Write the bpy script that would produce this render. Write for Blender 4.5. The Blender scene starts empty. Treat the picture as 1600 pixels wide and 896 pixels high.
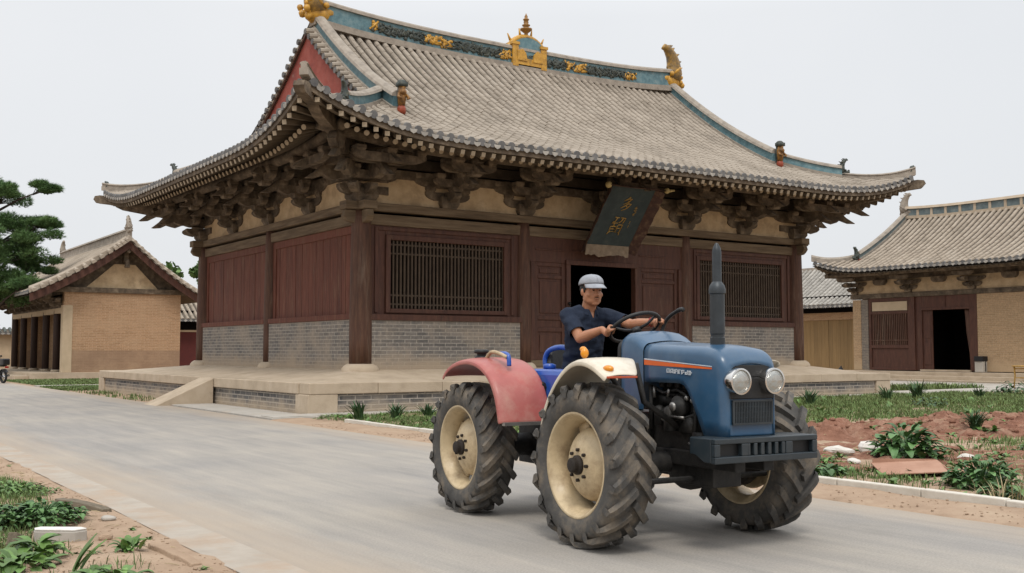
import bpy, bmesh, math, random
from mathutils import Vector, Matrix, noise
random.seed(7)
SC = bpy.context.scene
COL = SC.collection
R = math.radians
PI = math.pi
def V(*a): return Vector(a)
def lerp(a, b, t): return a + (b - a) * t
def clamp(x, a=0., b=1.): return max(a, min(b, x))

# ---------------------------------------------------------------- materials
def new_mat(name):
    m = bpy.data.materials.new(name); m.use_nodes = True
    nt = m.node_tree; nt.nodes.clear()
    out = nt.nodes.new('ShaderNodeOutputMaterial'); b = nt.nodes.new('ShaderNodeBsdfPrincipled')
    nt.links.new(b.outputs[0], out.inputs[0])
    return m, nt, b
def nd(nt, t, **kw):
    n = nt.nodes.new(t)
    for k, v in kw.items():
        if k.startswith('_'): setattr(n, k[1:], v)
        else:
            n.inputs[k.replace('__', ' ')].default_value = v
    return n
def c4(c): return (c[0], c[1], c[2], 1.)
def srgb(r, g, b):
    f = lambda x: (x/255/12.92) if x <= 10 else ((x/255+.055)/1.055)**2.4
    return (f(r), f(g), f(b))
def noise_tex(nt, vec, scale, detail=6, rough=.6):
    n = nd(nt, 'ShaderNodeTexNoise', Scale=scale, Detail=detail, Roughness=rough)
    nt.links.new(vec, n.inputs['Vector']); return n.outputs['Fac']
def ramp(nt, fac, stops):
    r = nt.nodes.new('ShaderNodeValToRGB'); e = r.color_ramp.elements
    while len(e) < len(stops): e.new(.5)
    for i, (p, c) in enumerate(stops): e[i].position = p; e[i].color = c4(c) if len(c) == 3 else c
    nt.links.new(fac, r.inputs[0]); return r.outputs[0]
def mix(nt, fac, a, b, mode='MIX'):
    m = nt.nodes.new('ShaderNodeMix'); m.data_type = 'RGBA'; m.blend_type = mode
    for s, v in ((0, fac), (6, a), (7, b)):
        if isinstance(v, (int, float)): m.inputs[s].default_value = v
        elif isinstance(v, tuple): m.inputs[s].default_value = c4(v)
        else: nt.links.new(v, m.inputs[s])
    return m.outputs[2]
def math_n(nt, op, a, b=0.):
    m = nt.nodes.new('ShaderNodeMath'); m.operation = op
    for i, v in enumerate((a, b)):
        if isinstance(v, (int, float)): m.inputs[i].default_value = v
        else: nt.links.new(v, m.inputs[i])
    return m.outputs[0]
def vec_node(nt, kind='Object', stretch=(1, 1, 1), rot=(0, 0, 0)):
    t = nt.nodes.new('ShaderNodeTexCoord'); mp = nt.nodes.new('ShaderNodeMapping')
    mp.inputs['Scale'].default_value = stretch; mp.inputs['Rotation'].default_value = rot
    nt.links.new(t.outputs[kind], mp.inputs[0]); return mp.outputs[0]
def bump(nt, b, h, strength, dist=.02):
    n = nd(nt, 'ShaderNodeBump', Strength=strength, Distance=dist)
    nt.links.new(h, n.inputs['Height']); nt.links.new(n.outputs[0], b.inputs['Normal'])
def mat(name, c1, c2=None, c3=None, scale=4., rough=.8, bumps=.25, bscale=30., stretch=(1, 1, 1), metallic=0., spec=.4, coat=0.,
        rnd=0., dirt=None, dirt_scale=1.3, dirt_lo=.55, dirt_hi=.75, bdist=.02, rvar=0., dstretch=(1, 1, 1)):
    """noise-mottled surface; rnd = per-piece tone variation stored on the mesh; dirt = colour of soiling patches"""
    m, nt, b = new_mat(name)
    v = vec_node(nt, 'Object', stretch)
    c2 = c2 or tuple(x * .75 for x in c1)
    st = [(.3, c2), (.7, c1)] if c3 is None else [(.28, c2), (.5, c1), (.74, c3)]
    col = ramp(nt, noise_tex(nt, v, scale, 8, .65), st)
    if rnd:
        a = nt.nodes.new('ShaderNodeAttribute'); a.attribute_name = 'rnd'
        k = math_n(nt, 'ADD', math_n(nt, 'MULTIPLY', a.outputs['Fac'], 2 * rnd), 1 - rnd)
        col = mix(nt, 1., col, k, 'MULTIPLY')
    if dirt is not None:
        f = ramp(nt, noise_tex(nt, vec_node(nt, 'Object', dstretch), dirt_scale, 9, .7), [(dirt_lo, (0, 0, 0)), (dirt_hi, (1, 1, 1))])
        col = mix(nt, f, col, dirt)
    nt.links.new(col, b.inputs['Base Color'])
    b.inputs['Roughness'].default_value = rough
    if rvar:
        rr = math_n(nt, 'ADD', math_n(nt, 'MULTIPLY', noise_tex(nt, vec_node(nt), 6, 6), rvar * 2), rough - rvar)
        nt.links.new(rr, b.inputs['Roughness'])
    b.inputs['Metallic'].default_value = metallic
    b.inputs['Specular IOR Level'].default_value = spec
    if coat: b.inputs['Coat Weight'].default_value = coat; b.inputs['Coat Roughness'].default_value = .15
    if bumps: bump(nt, b, noise_tex(nt, v, bscale, 6, .7), bumps, bdist)
    return m
def brick_mat(name, c1, c2, mortar, bw=.30, bh=.075, ms=.012, stain=None, st_lo=.5, st_hi=.7, low=None, low_z=1., low_w=.5, rough=.9, band=None):
    """bricks laid along x+y, courses along z; low = splash-soil colour at the foot; band = (z, colour) a lower course of other brick"""
    m, nt, b = new_mat(name)
    t = nt.nodes.new('ShaderNodeTexCoord'); s = nt.nodes.new('ShaderNodeSeparateXYZ'); nt.links.new(t.outputs['Object'], s.inputs[0])
    cmb = nt.nodes.new('ShaderNodeCombineXYZ')
    nt.links.new(math_n(nt, 'ADD', s.outputs[0], s.outputs[1]), cmb.inputs[0]); nt.links.new(s.outputs[2], cmb.inputs[1])
    br = nd(nt, 'ShaderNodeTexBrick', Scale=1.)
    br.inputs['Color1'].default_value = c4(c1); br.inputs['Color2'].default_value = c4(c2); br.inputs['Mortar'].default_value = c4(mortar)
    br.inputs['Brick Width'].default_value = bw; br.inputs['Row Height'].default_value = bh
    br.inputs['Mortar Size'].default_value = ms; br.inputs['Mortar Smooth'].default_value = .3; br.inputs['Bias'].default_value = -.1
    nt.links.new(cmb.outputs[0], br.inputs['Vector'])
    ov = t.outputs['Object']
    col = mix(nt, .6, br.outputs['Color'], ramp(nt, noise_tex(nt, ov, 14., 6), [(.3, (.55, .55, .55)), (.7, (1.25, 1.22, 1.2))]), 'MULTIPLY')
    if band:
        f = math_n(nt, 'LESS_THAN', s.outputs[2], band[0])
        col = mix(nt, f, col, mix(nt, .75, br.outputs['Color'], band[1]))
    if stain is not None:
        f = ramp(nt, noise_tex(nt, ov, .9, 9, .7), [(st_lo, (0, 0, 0)), (st_hi, (.85, .85, .85))])
        col = mix(nt, f, col, stain)
    if low is not None:
        h = math_n(nt, 'ADD', s.outputs[2], math_n(nt, 'MULTIPLY', math_n(nt, 'SUBTRACT', noise_tex(nt, ov, 1.2, 8, .7), .5), low_w * 2.2))
        f = ramp(nt, math_n(nt, 'DIVIDE', math_n(nt, 'SUBTRACT', h, low_z), low_w), [(0., (.85, .85, .85)), (1., (0, 0, 0))])
        col = mix(nt, f, col, low)
    nt.links.new(col, b.inputs['Base Color']); b.inputs['Roughness'].default_value = rough; b.inputs['Specular IOR Level'].default_value = .25
    h = math_n(nt, 'ADD', math_n(nt, 'MULTIPLY', br.outputs['Fac'], -1.), math_n(nt, 'MULTIPLY', noise_tex(nt, ov, 50., 4), .5))
    bump(nt, b, h, .5, .012)
    return m

# ---------------------------------------------------------------- mesh builder
class MB:
    def __init__(s): s.v = []; s.f = []; s.r = []; s.m = []; s.T = Matrix.Identity(4); s.mi = 0; s.sm = []; s.smooth = False
    def add(s, vs, fs, rnd=None):
        o = len(s.v); T = s.T
        s.v.extend([T @ Vector(p) for p in vs])
        r = random.random() if rnd is None else rnd
        for f in fs: s.f.append([i + o for i in f]); s.r.append(r); s.m.append(s.mi); s.sm.append(s.smooth)
        return s
    def box(s, c, d, rot=None, rnd=None, taper=1.):
        x, y, z = d[0]/2, d[1]/2, d[2]/2; t = taper
        ps = [V(-x*t, -y*t, -z), V(x*t, -y*t, -z), V(x*t, y*t, -z), V(-x*t, y*t, -z), V(-x, -y, z), V(x, -y, z), V(x, y, z), V(-x, y, z)]
        if rot is not None: ps = [rot @ p for p in ps]
        return s.add([p + Vector(c) for p in ps], [(0, 3, 2, 1), (4, 5, 6, 7), (0, 1, 5, 4), (1, 2, 6, 5), (2, 3, 7, 6), (3, 0, 4, 7)], rnd)
    def b2(s, x0, x1, y0, y1, z0, z1, rnd=None): return s.box(((x0+x1)/2, (y0+y1)/2, (z0+z1)/2), (abs(x1-x0), abs(y1-y0), abs(z1-z0)), None, rnd)
    def prism(s, poly, d, M=None):
        """polygon in local x,z extruded +-d/2 in local y"""
        n = len(poly); M = M or Matrix.Identity(4)
        vs = [M @ V(p[0], -d/2, p[1]) for p in poly] + [M @ V(p[0], d/2, p[1]) for p in poly]
        fs = [list(range(n)), list(range(2*n-1, n-1, -1))] + [(i, i+n, (i+1) % n + n, (i+1) % n) for i in range(n)]
        return s.add(vs, fs)
    def tube(s, pts, rad, n=8, caps=True, rnd=None, flat=1.):
        pts = [Vector(p) for p in pts]; k = len(pts)
        if not isinstance(rad, (list, tuple)): rad = [rad] * k
        vs = []; up = None
        for i, p in enumerate(pts):
            t = (pts[min(i+1, k-1)] - pts[max(i-1, 0)]).normalized()
            if up is None: up = V(0, 0, 1) if abs(t.z) < .9 else V(1, 0, 0)
            a = t.cross(up).normalized(); b = a.cross(t).normalized(); up = b
            for j in range(n):
                an = 2*PI*j/n
                vs.append(p + (a*math.cos(an) + b*math.sin(an)*flat) * rad[i])
        fs = [(i*n+j, i*n+(j+1) % n, (i+1)*n+(j+1) % n, (i+1)*n+j) for i in range(k-1) for j in range(n)]
        if caps: fs += [list(range(n-1, -1, -1)), list(range((k-1)*n, k*n))]
        return s.add(vs, fs, rnd)
    def sweep(s, pts, sec, side, caps=True, ups=None):
        """section [(a,b)] swept along pts; a along 'side', b along up"""
        pts = [Vector(p) for p in pts]; k = len(pts); n = len(sec); side = Vector(side); vs = []
        for i, p in enumerate(pts):
            up = V(0, 0, 1) if ups is None else ups
            vs += [p + side*a + up*b for a, b in sec]
        fs = [(i*n+j, i*n+(j+1) % n, (i+1)*n+(j+1) % n, (i+1)*n+j) for i in range(k-1) for j in range(n)]
        if caps: fs += [list(range(n-1, -1, -1)), list(range((k-1)*n, k*n))]
        return s.add(vs, fs)
    def lathe(s, prof, n=16, M=None, caps=True, arc=None):
        M = M or Matrix.Identity(4); k = len(prof)
        vs = [M @ V(r*math.cos(2*PI*j/n), r*math.sin(2*PI*j/n), z) for r, z in prof for j in range(n)]
        fs = [(i*n+j, i*n+(j+1) % n, (i+1)*n+(j+1) % n, (i+1)*n+j) for i in range(k-1) for j in range(n)]
        if caps: fs += [list(range(n-1, -1, -1)), list(range((k-1)*n, k*n))]
        return s.add(vs, fs)
    def ball(s, c, r, n=10, sc=(1, 1, 1), rot=None):
        c = Vector(c); vs = []; k = max(4, n//2 + 1)
        for i in range(1, k):
            a = PI*i/k
            for j in range(n): vs.append(V(r*sc[0]*math.sin(a)*math.cos(2*PI*j/n), r*sc[1]*math.sin(a)*math.sin(2*PI*j/n), r*sc[2]*math.cos(a)))
        vs += [V(0, 0, r*sc[2]), V(0, 0, -r*sc[2])]; N = len(vs)
        if rot is not None: vs = [rot @ p for p in vs]
        fs = [(i*n+j, (i+1)*n+j, (i+1)*n+(j+1) % n, i*n+(j+1) % n) for i in range(k-2) for j in range(n)]
        fs += [(N-2, j, (j+1) % n) for j in range(n)] + [(N-1, (k-2)*n+(j+1) % n, (k-2)*n+j) for j in range(n)]
        return s.add([p + c for p in vs], fs)
    def grid(s, fn, nu, nv):
        vs = [fn(i/nu, j/nv) for i in range(nu+1) for j in range(nv+1)]; w = nv+1
        return s.add(vs, [(i*w+j, (i+1)*w+j, (i+1)*w+j+1, i*w+j+1) for i in range(nu) for j in range(nv)])
    def mesh(s, name, mats, smooth=None):
        me = bpy.data.meshes.new(name); me.from_pydata([tuple(p) for p in s.v], [], s.f)
        if not isinstance(mats, (list, tuple)): mats = [mats]
        for m in mats: me.materials.append(m)
        a = me.attributes.new('rnd', 'FLOAT', 'FACE'); a.data.foreach_set('value', s.r)
        me.polygons.foreach_set('material_index', s.m)
        me.polygons.foreach_set('use_smooth', [smooth]*len(s.f) if smooth is not None else s.sm)
        me.update(); return me
    def build(s, name, mats, parent=None, smooth=None, bevel=0., **tags):
        o = bpy.data.objects.new(name, s.mesh(name, mats, smooth)); COL.objects.link(o); o.parent = parent
        if bevel:
            b = o.modifiers.new('bevel', 'BEVEL'); b.width = bevel; b.segments = 2; b.limit_method = 'ANGLE'; b.angle_limit = R(35)
        tag(o, **tags); return o
def tag(o, label=None, cat=None, group=None, kind=None):
    if label: o['label'] = label
    if cat: o['category'] = cat
    if group: o['group'] = group
    if kind: o['kind'] = kind
    return o
def empty(name, loc=(0, 0, 0), rz=0, parent=None, **tags):
    o = bpy.data.objects.new(name, None); COL.objects.link(o); o.location = loc; o.rotation_euler = (0, 0, rz); o.parent = parent
    o.empty_display_size = .2
    tag(o, **tags); return o
def inst(name, me, parent, M=None, **tags):
    o = bpy.data.objects.new(name, me); COL.objects.link(o); o.parent = parent
    if M is not None: o.matrix_basis = M
    tag(o, **tags); return o
def copy_tree(o, parent=None):
    c = o.copy(); COL.objects.link(c)
    c.parent = parent
    for ch in [x for x in bpy.data.objects if x.parent == o]: copy_tree(ch, c)
    return c
def kids(o): return [x for x in bpy.data.objects if x.parent == o]
def shade_smooth_angle(o, ang=35):
    """smooth faces, hard edges kept above the angle"""
    me = o.data; bm = bmesh.new(); bm.from_mesh(me)
    for f in bm.faces: f.smooth = True
    for e in bm.edges: e.smooth = not (len(e.link_faces) == 2 and e.calc_face_angle(0) > R(ang))
    bm.to_mesh(me); bm.free(); return o
def recalc(o):
    bm = bmesh.new(); bm.from_mesh(o.data); bmesh.ops.recalc_face_normals(bm, faces=bm.faces); bm.to_mesh(o.data); bm.free(); return o
def evaluated(o):
    """bake an object's modifiers into its mesh"""
    dg = bpy.context.evaluated_depsgraph_get(); dg.update()
    me = bpy.data.meshes.new_from_object(o.evaluated_get(dg)); o.modifiers.clear(); old = o.data; o.data = me
    return o
def rotz(a): return Matrix.Rotation(a, 4, 'Z')
def tr(x, y, z): return Matrix.Translation((x, y, z))
def rnd(a, b): return random.uniform(a, b)

# ---------------------------------------------------------------- palette
m_tile = mat('weathered_roof_tile', (.315, .268, .215), (.225, .19, .152), (.385, .335, .275), scale=1.1, rough=.9, bumps=.4, bscale=25, rnd=.06, dirt=(.17, .14, .105), dirt_scale=.6, dirt_lo=.5, dirt_hi=.8)
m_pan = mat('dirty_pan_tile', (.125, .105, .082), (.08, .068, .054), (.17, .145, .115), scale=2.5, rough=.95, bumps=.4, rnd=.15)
m_tile_end = mat('dark_tile_end', (.16, .155, .15), (.10, .10, .10), scale=9, rough=.9, rnd=.25)
m_drip = mat('pale_drip_tile', (.40, .375, .335), (.25, .235, .21), scale=9, rough=.85, rnd=.2)
m_wood = mat('old_grey_brown_timber', (.110, .082, .055), (.040, .030, .021), (.25, .195, .135), scale=3.5, rough=.85, bumps=.5, bscale=22, stretch=(1, 1, 1), rnd=.12)
m_shade_wood = mat('shade_darkened_timber', (.055, .041, .028), (.028, .021, .015), (.095, .072, .05), scale=3, rough=.9, bumps=.4)  # under-eave shade put into the timber colour, deepens gaps between the brackets
m_rafter = mat('rafter_timber', (.15, .115, .078), (.09, .068, .045), scale=6, rough=.85, bumps=.3)
m_rafter_end = mat('rafter_end_paint', (.42, .345, .245), (.28, .225, .16), scale=20, rough=.9, bumps=.2, rnd=.2)
m_lintel = mat('weathered_beam_timber', (.145, .102, .062), (.068, .046, .028), (.22, .165, .105), scale=2.2, rough=.85, bumps=.6, bscale=10, stretch=(.35, .35, 5))
m_column = mat('worn_column_paint', (.082, .036, .021), (.045, .022, .014), (.13, .064, .036), scale=3.5, rough=.7, bumps=.5, bscale=9, stretch=(5, 5, .45), dirt=(.19, .135, .095), dirt_scale=1.4, dirt_lo=.53, dirt_hi=.78, dstretch=(3.5, 3.5, .4))
m_red = mat('faded_red_boards', (.118, .034, .019), (.066, .021, .013), (.17, .060, .034), scale=3., rough=.75, bumps=.5, bscale=8, stretch=(6, 6, .5), rnd=.14, dirt=(.18, .098, .058), dirt_scale=1.5, dirt_lo=.52, dirt_hi=.80, dstretch=(3.2, 3.2, .55))
m_door = mat('dark_red_brown_door_paint', (.074, .028, .017), (.044, .018, .012), (.105, .043, .026), scale=3., rough=.65, bumps=.35, bscale=10, stretch=(4, 4, .6), dirt=(.125, .074, .045), dirt_scale=2., dirt_lo=.55, dirt_hi=.84, dstretch=(3.5, 3.5, .6))
m_lattice = mat('lattice_wood', (.085, .058, .038), (.05, .034, .023), scale=5, rough=.8)
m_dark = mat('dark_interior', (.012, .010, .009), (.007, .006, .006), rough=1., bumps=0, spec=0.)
m_plaster = mat('ochre_plaster', (.50, .37, .225), (.38, .275, .16), (.60, .465, .30), scale=2.2, rough=.95, bumps=.4, bscale=14, dirt=(.25, .18, .11), dirt_scale=1.6, dirt_lo=.48, dirt_hi=.78)
m_gable = mat('brick_red_gable_paint', (.27, .062, .045), (.17, .042, .034), (.34, .11, .085), scale=1.6, rough=.85, bumps=.3, bscale=12, dirt=(.38, .24, .2), dirt_scale=2., dirt_lo=.68, dirt_hi=.85)
m_glaze = mat('blue_green_glaze', (.10, .19, .215), (.055, .105, .125), (.19, .27, .28), scale=5, rough=.45, bumps=.3, rnd=.2, dirt=(.22, .20, .17), dirt_scale=3., dirt_lo=.58, dirt_hi=.72)
m_gold = mat('yellow_glaze', (.50, .26, .028), (.20, .11, .02), (.62, .36, .06), scale=6, rough=.4, bumps=.4, bscale=18, spec=.5)
m_darkglaze = mat('dark_green_glaze', (.05, .062, .055), (.03, .032, .028), (.10, .09, .05), scale=11, rough=.5, bumps=.6)
m_ridgegrey = mat('grey_ridge_tile', (.29, .25, .205), (.18, .155, .13), (.37, .325, .27), scale=4, rough=.9, bumps=.4)
m_stone = mat('tan_stone_coping', (.43, .345, .25), (.335, .265, .19), (.50, .41, .31), scale=1.6, rough=.9, bumps=.35, bscale=26, dirt=(.33, .255, .18), dirt_scale=1.8, dirt_lo=.6, dirt_hi=.8)
m_brick = brick_mat('grey_brick', (.205, .188, .170), (.128, .122, .117), (.36, .33, .29), bw=.36, bh=.10, ms=.012, stain=(.38, .31, .235), st_lo=.44, st_hi=.74, low=(.38, .30, .215), low_z=1.02, low_w=.4)
m_brick_base = brick_mat('dark_grey_brick', (.14, .134, .13), (.078, .077, .078), (.38, .345, .30), bw=.42, bh=.11, ms=.016, stain=(.34, .285, .225), st_lo=.48, st_hi=.75, low=(.44, .35, .25), low_z=.03, low_w=.3)
m_brick_tan = brick_mat('tan_brick', (.43, .285, .17), (.34, .22, .13), (.50, .375, .25), bw=.34, bh=.085, ms=.009, stain=(.45, .34, .23), st_lo=.55, st_hi=.85)
# ================================================================ MAIN HALL (local L along the front, M away, z up)
WL, WM = 16.9, 12.5
EO = 2.93                                     # eave overhang beyond the columns
GX0, GX1 = 1.15, 16.2                         # gable planes
RM = 5.5                                      # ridge line
FLOOR = 1.0
hall = empty('temple_hall', (12.56, 25.44, 0), label='large old timber temple hall with grey tiled hip-and-gable roof and red walls', cat='temple')
def prof(d): return 6.75 + .295*d + .0332*d*d
def lift(s, d): return 1.0 * max(0., 1 - s/5.4)**2.8 * max(0., 1 - d/4.0)
BK = (RM + EO) / (WM + EO - RM)               # back slope is longer: scale its run
def surf(side, s, d):
    """s along the eave from its left end as seen from outside, d up the slope from the eave"""
    if side == 'front':  L, M, de, tot = s - EO, d - EO, d, WL + 2*EO
    elif side == 'left': M, L, de, tot = WM + EO - s, d - EO, d, WM + 2*EO
    elif side == 'right': M, L, de, tot = s - EO, WL + EO - d, d, WM + 2*EO
    else:                L, M, de, tot = WL + EO - s, WM + EO - d, d*BK, WL + 2*EO
    e0, e1 = s, tot - s
    k0, k1 = {'front': (1., .8), 'left': (.6, 1.), 'right': (.8, .6), 'back': (.6, .6)}[side]
    return V(L, M, prof(de) + k0*lift(e0, de) + k1*lift(e1, de))
TOT = {'front': WL + 2*EO, 'back': WL + 2*EO, 'left': WM + 2*EO, 'right': WM + 2*EO}
def d_end(side, s):
    tot = TOT[side]; rid = RM + EO if side == 'front' else WM + EO - RM
    if side in ('front', 'back'):
        L = s - EO if side == 'front' else WL + EO - s
        k = 1. if side == 'front' else 1/BK
        if GX0 - .35 <= L <= GX1 + .35: return rid
        return (s if s < tot/2 else tot - s) * k
    g = (GX0 + EO) if side == 'left' else (WL + EO - GX1)
    a = s if side == 'right' else tot - s        # distance from the front corner
    return min(g, a, (tot - a) * BK)
EDIR = {'front': V(1, 0, 0), 'back': V(-1, 0, 0), 'left': V(0, -1, 0), 'right': V(0, 1, 0)}

def tile_rows(mb, S, E, s0, s1, dend, step=.305, seg=.34, rad=.092, eave=True):
    """rows of barrel tiles with concave pans between, on surface S(s,d); E = eave direction"""
    n = max(1, round((s1 - s0) / step)); st = (s1 - s0) / n
    HA = [PI*k/5 for k in range(6)]
    for i in range(n):
        s = s0 + (i + .5) * st; de = dend(s)
        for kind in (0, 1):
            ss = s if kind == 0 else s + st/2
            if kind == 1 and i == n - 1: continue
            dd = de if kind == 0 else min(de, dend(min(ss, s1)))
            if dd < .12: continue
            k = max(1, int(dd / seg)); off = rnd(-.008, .008)
            row_tone = rnd(-.12, .12)
            for j in range(k):
                a, b = dd*j/k, dd*(j+1)/k + .02
                if kind == 0 and j > 0 and random.random() < .02: a -= rnd(.03, .10); b -= rnd(.0, .03)      # slipped tile
                pa, pb = S(ss, a), S(ss, b)
                t = (pb - pa).normalized(); nn = E.cross(t).normalized()
                tone = clamp(rnd(.3, .7) + row_tone*2.2)
                if kind == 0:
                    r0, r1 = rad*rnd(.99, 1.03), rad*.955
                    o2 = off + rnd(-.009, .009)
                    if random.random() < .03: tone = random.choice((0., .05, 1.))
                    va = [pa + E*(math.cos(x)*r0 + o2) + nn*(math.sin(x)*r0 + .02) for x in HA]
                    vb = [pb + E*(math.cos(x)*r1 + o2) + nn*(math.sin(x)*r1 + .012) for x in HA]
                    mb.mi = 0
                    mb.add(va + vb, [(q+1, q, q+6, q+7) for q in range(5)] + [(0, 1, 2, 3, 4, 5)], tone)
                    if j == 0 and eave:      # round end disc
                        c = pa - t*.03 + nn*.015
                        mb.mi = 1
                        ring = [c + E*math.cos(2*PI*q/10)*rad*1.12 + V(0, 0, 1)*math.sin(2*PI*q/10)*rad*1.12 for q in range(10)]
                        ring2 = [p + t*.05 for p in ring]
                        mb.add(ring + ring2, [list(range(9, -1, -1))] + [(q, (q+1) % 10, (q+1) % 10+10, q+10) for q in range(10)])
                        mb.mi = 0
                else:
                    h = st/2 - rad*.5
                    up0 = rnd(.012, .022)
                    va = [pa - E*h + nn*.012, pa - nn*(.062 - up0), pa + E*h + nn*.012]
                    vb = [pb - E*h + nn*.006, pb - nn*.068, pb + E*h + nn*.006]
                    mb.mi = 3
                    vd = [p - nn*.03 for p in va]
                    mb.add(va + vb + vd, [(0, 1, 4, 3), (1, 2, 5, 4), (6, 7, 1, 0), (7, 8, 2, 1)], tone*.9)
                    if j == 0 and eave:      # drip tile lip
                        c = pa - t*.04
                        mb.mi = 2
                        q = [c - E*h, c + E*h, c + E*h*.75 - V(0, 0, .07), c - V(0, 0, .115), c - E*h*.75 - V(0, 0, .07)]
                        mb.add(q + [p + t*.03 for p in q], [(4, 3, 2, 1, 0), (5, 6, 7, 8, 9)] + [(x, (x+1) % 5, (x+1) % 5+5, x+5) for x in range(5)])
                        mb.mi = 0
TILES = [m_tile, m_tile_end, m_drip, m_pan]
mb = MB()
for sd in ('front', 'left', 'right', 'back'):
    tile_rows(mb, lambda s, d, sd=sd: surf(sd, s, d), EDIR[sd], .1, TOT[sd] - .1, lambda s, sd=sd: d_end(sd, s))
roof = mb.build('roof', TILES, hall)

# roof boards under the tiles, eave board
mb = MB()
for sd in ('front', 'left', 'right', 'back'):
    tot = TOT[sd]; N = 60
    def fn(u, v, sd=sd, tot=tot):
        s = .05 + u*(tot - .1); d = d_end(sd, s) * v
        return surf(sd, s, d) - V(0, 0, .115)
    mb.grid(fn, N, 14)
mb.build('roof_boards', m_shade_wood, roof)
mb = MB()
for sd in ('front', 'left', 'right', 'back'):
    tot = TOT[sd]; pts = [surf(sd, .08 + (tot-.16)*i/60, .06) for i in range(61)]
    out = V(*EDIR[sd]).cross(V(0, 0, 1))
    mb.sweep([p + V(0, 0, -.16) for p in pts], [(-.03, -.07), (.05, -.07), (.05, .09), (-.03, .09)], out)
mb.build('eave_board', m_wood, roof)

# ridges ----------------------------------------------------------
RZ = prof(RM + EO)
def ridge_z(L): return RZ + .28 * abs((L - (GX0+GX1)/2) / ((GX1-GX0)/2))**3
mb = MB()
Ls = [GX0 - .2 + (GX1 - GX0 + .4)*i/40 for i in range(41)]
line = [V(L, RM, ridge_z(L)) for L in Ls]
mb.mi = 0; mb.sweep(line, [(-.24, -.15), (.24, -.15), (.24, .06), (-.24, .06)], (0, 1, 0))
mb.mi = 1; mb.sweep(line, [(-.16, .06), (.16, .06), (.16, .58), (-.16, .58)], (0, 1, 0))
mb.mi = 0; mb.sweep(line, [(-.22, .58), (.22, .58), (.20, .68), (.08, .76), (-.08, .76), (-.20, .68)], (0, 1, 0))
main_ridge = mb.build('main_ridge', [m_ridgegrey, m_glaze], roof)
# moulded scrolls and flowers on the ridge band
mb = MB(); random.seed(11)
L = GX0 + 1.9
while L < GX1 - 2.0:
    z = ridge_z(L) + .32
    golden = (abs(((L - GX0) % 2.9) - 1.45) < .5)
    for q in range(4):
        mb.mi = 0 if (golden and random.random() < .8) else 1
        a = rnd(0, 6.3)
        mb.smooth = True
        mb.tube([V(L + rnd(-.15, .15) + .10*math.cos(a+k*.9)*(1-k*.12), RM - .17, z + rnd(-.04, .04) + .15*math.sin(a+k*.9)*(1-k*.12)) for k in range(5)], [.045, .05, .045, .035, .02], 5)
        mb.ball((L + rnd(-.2, .2), RM - .17, z + rnd(-.16, .16)), rnd(.04, .075), 6, (1, .6, 1))
    L += .22
mb.build('ridge_relief', [m_gold, m_darkglaze], roof)
# centre ornament with spire
FL = 9.2; fz = ridge_z(FL)
mb = MB(); mb.smooth = False
for dx in (-.62, .62): mb.box((FL+dx, RM-.02, fz+.38), (.24, .46, .80)); mb.box((FL+dx, RM-.02, fz+.80), (.32, .52, .1)); mb.ball((FL+dx, RM-.02, fz+.92), .1, 8)
mb.box((FL, RM-.02, fz+.16), (1.5, .44, .28))
for sg in (-1, 1):
    mb.prism([(sg*.12, .2), (sg*.55, .2), (sg*.55, .55), (sg*.32, .62), (sg*.18, .48)][::-sg], .50, tr(FL, RM-.02, fz))
mb.smooth = True
arc = [V(FL + .82*math.cos(a), RM-.02, fz + .52 + .62*math.sin(a)**1.3) for a in [PI*(.02 + .96*i/14) for i in range(15)]]
mb.tube(arc, [.07]+[.11]*13+[.07], 8)
for a in (.22, .42, .6, .8): mb.tube([V(FL+.85*math.cos(PI*a), RM, fz+.55+.66*math.sin(PI*a)), V(FL+1.0*math.cos(PI*a), RM, fz+.75+.72*math.sin(PI*a))], [.05, .02], 6)
o = mb.build('ridge_ornament', m_gold, roof)
mb = MB(); mb.prism([(-.6, .02), (.6, .02), (.6, .5)] + [(.72*math.cos(PI*(.08+.84*i/10)), .54+.54*math.sin(PI*(.08+.84*i/10))) for i in range(11)] + [(-.6, .5)], .36, tr(FL, RM-.02, fz)); mb.build('ornament_niche', m_glaze, roof)
mb = MB(); mb.smooth = True
mb.lathe([(.2, 0), (.22, .08), (.12, .2), (.09, .38), (.2, .5), (.30, .6), (.31, .68), (.18, .74), (.11, .8), (.2, .88), (.21, .93), (.1, .98), (.13, 1.1), (.11, 1.22), (.16, 1.27), (.15, 1.32), (.07, 1.38), (.09, 1.48), (.04, 1.6), (.01, 1.7)], 14, tr(FL, RM, fz+1.08) @ Matrix.Diagonal((.72, .72, .56, 1)))
mb.build('spire', mat('brown_gold_glaze', (.33, .16, .03), (.20, .10, .025), scale=8, rough=.4, bumps=.2), roof)

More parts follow.
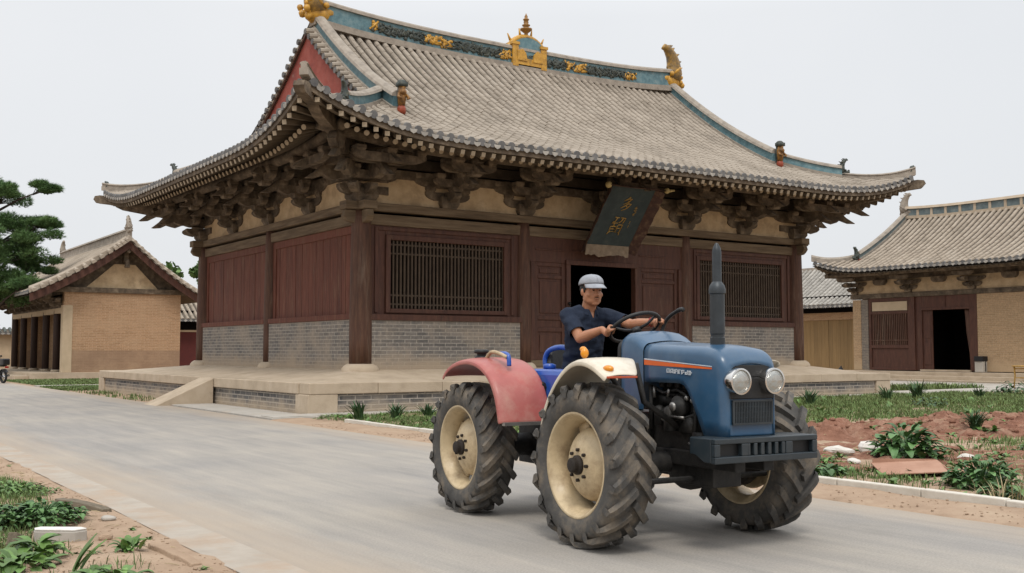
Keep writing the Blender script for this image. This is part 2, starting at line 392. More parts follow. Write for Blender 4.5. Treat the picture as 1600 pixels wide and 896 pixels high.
def beast(parent, p, ang, h, mats, name='ridge_beast', curl=1.):
    """lumpy glazed dragon-fish: biting head low, body and curled tail rising"""
    mb = MB(); mb.smooth = True
    mb.T = tr(*p) @ rotz(ang) @ Matrix.Scale(h, 4)
    mb.mi = 0
    mb.ball((0, 0, .18), .24, 10, (1.1, .7, .8)); mb.ball((.2, 0, .22), .15, 8, (1.2, .8, .7)); mb.ball((.3, 0, .30), .07, 6)
    for s in (-1, 1): mb.ball((.12, s*.15, .32), .06, 6); mb.tube([(.02, s*.12, .34), (-.1, s*.16, .46), (-.2, s*.14, .5)], [.05, .04, .01], 5)
    for k in range(6): mb.ball((-.22+rnd(-.06, .06), rnd(-.14, .14), .1+.06*k), rnd(.05, .08), 6)
    mb.mi = 1
    path = [(-.02, 0, .2), (-.08, 0, .42), (-.06, 0, .62), (.0, 0, .78), (.1, 0, .90), (.2, 0, .95), (.27, 0, .90)]
    mb.tube(path, [.2, .18, .15, .125, .10, .075, .03], 8)
    for k in range(9):
        t = k/8; q = path[min(5, int(t*5.9))]
        mb.tube([V(*q) + V(-.08, 0, 0), V(*q) + V(-.2-.04*(k % 2), 0, .07)], [.06, .012], 5)
    for k in range(7): mb.ball((rnd(-.08, .06), rnd(-.12, .12), rnd(.3, .8)), rnd(.05, .08), 6)
    return mb.build(name, mats, parent)
m_mottle = mat('mottled_gold_brown_glaze', (.20, .12, .035), (.06, .055, .045), (.50, .28, .04), scale=5, rough=.45, bumps=.6)
GD = [m_gold, m_mottle]
beast(roof, (GX1+.05, RM, ridge_z(GX1)-.05), PI, 1.75, GD, 'ridge_dragon')
beast(roof, (GX0-.05, RM, ridge_z(GX0)-.05), 0, 1.75, GD, 'ridge_dragon')

def ridge_run(pts, side, h, w, name='gable_ridge', mats=None):
    mb = MB()
    mb.mi = 0; mb.sweep(pts, [(-w*.62, -.12), (w*.62, -.12), (w*.62, h*.22), (-w*.62, h*.22)], side)
    mb.mi = 1; mb.sweep(pts, [(-w*.42, h*.22), (w*.42, h*.22), (w*.42, h*.78), (-w*.42, h*.78)], side)
    mb.mi = 0; mb.sweep(pts, [(-w*.6, h*.78), (w*.6, h*.78), (w*.5, h*.95), (w*.2, h*1.1), (-w*.2, h*1.1), (-w*.5, h*.95)], side)
    return mb.build(name, mats or [m_ridgegrey, m_glaze], roof)
FIG = mat('brown_orange_glaze', (.20, .09, .02), (.035, .03, .022), (.45, .22, .03), scale=9, rough=.45, bumps=.4)
CH = .15                                      # M where the gable ridges stop at the front
for gl, inn in ((GX0, 1), (GX1, -1)):
    pts = [V(gl, lerp(RM-.1, CH, i/18), prof(lerp(RM-.1, CH, i/18) + EO) + .08) for i in range(19)]
    ridge_run(pts, (1, 0, 0), .50, .34)
    mb_e = WM - 1.3
    pts = [V(gl, lerp(RM+.1, mb_e, i/18), prof((WM + EO - lerp(RM+.1, mb_e, i/18))*BK) + .08) for i in range(19)]
    ridge_run(pts, (1, 0, 0), .50, .34)
    # guardian figure where the ridge stops
    mb = MB(); mb.smooth = True; z = prof(CH + EO)
    mb.T = tr(gl, CH - .2, z) @ Matrix.Diagonal((.82, .82, .74, 1))
    mb.mi = 1; mb.lathe([(.15, -.1), (.15, .12), (.11, .25)], 10)
    mb.mi = 0; mb.tube([(0, 0, .2), (0, -.03, .5), (0, .0, .75), (0, -.05, .95)], [.12, .145, .14, .12], 8)
    mb.mi = 2; mb.tube([(.02, .08, .2), (.02, .1, .6), (.02, .06, .98)], [.1, .13, .13], 8); mb.mi = 0
    mb.ball((0, -.1, .72), .13, 8); mb.tube([(.12, -.06, .65), (.2, -.16, .5), (.1, -.24, .45)], [.06, .06, .04], 6); mb.tube([(-.12, -.06, .65), (-.2, -.16, .5), (-.1, -.24, .45)], [.06, .06, .04], 6)
    mb.mi = 2; mb.box((0, -.02, 1.02), (.30, .30, .16)); mb.ball((0, .0, 1.1), .16, 8, (1, 1, .7))
    mb.build('ridge_figure', [FIG, mat('red_glaze', (.32, .06, .025), rough=.45), m_darkglaze], roof)
# hip ridges
def hip(c, a, side_n, front):
    """c = corner (d=0), a = upper end; upper half carries glazed band, lower half is plain grey"""
    pass
for (sx, front) in ((0, True), (1, True), (0, False), (1, False)):
    def P(t, sx=sx, front=front):
        dmax = (GX0 + EO) if sx == 0 else (WL + EO - GX1)
        ds = dmax * t
        if front:
            s = ds if sx == 0 else TOT['front'] - ds
            return surf('front', s, ds)
        s = ds if sx == 1 else TOT['back'] - ds
        return surf('back', s, ds / BK)
    dirv = (P(1) - P(0)); sv = V(-dirv.y, dirv.x, 0).normalized()
    up = [P(1 - .52*i/10) + V(0, 0, .05) for i in range(11)]
    ridge_run(up, sv, .40, .30, 'hip_ridge')
    lo = [P(.5 - .5*i/12) + V(0, 0, .06 + .10*(i/12)**3) for i in range(13)]
    ridge_run(lo, sv, .17, .18, 'hip_ridge', [m_ridgegrey, m_ridgegrey])
    e_ = P(.03); mb = MB(); mb.smooth = True; mb.tube([e_ + V(0, 0, .05), e_ + V(0, 0, .22), e_ + V(0, 0, .36) - dirv.normalized()*.05, e_ + V(0, 0, .42) - dirv.normalized()*.12], [.09, .085, .075, .03], 7); mb.build('ridge_end', m_darkglaze, roof)
    q = P(.47); an = math.atan2(-dirv.y, -dirv.x)
    beast(roof, (q.x, q.y, q.z + .12), an, .62, [m_darkglaze, m_darkglaze], 'hip_beast')
    # corner beam end sticking out under the tip
    c0 = P(0); out = V(-dirv.x, -dirv.y, 0).normalized()
    mb = MB(); mb.T = tr(c0.x, c0.y, c0.z) @ rotz(an)
    mb.prism([(.26, -.16), (.32, -.28), (.2, -.42), (-4.0, -1.02), (-4.0, -.62), (.05, -.14)], .26)
    mb.prism([(-.55, -.50), (-.68, -.62), (-.95, -.74), (-4.0, -1.36), (-4.0, -1.0), (-.9, -.46)], .28)
    mb.build('corner_beam', m_wood, roof)

# gable ends: red boards, bargeboards, verge tiles
for gl, sg in ((GX0, 1), (GX1, -1)):
    fr = [V(0, lerp(CH-.2, RM, i/20), prof(lerp(CH-.2, RM, i/20) + EO)) for i in range(21)]
    bk = [V(0, lerp(RM, mb_e+.2, i/20), prof((WM + EO - lerp(RM, mb_e+.2, i/20))*BK)) for i in range(1, 21)]
    prof_pts = fr + bk
    x = gl - sg*.34; zb = prof(GX0 + EO) - .45
    mb = MB()
    top = [V(x, p.y, p.z - .14) for p in prof_pts]; bot = [V(x, p.y, min(zb, p.z-.2)) for p in prof_pts]
    n = len(top)
    tt = top + bot + [p + V(sg*.08, 0, 0) for p in top + bot]
    mb.add(tt, [(i, i+1, n+i+1, n+i) for i in range(n-1)] + [(2*n+i, 3*n+i, 3*n+i+1, 2*n+i+1) for i in range(n-1)])
    g = mb.build('gable_wall', m_gable, roof)
    mb = MB()
    mb.sweep([p + V(gl - sg*.40, 0, -.09) for p in prof_pts], [(-.02, -.09), (.02, -.09), (.02, .0), (-.02, .0)], (1, 0, 0))
    mb.build('bargeboard', m_door, roof)
    mb = MB()
    for poly in (fr, bk):
        acc = 0.; last = poly[0]
        for i in range(1, len(poly)):
            seg = poly[i] - poly[i-1]; ln = seg.length; k = max(1, round(ln/.33))
            for j in range(k):
                p = poly[i-1] + seg*((j+.5)/k); t = seg.normalized(); nn = V(1, 0, 0).cross(t); nn = nn if nn.z > 0 else -nn
                a = V(gl - sg*.50, p.y, p.z) ; b = V(gl - sg*.02, p.y, p.z)
                vs = []
                for q, dz in ((a, -.02), (b, .05)):
                    vs += [q + t*math.cos(PI*h/5)*.10 + nn*(math.sin(PI*h/5)*.12 + dz) for h in range(6)]
                mb.mi = 0; mb.add(vs, [(h, h+1, h+7, h+6) for h in range(5)])
                c = a + V(-sg*.015, 0, 0) - nn*.01
                ring = [c + t*math.cos(2*PI*h/8)*.095 + nn*math.sin(2*PI*h/8)*.095 for h in range(8)]
                mb.mi = 1; mb.add(ring + [r_ + V(sg*.06, 0, 0) for r_ in ring], [range(8)] + [(h, (h+1) % 8, (h+1) % 8+8, h+8) for h in range(8)])
    for pts in (fr, bk):
        mb.mi = 0; mb.sweep([p + V(gl, 0, -.06) for p in pts], [(-.44, -.04), (.44, -.04), (.44, .03), (-.44, .03)], (1, 0, 0))
    mb.build('verge_tiles', TILES, roof)

# rafters -----------------------------------------------------------
rf_mb = MB(); rf_mb.smooth = False
n = 8
def rafter_mesh(square):
    mb = MB()
    if square:
        mb.mi = 0; mb.add([(-.5, 0, -.5), (.5, 0, -.5), (.5, 0, .5), (-.5, 0, .5), (-.5, 1, -.5), (.5, 1, -.5), (.5, 1, .5), (-.5, 1, .5)], [(0, 4, 5, 1), (1, 5, 6, 2), (2, 6, 7, 3), (3, 7, 4, 0)])
        mb.mi = 1; mb.add([(-.5, 0, -.5), (.5, 0, -.5), (.5, 0, .5), (-.5, 0, .5)], [(0, 1, 2, 3)])
    else:
        ring = [(.5*math.cos(2*PI*k/n), 0, .5*math.sin(2*PI*k/n)) for k in range(n)]
        mb.mi = 0; mb.smooth = True; mb.add(ring + [(a, 1, c) for a, b, c in ring], [(k, k+n, (k+1) % n+n, (k+1) % n) for k in range(n)])
        mb.smooth = False; mb.mi = 1; mb.add(ring, [range(n)])
    return mb
RMB = {True: rafter_mesh(True), False: rafter_mesh(False)}
RME = {k: v.mesh('flying_rafter' if k else 'rafter', [m_rafter, m_rafter_end]) for k, v in RMB.items()}
lists = {True: [], False: []}
CAMP = V(-12.56, -25.44, 1.5)
random.seed(3)
for sd in ('front', 'left', 'right', 'back'):
    tot = TOT[sd]; N = int(tot/.305)
    for i in range(1, N):
        s = tot*i/N; c = s if s < tot/2 else tot - s
        sa = lambda q: q if s < tot/2 else tot - q
        if c < 4.0: ci = 3.05 + c*.24
        else: ci = c
        for sq in (True, False):
            d0 = .06 if sq else .60
            if c < d0 + .1: continue
            d1 = 1.75 if sq else 3.1
            w = .115 if sq else .14
            def pos(d, dz):
                k = d/3.1; cc = lerp(c, ci, k)
                if cc < d: cc = d
                return surf(sd, sa(cc), d) - V(0, 0, dz)
            if c < 4 and d1 > lerp(c, ci, d1/3.1): d1 = max(d0+.3, min(d1, c + .9))
            p0, p1 = pos(d0, .31 if sq else .43), pos(d1, .22 if sq else .25)
            y = (p1 - p0); ln = y.length; y.normalize()
            x = y.cross(V(0, 0, 1)).normalized(); z = x.cross(y)
            M = Matrix(((x.x*w, y.x*ln, z.x*w, p0.x), (x.y*w, y.y*ln, z.y*w, p0.y), (x.z*w, y.z*ln, z.z*w, p0.z), (0, 0, 0, 1)))
            seen = sd in ('front', 'left')
            lists[sq].append(((p0 - CAMP).length + (0 if seen else 100), M))
for sq, nm in ((True, 'flying_rafter'), (False, 'rafter')):
    L_ = sorted(lists[sq], key=lambda t: t[0])
    for dist, M in L_[:100]: inst(nm, RME[sq], hall, M)
    mb = MB()
    for dist, M in L_[100:]:
        mb.T = M; src = RMB[sq]; o0 = len(mb.v)
        mb.v.extend([M @ p for p in src.v]); 
        for f, mi in zip(src.f, src.m): mb.f.append([q+o0 for q in f]); mb.m.append(mi); mb.r.append(random.random()); mb.sm.append(False)
    mb.build(nm, [m_rafter, m_rafter_end], hall, kind='stuff')

# walls, columns, beams ----------------------------------------------
PLATE = 5.42
colL = [0, 5.2, 11.6, WL]; colM = [0, 6.2, WM]
def column(L, M, r):
    mb = MB(); mb.smooth = True
    mb.lathe([(r*1.02, FLOOR+.12), (r*1.04, FLOOR+.8), (r*1.0, 3.2), (r*.9, 4.9), (r*.82, 5.2)], 20, tr(L, M, 0))
    o = mb.build('column', m_column, hall)
    mb = MB(); mb.smooth = True
    mb.lathe([(r*1.75, FLOOR-.25), (r*1.72, FLOOR+.02), (r*1.5, FLOOR+.10), (r*1.22, FLOOR+.15)], 20, tr(L, M, 0))
    mb.build('column_base', m_stone, o)
for L in colL:
    for M in colM:
        if 0 < L < WL and 0 < M < WM: continue
        corner = L in (0, WL) and M in (0, WM)
        column(L, M, .29 if corner else .235)
def beam_run(a, b, axis):
    """two stacked tie beams and the plate between two columns on a wall line"""
    mb = MB()
    if axis == 'L': mb.b2(a[0]+.1, b[0]-.1, a[1]-.12, a[1]+.12, 4.84, 5.13)
    else: mb.b2(a[0]-.12, a[0]+.12, a[1]+.1, b[1]-.1, 4.84, 5.13)
    mb.build('tie_beam', m_lintel, hall, bevel=.02)
for i in range(3):
    beam_run((colL[i], 0), (colL[i+1], 0), 'L'); beam_run((colL[i], WM), (colL[i+1], WM), 'L')
for j in range(2):
    beam_run((0, colM[j]), (0, colM[j+1]), 'M'); beam_run((WL, colM[j]), (WL, colM[j+1]), 'M')
mb = MB(); z0, z1 = 5.2, PLATE
mb.b2(-.55, WL+.55, -.2, .2, z0, z1); mb.build('wall_plate', m_lintel, hall, bevel=.02)
mb = MB(); mb.b2(-.55, WL+.55, WM-.2, WM+.2, z0, z1); mb.build('wall_plate', m_lintel, hall, bevel=.02)
for x in (0, WL):
    mb = MB(); mb.b2(x-.2, x+.2, -.55, -.203, z0, z1); mb.b2(x-.2, x+.2, .203, WM-.203, z0, z1); mb.b2(x-.2, x+.2, WM+.203, WM+.55, z0, z1)
    mb.build('wall_plate', m_lintel, hall, bevel=.02)
for L in (0, WL):                             # beam noses at the corner column heads
    for M, sg in ((0, -1), (WM, 1)):
        mb = MB(); sx = -1 if L == 0 else 1
        mb.prism([(.2, 4.84), (.46, 4.9), (.56, 5.02), (.5, 5.19), (.2, 5.19)], .2, tr(L, M, 0) @ rotz(0 if sx > 0 else PI))
        mb.prism([(.2, 4.84), (.46, 4.9), (.56, 5.02), (.5, 5.19), (.2, 5.19)], .2, tr(L, M, 0) @ rotz(PI/2*sg))
        mb.build('beam_nose', m_lintel, hall, bevel=.02)
# frieze: plaster below, stacked timbers above
def band(name, m, z0, z1, t, lo=0.):
    out = []
    for (x0, x1, y0, y1) in ((t, WL-t, -t, t), (t, WL-t, WM-t, WM+t)):
        mb = MB(); mb.b2(x0, x1, y0, y1, z0, z1); mb.build(name, m, hall)
    for (x0, x1, y0, y1) in ((-t, t, -t, WM+t), (WL-t, WL+t, -t, WM+t)):
        mb = MB(); mb.b2(x0, x1, y0, y1, z0, z1); mb.build(name, m, hall)
band('plaster_frieze', m_plaster, PLATE, 6.12, .06)
band('eave_beam', m_wood, 6.12, 6.36, .11)
band('eave_beam', m_shade_wood, 6.42, 6.70, .10)
band('eave_beam', m_shade_wood, 6.74, 7.60, .085)
PO = 1.42
mb = MB(); mb.smooth = True                    # eave purlins
def purl(p, q):
    k = 24; pts = []
    for i in range(k+1):
        t = i/k; c = min(t, 1-t)*(q-p).length
        pts.append(p.lerp(q, t) + V(0, 0, .34*max(0, 1 - c/4.2)**2))
    mb.tube(pts, .15, 10)
zc = 6.72
purl(V(-PO-.5, -PO, zc), V(WL+PO+.5, -PO, zc)); purl(V(-PO, -PO-.5, zc), V(-PO, WM+PO+.5, zc))
purl(V(WL+PO, -PO-.5, zc), V(WL+PO, WM+PO+.5, zc)); purl(V(-PO-.5, WM+PO, zc), V(WL+PO+.5, WM+PO, zc))
mb.build('eave_purlin', m_wood, hall)
# bracket sets -------------------------------------------------------
def gong(l, h, z):
    """bow-shaped arm profile, length l, top at z+h"""
    q = l/2; pts = [(-q, z+h), (-q, z+h*.62), (-q*.93, z+h*.36), (-q*.80, z+h*.14), (-q*.62, z)]
    return pts + [(-a, b) for a, b in reversed(pts)]
def dou(mb, x, y, z, w, h, rot=0):
    M = mb.T; mb.T = M @ tr(x, y, z) @ rotz(rot)
    mb.box((0, 0, h*.2), (w, w, h*.4), None, None, .78); mb.box((0, 0, h*.7), (w, w, h*.599)); mb.T = M
def arm_out(reach, h, z, tip=.12):
    """arm running along -x reaching forward, swelling nose"""
    return [(.7, z+h), (-reach, z+h), (-reach-tip*.9, z+h*.7), (-reach-tip, z+h*.35), (-reach-tip*.4, z+h*.05), (-reach+.15, z-.05), (-reach+.38, z+.03), (.7, z)]
def lever(reach, z, th=.2):
    """slanting lever arm with beaked tip"""
    return [(.9, z+.62), (.9, z+.62-th), (-reach+.1, z-.02), (-reach-.22, z-.16), (-reach-.46, z-.17), (-reach-.20, z+.02), (-reach-.05, z+th-.02)]
def out_set(mb, s=1.):
    """outward members along -x (s stretches the reach)"""
    mb.prism(arm_out(.50*s, .21, .22), .2); mb.prism(arm_out(.95*s, .21, .54), .196)
    mb.prism(lever(1.05*s, .66), .16); mb.prism(lever(1.38*s, .92), .15)
def bracket(cross=True):
    mb = MB()
    dou(mb, 0, 0, 0, .50, .30)
    Y = rotz(PI/2)
    mb.prism(gong(1.25, .22, .20), .2, Y); mb.prism(gong(1.85, .22, .53), .2, Y)
    out_set(mb)
    T0 = mb.T
    for x, l, z in ((-.48, 1.15, .52), (-.93, 1.25, .84), (-1.40, 1.15, .80)):
        mb.prism(gong(l, .2, z), .17, tr(x, 0, 0) @ Y)
        for q in (-1, 0, 1): dou(mb, x, q*(l/2-.13), z+.2, .24, .13)
        dou(mb, x, 0, z-.12, .28, .14)
    for l, z in ((1.25, .42), (1.85, .75)):
        for q in (-1, 1): dou(mb, 0, q*(l/2-.14), z, .27, .13)
    mb.prism([(-1.75, 1.02), (-1.62, 1.16), (-1.2, 1.18), (.3, 1.18), (.3, .98), (-1.5, .98)], .14)
    return mb
def corner_bracket():
    mb = MB(); dou(mb, 0, 0, 0, .62, .32)
    for a in (0, PI/2):
        mb.T = rotz(a) @ tr(0, 0, .006*(a > 0)); out_set(mb)
        Y = rotz(PI/2)
        mb.prism(gong(1.3, .214, .203), .186, Y); mb.prism(gong(1.9, .214, .533), .186, Y)
        for x, l, z in ((-.48, 1.3, .52), (-.93, 1.7, .84), (-1.40, 1.9, .80)):
            mb.prism(gong(l, .2, z), .17, tr(x, 0, 0) @ Y)
            for q in (-1, 0, 1): dou(mb, x, q*(l/2-.14), z+.2, .25, .13)
    mb.T = rotz(PI/4) @ tr(0, 0, .012); out_set(mb, 1.38)
    mb.prism([(-2.2, 1.0), (-2.35, 1.15), (-2.2, 1.34), (.3, 1.34), (.3, 1.02)], .2)
    mb.lathe([(.14, .98), (.2, 1.15), (.2, 1.3), (.12, 1.42)], 8, tr(-1.95, 0, 0))
    return mb
bm_ = bracket().mesh('bracket_set', m_wood); cm_ = corner_bracket().mesh('corner_bracket', m_wood)
def put(me, x, y, a, nm):
    o = inst(nm, me, hall, tr(x, y, PLATE) @ rotz(a) @ Matrix.Diagonal((1.06, 1.14, 1.04, 1)))
    return o
midL = [2.6, 5.2, 8.4, 11.6, 14.25]; midM = [3.1, 6.2, 9.35]
for L in midL: put(bm_, L, 0, PI/2, 'bracket_set'); put(bm_, L, WM, -PI/2, 'bracket_set')
for M in midM: put(bm_, 0, M, 0, 'bracket_set'); put(bm_, WL, M, PI, 'bracket_set')
put(cm_, 0, 0, 0, 'corner_bracket'); put(cm_, WL, 0, PI/2, 'corner_bracket'); put(cm_, 0, WM, -PI/2, 'corner_bracket'); put(cm_, WL, WM, PI, 'corner_bracket')

# infill of the bays -------------------------------------------------
def wall_box(name, m, x0, x1, y0, y1, z0, z1, parent=hall, bevel=0.):
    mb = MB(); mb.b2(x0, x1, y0, y1, z0, z1); return mb.build(name, m, parent, bevel=bevel)
def lattice_window(a, b, l0, l1):
    """front bay from a to b, lattice between l0 and l1"""
    wall_box('brick_dado', m_brick, a+.2, b-.2, -.16, .2, FLOOR-.25, 2.30)
    fr = MB(); f = -.06
    fr.b2(a+.15, b-.15, -.20, .1, 2.30, 2.46)
    fr.b2(a+.18, l0-.14, f, .1, 2.46, 4.84); fr.b2(l1+.14, b-.18, f, .1, 2.46, 4.84)
    fr.b2(l0-.14, l1+.14, f, .1, 4.60, 4.84); fr.b2(l0-.14, l1+.14, f, .1, 2.46, 2.50)
    w = fr.build('window', m_door, hall, bevel=.012)
    mb = MB(); t = .14
    mb.b2(l0-t, l0, f-.07, .05, 2.50, 4.60); mb.b2(l1, l1+t, f-.07, .05, 2.50, 4.60); mb.b2(l0, l1, f-.07, .05, 2.50, 2.62); mb.b2(l0, l1, f-.07, .05, 4.46, 4.60)
    for q in (.30, .22):      # outer moulding
        pass
    mb.b2(a+.36, a+.46, f-.04, f, 2.5, 4.8); mb.b2(b-.46, b-.36, f-.04, f, 2.5, 4.8); mb.b2(a+.46, b-.46, f-.04, f, 4.70, 4.8)
    mb.build('window_frame', m_door, w, bevel=.015)
    mb = MB(); n = int((l1-l0)/.112)
    for i in range(n+1):
        x = l0 + (l1-l0)*i/n
        mb.b2(x-.024, x+.024, f-.0, f+.06, 2.62, 4.46)
    for z in (2.74, 2.98, 4.10, 4.34): mb.b2(l0, l1, f+.012, f+.045, z-.022, z+.022)
    mb.build('lattice', m_lattice, w)
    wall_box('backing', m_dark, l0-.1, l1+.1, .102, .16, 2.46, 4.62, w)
lattice_window(0, 5.2, .82, 4.47)
lattice_window(11.6, WL, 12.2, 16.1)
# centre bay with panelled doors
wall_box('threshold', m_lintel, 5.42, 11.38, -.1, .12, FLOOR-.1, FLOOR+.22)
lint = MB(); lint.b2(5.4, 11.4, -.08, .1, 4.10, 4.84); lint.b2(6.7, 9.55, -.14, -.08, 4.06, 4.2); 
for a in (5.6, 6.9, 9.6): lint.b2(a, a+1.1, -.105, -.08, 4.45, 4.5)
lint.b2(8.0, 8.1, -.17, -.08, 4.3, 4.42)
lint.build('door_lintel', m_door, hall, bevel=.01)
for x0, x1 in ((5.42, 5.56), (6.72, 6.88), (9.42, 9.58), (11.26, 11.39)):
    wall_box('door_post', m_door, x0, x1, -.12, .1, FLOOR+.22, 4.10, bevel=.012)
def door_leaf(x0, x1, y=0.):
    o = wall_box('door', m_door, x0, x1, y-.02, y+.05, FLOOR+.22, 4.10)
    mb = MB(); t = .14; f = y-.06
    mb.b2(x0, x0+t, f, y-.02, FLOOR+.22, 4.1); mb.b2(x1-t, x1, f, y-.02, FLOOR+.22, 4.1)
    for z0, z1 in ((FLOOR+.22, FLOOR+.36), (2.05, 2.17), (2.40, 2.52), (3.62, 3.72), (3.98, 4.1)): mb.b2(x0+t, x1-t, f, y-.02, z0, z1)
    mb.build('door_frame', m_door, o, bevel=.012)
    for z0, z1 in ((FLOOR+.44, 1.97), (2.6, 3.54), (3.78, 3.92)): wall_box('door_panel', m_door, x0+t+.08, x1-t-.08, y-.045, y-.02, z0, z1, o, bevel=.02)
    return o
d1 = door_leaf(5.56, 6.72); d2 = door_leaf(9.58, 11.26)
mb = MB(); mb.smooth = True; mb.ball((6.80, -.16, 2.9), .05, 8); mb.tube([(6.80, -.15, 2.88), (6.80, -.19, 2.8), (6.80, -.15, 2.7)], .02, 6); mb.build('door_handle', mat('old_iron', (.03, .028, .026), rough=.6, metallic=.6), d1)
# side bays: brick dado and red plank panels (left), plain brick elsewhere
for x, sg in ((0, -1), (WL, 1)):
    for j in range(2):
        a, b = colM[j], colM[j+1]
        y0, y1 = a+.2, b-.2
        xo = lambda q: x + sg*q
        wall_box('brick_dado', m_brick, xo(.16), xo(-.2), y0, y1, FLOOR-.25, 2.32)
        fr = MB()
        fr.b2(xo(.2), xo(-.1), y0-.02, y1+.02, 2.32, 2.47)
        fr.b2(xo(.05), xo(-.1), y0, y0+.22, 2.47, 4.84); fr.b2(xo(.05), xo(-.1), y1-.22, y1, 2.47, 4.84); fr.b2(xo(.05), xo(-.1), y0+.22, y1-.22, 4.62, 4.84)
        o = fr.build('panel_frame', m_red, hall, bevel=.012)
        mb = MB(); n = 22
        for k in range(n):
            p0, p1 = lerp(y0+.22, y1-.22, k/n), lerp(y0+.22, y1-.22, (k+1)/n)
            dz = rnd(0, .012)
            mb.b2(xo(.005+dz), xo(-.06), p0+.004, p1-.004, 2.47, 4.62)
        mb.b2(xo(-.061), xo(-.09), y0+.22, y1-.22, 2.47, 4.62)
        mb.build('plank_panel', m_red, o)
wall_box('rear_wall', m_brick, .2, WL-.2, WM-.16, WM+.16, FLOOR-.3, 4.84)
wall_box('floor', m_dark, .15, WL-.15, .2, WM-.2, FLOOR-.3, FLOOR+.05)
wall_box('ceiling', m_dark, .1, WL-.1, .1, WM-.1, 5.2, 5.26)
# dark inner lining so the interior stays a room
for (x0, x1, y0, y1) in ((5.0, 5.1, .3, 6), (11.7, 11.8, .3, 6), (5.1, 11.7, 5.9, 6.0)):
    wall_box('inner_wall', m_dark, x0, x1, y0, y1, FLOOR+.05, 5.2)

# ================================================================ STONE PLATFORM
PX0, PX1, PY0, PY1 = 10.05, 31.4, 23.0, 42.6
plat = empty('stone_platform', (PX0, PY0, 0), label='low platform of dark brick with tan stone coping under the temple hall', cat='platform')
plx, ply = PX1-PX0, PY1-PY0; CT = .74; CH_ = .26
mb = MB(); mb.b2(.05, plx-.05, .05, ply-.05, -.2, CT-CH_)
mb.build('brick_base', m_brick_base, plat)
mb = MB()
for a0, a1, ax in ((0, plx, 'x0'), (0, plx, 'x1'), (.55, ply-.55, 'y0'), (.55, ply-.55, 'y1')):
    n = int((a1-a0)/1.7)
    for i in range(n):
        p, q = lerp(a0, a1, i/n)+.003, lerp(a0, a1, (i+1)/n)-.003; j = rnd(-.006, .006)
        if ax == 'x0': mb.b2(p, q, -.03+j, .55, CT-CH_, CT+j)
        elif ax == 'x1': mb.b2(p, q, ply-.55, ply+.03+j, CT-CH_, CT+j)
        elif ax == 'y0': mb.b2(-.03+j, .55, p, q, CT-CH_, CT+j)
        else: mb.b2(plx-.55, plx+.03+j, p, q, CT-CH_, CT+j)
mb.build('coping', m_stone, plat, bevel=.02)
for (x, y) in ((0, 0), (plx, 0), (0, ply), (plx, ply)):
    mb = MB(); w = .75; x0 = -.015 if x == 0 else plx-w+.015; y0 = -.015 if y == 0 else ply-w+.015
    mb.b2(x0, x0+w, y0, y0+w, -.1, CT-CH_-.002); mb.build('corner_post', m_stone, plat, bevel=.02)
# earth-and-lime top rising gently to the foot of the walls
mb = MB()
ix0, iy0, ix1, iy1 = 12.56-PX0-.1, 25.44-PY0-.1, 12.56+WL-PX0+.1, 25.44+WM-PY0+.1
o_ = [(.5, .5), (plx-.5, .5), (plx-.5, ply-.5), (.5, ply-.5)]; i_ = [(ix0, iy0), (ix1, iy0), (ix1, iy1), (ix0, iy1)]
mb.add([V(x, y, CT-.004) for x, y in o_] + [V(x, y, FLOOR+.0) for x, y in i_], [(0, 1, 5, 4), (1, 2, 6, 5), (2, 3, 7, 6), (3, 0, 4, 7)])
mb.build('platform_top', m_stone, plat)
mb = MB()          # ramp on the road side
mb.T = tr(0, 29.45-PY0, 0)
mb.add([(-.035, 0, CT-.01), (-.035, 1.15, CT-.01), (-1.62, 1.15, .0), (-1.62, 0, .0), (-.035, 0, -.1), (-.035, 1.15, -.1), (-1.62, 1.15, -.1), (-1.62, 0, -.1)],
       [(0, 1, 2, 3), (4, 7, 6, 5), (0, 3, 7, 4), (1, 5, 6, 2), (2, 6, 7, 3), (0, 4, 5, 1)])
mb.build('ramp', m_stone, plat, bevel=.015)
# ================================================================ NEIGHBOURING HALLS
m_tile2 = mat('grey_tile_small_roof', (.33, .275, .215), (.24, .20, .155), (.40, .345, .28), scale=1.2, rough=.9, bumps=.4, rnd=.09)
TL2 = [m_tile2, m_tile_end, m_drip, m_pan]
m_brick_left = brick_mat('tan_brick_gable', (.42, .262, .15), (.33, .205, .115), (.50, .355, .235), bw=.42, bh=.088, ms=.010, stain=(.46, .32, .20), st_lo=.45, st_hi=.85, band=(1.5, (.25, .165, .11)))
m_pale = mat('pale_lime_render', (.52, .41, .28), (.42, .33, .22), scale=2, rough=.95, bumps=.2)
m_post = mat('dark_porch_post', (.05, .028, .022), (.03, .018, .014), scale=3, rough=.7, stretch=(4, 4, .5))

# ---- left hall: gable end towards the camera, colonnade on the road side
lh = empty('side_hall', (12.3, 60.0, 0), label='small tan brick side hall with gable end and dark porch columns along the road', cat='hall')
W2, L2, RX, RZ2 = 6.15, 15.5, 3.1, 7.55
def sprof(u, run, z0, rise): t = clamp(u/run); return z0 + rise*(.72*t + .28*t*t)
YA, YB = -.75, L2 + .75
RUN_R, RUN_L = 4.25, 4.95
def s_right(s, d): return V(RX + RUN_R - d, YA + s, sprof(d, RUN_R, 4.45, RZ2 - 4.45))
def s_left(s, d): return V(RX - RUN_L + d, YB - s, sprof(d, RUN_L, 4.55, RZ2 - 4.55))
mb = MB()
tile_rows(mb, s_right, V(0, 1, 0), .1, YB-YA-.1, lambda s: RUN_R, step=.34, rad=.1)
tile_rows(mb, s_left, V(0, -1, 0), .1, YB-YA-.1, lambda s: RUN_L, step=.34, rad=.1)
rf = mb.build('roof', TL2, lh)
mb = MB()
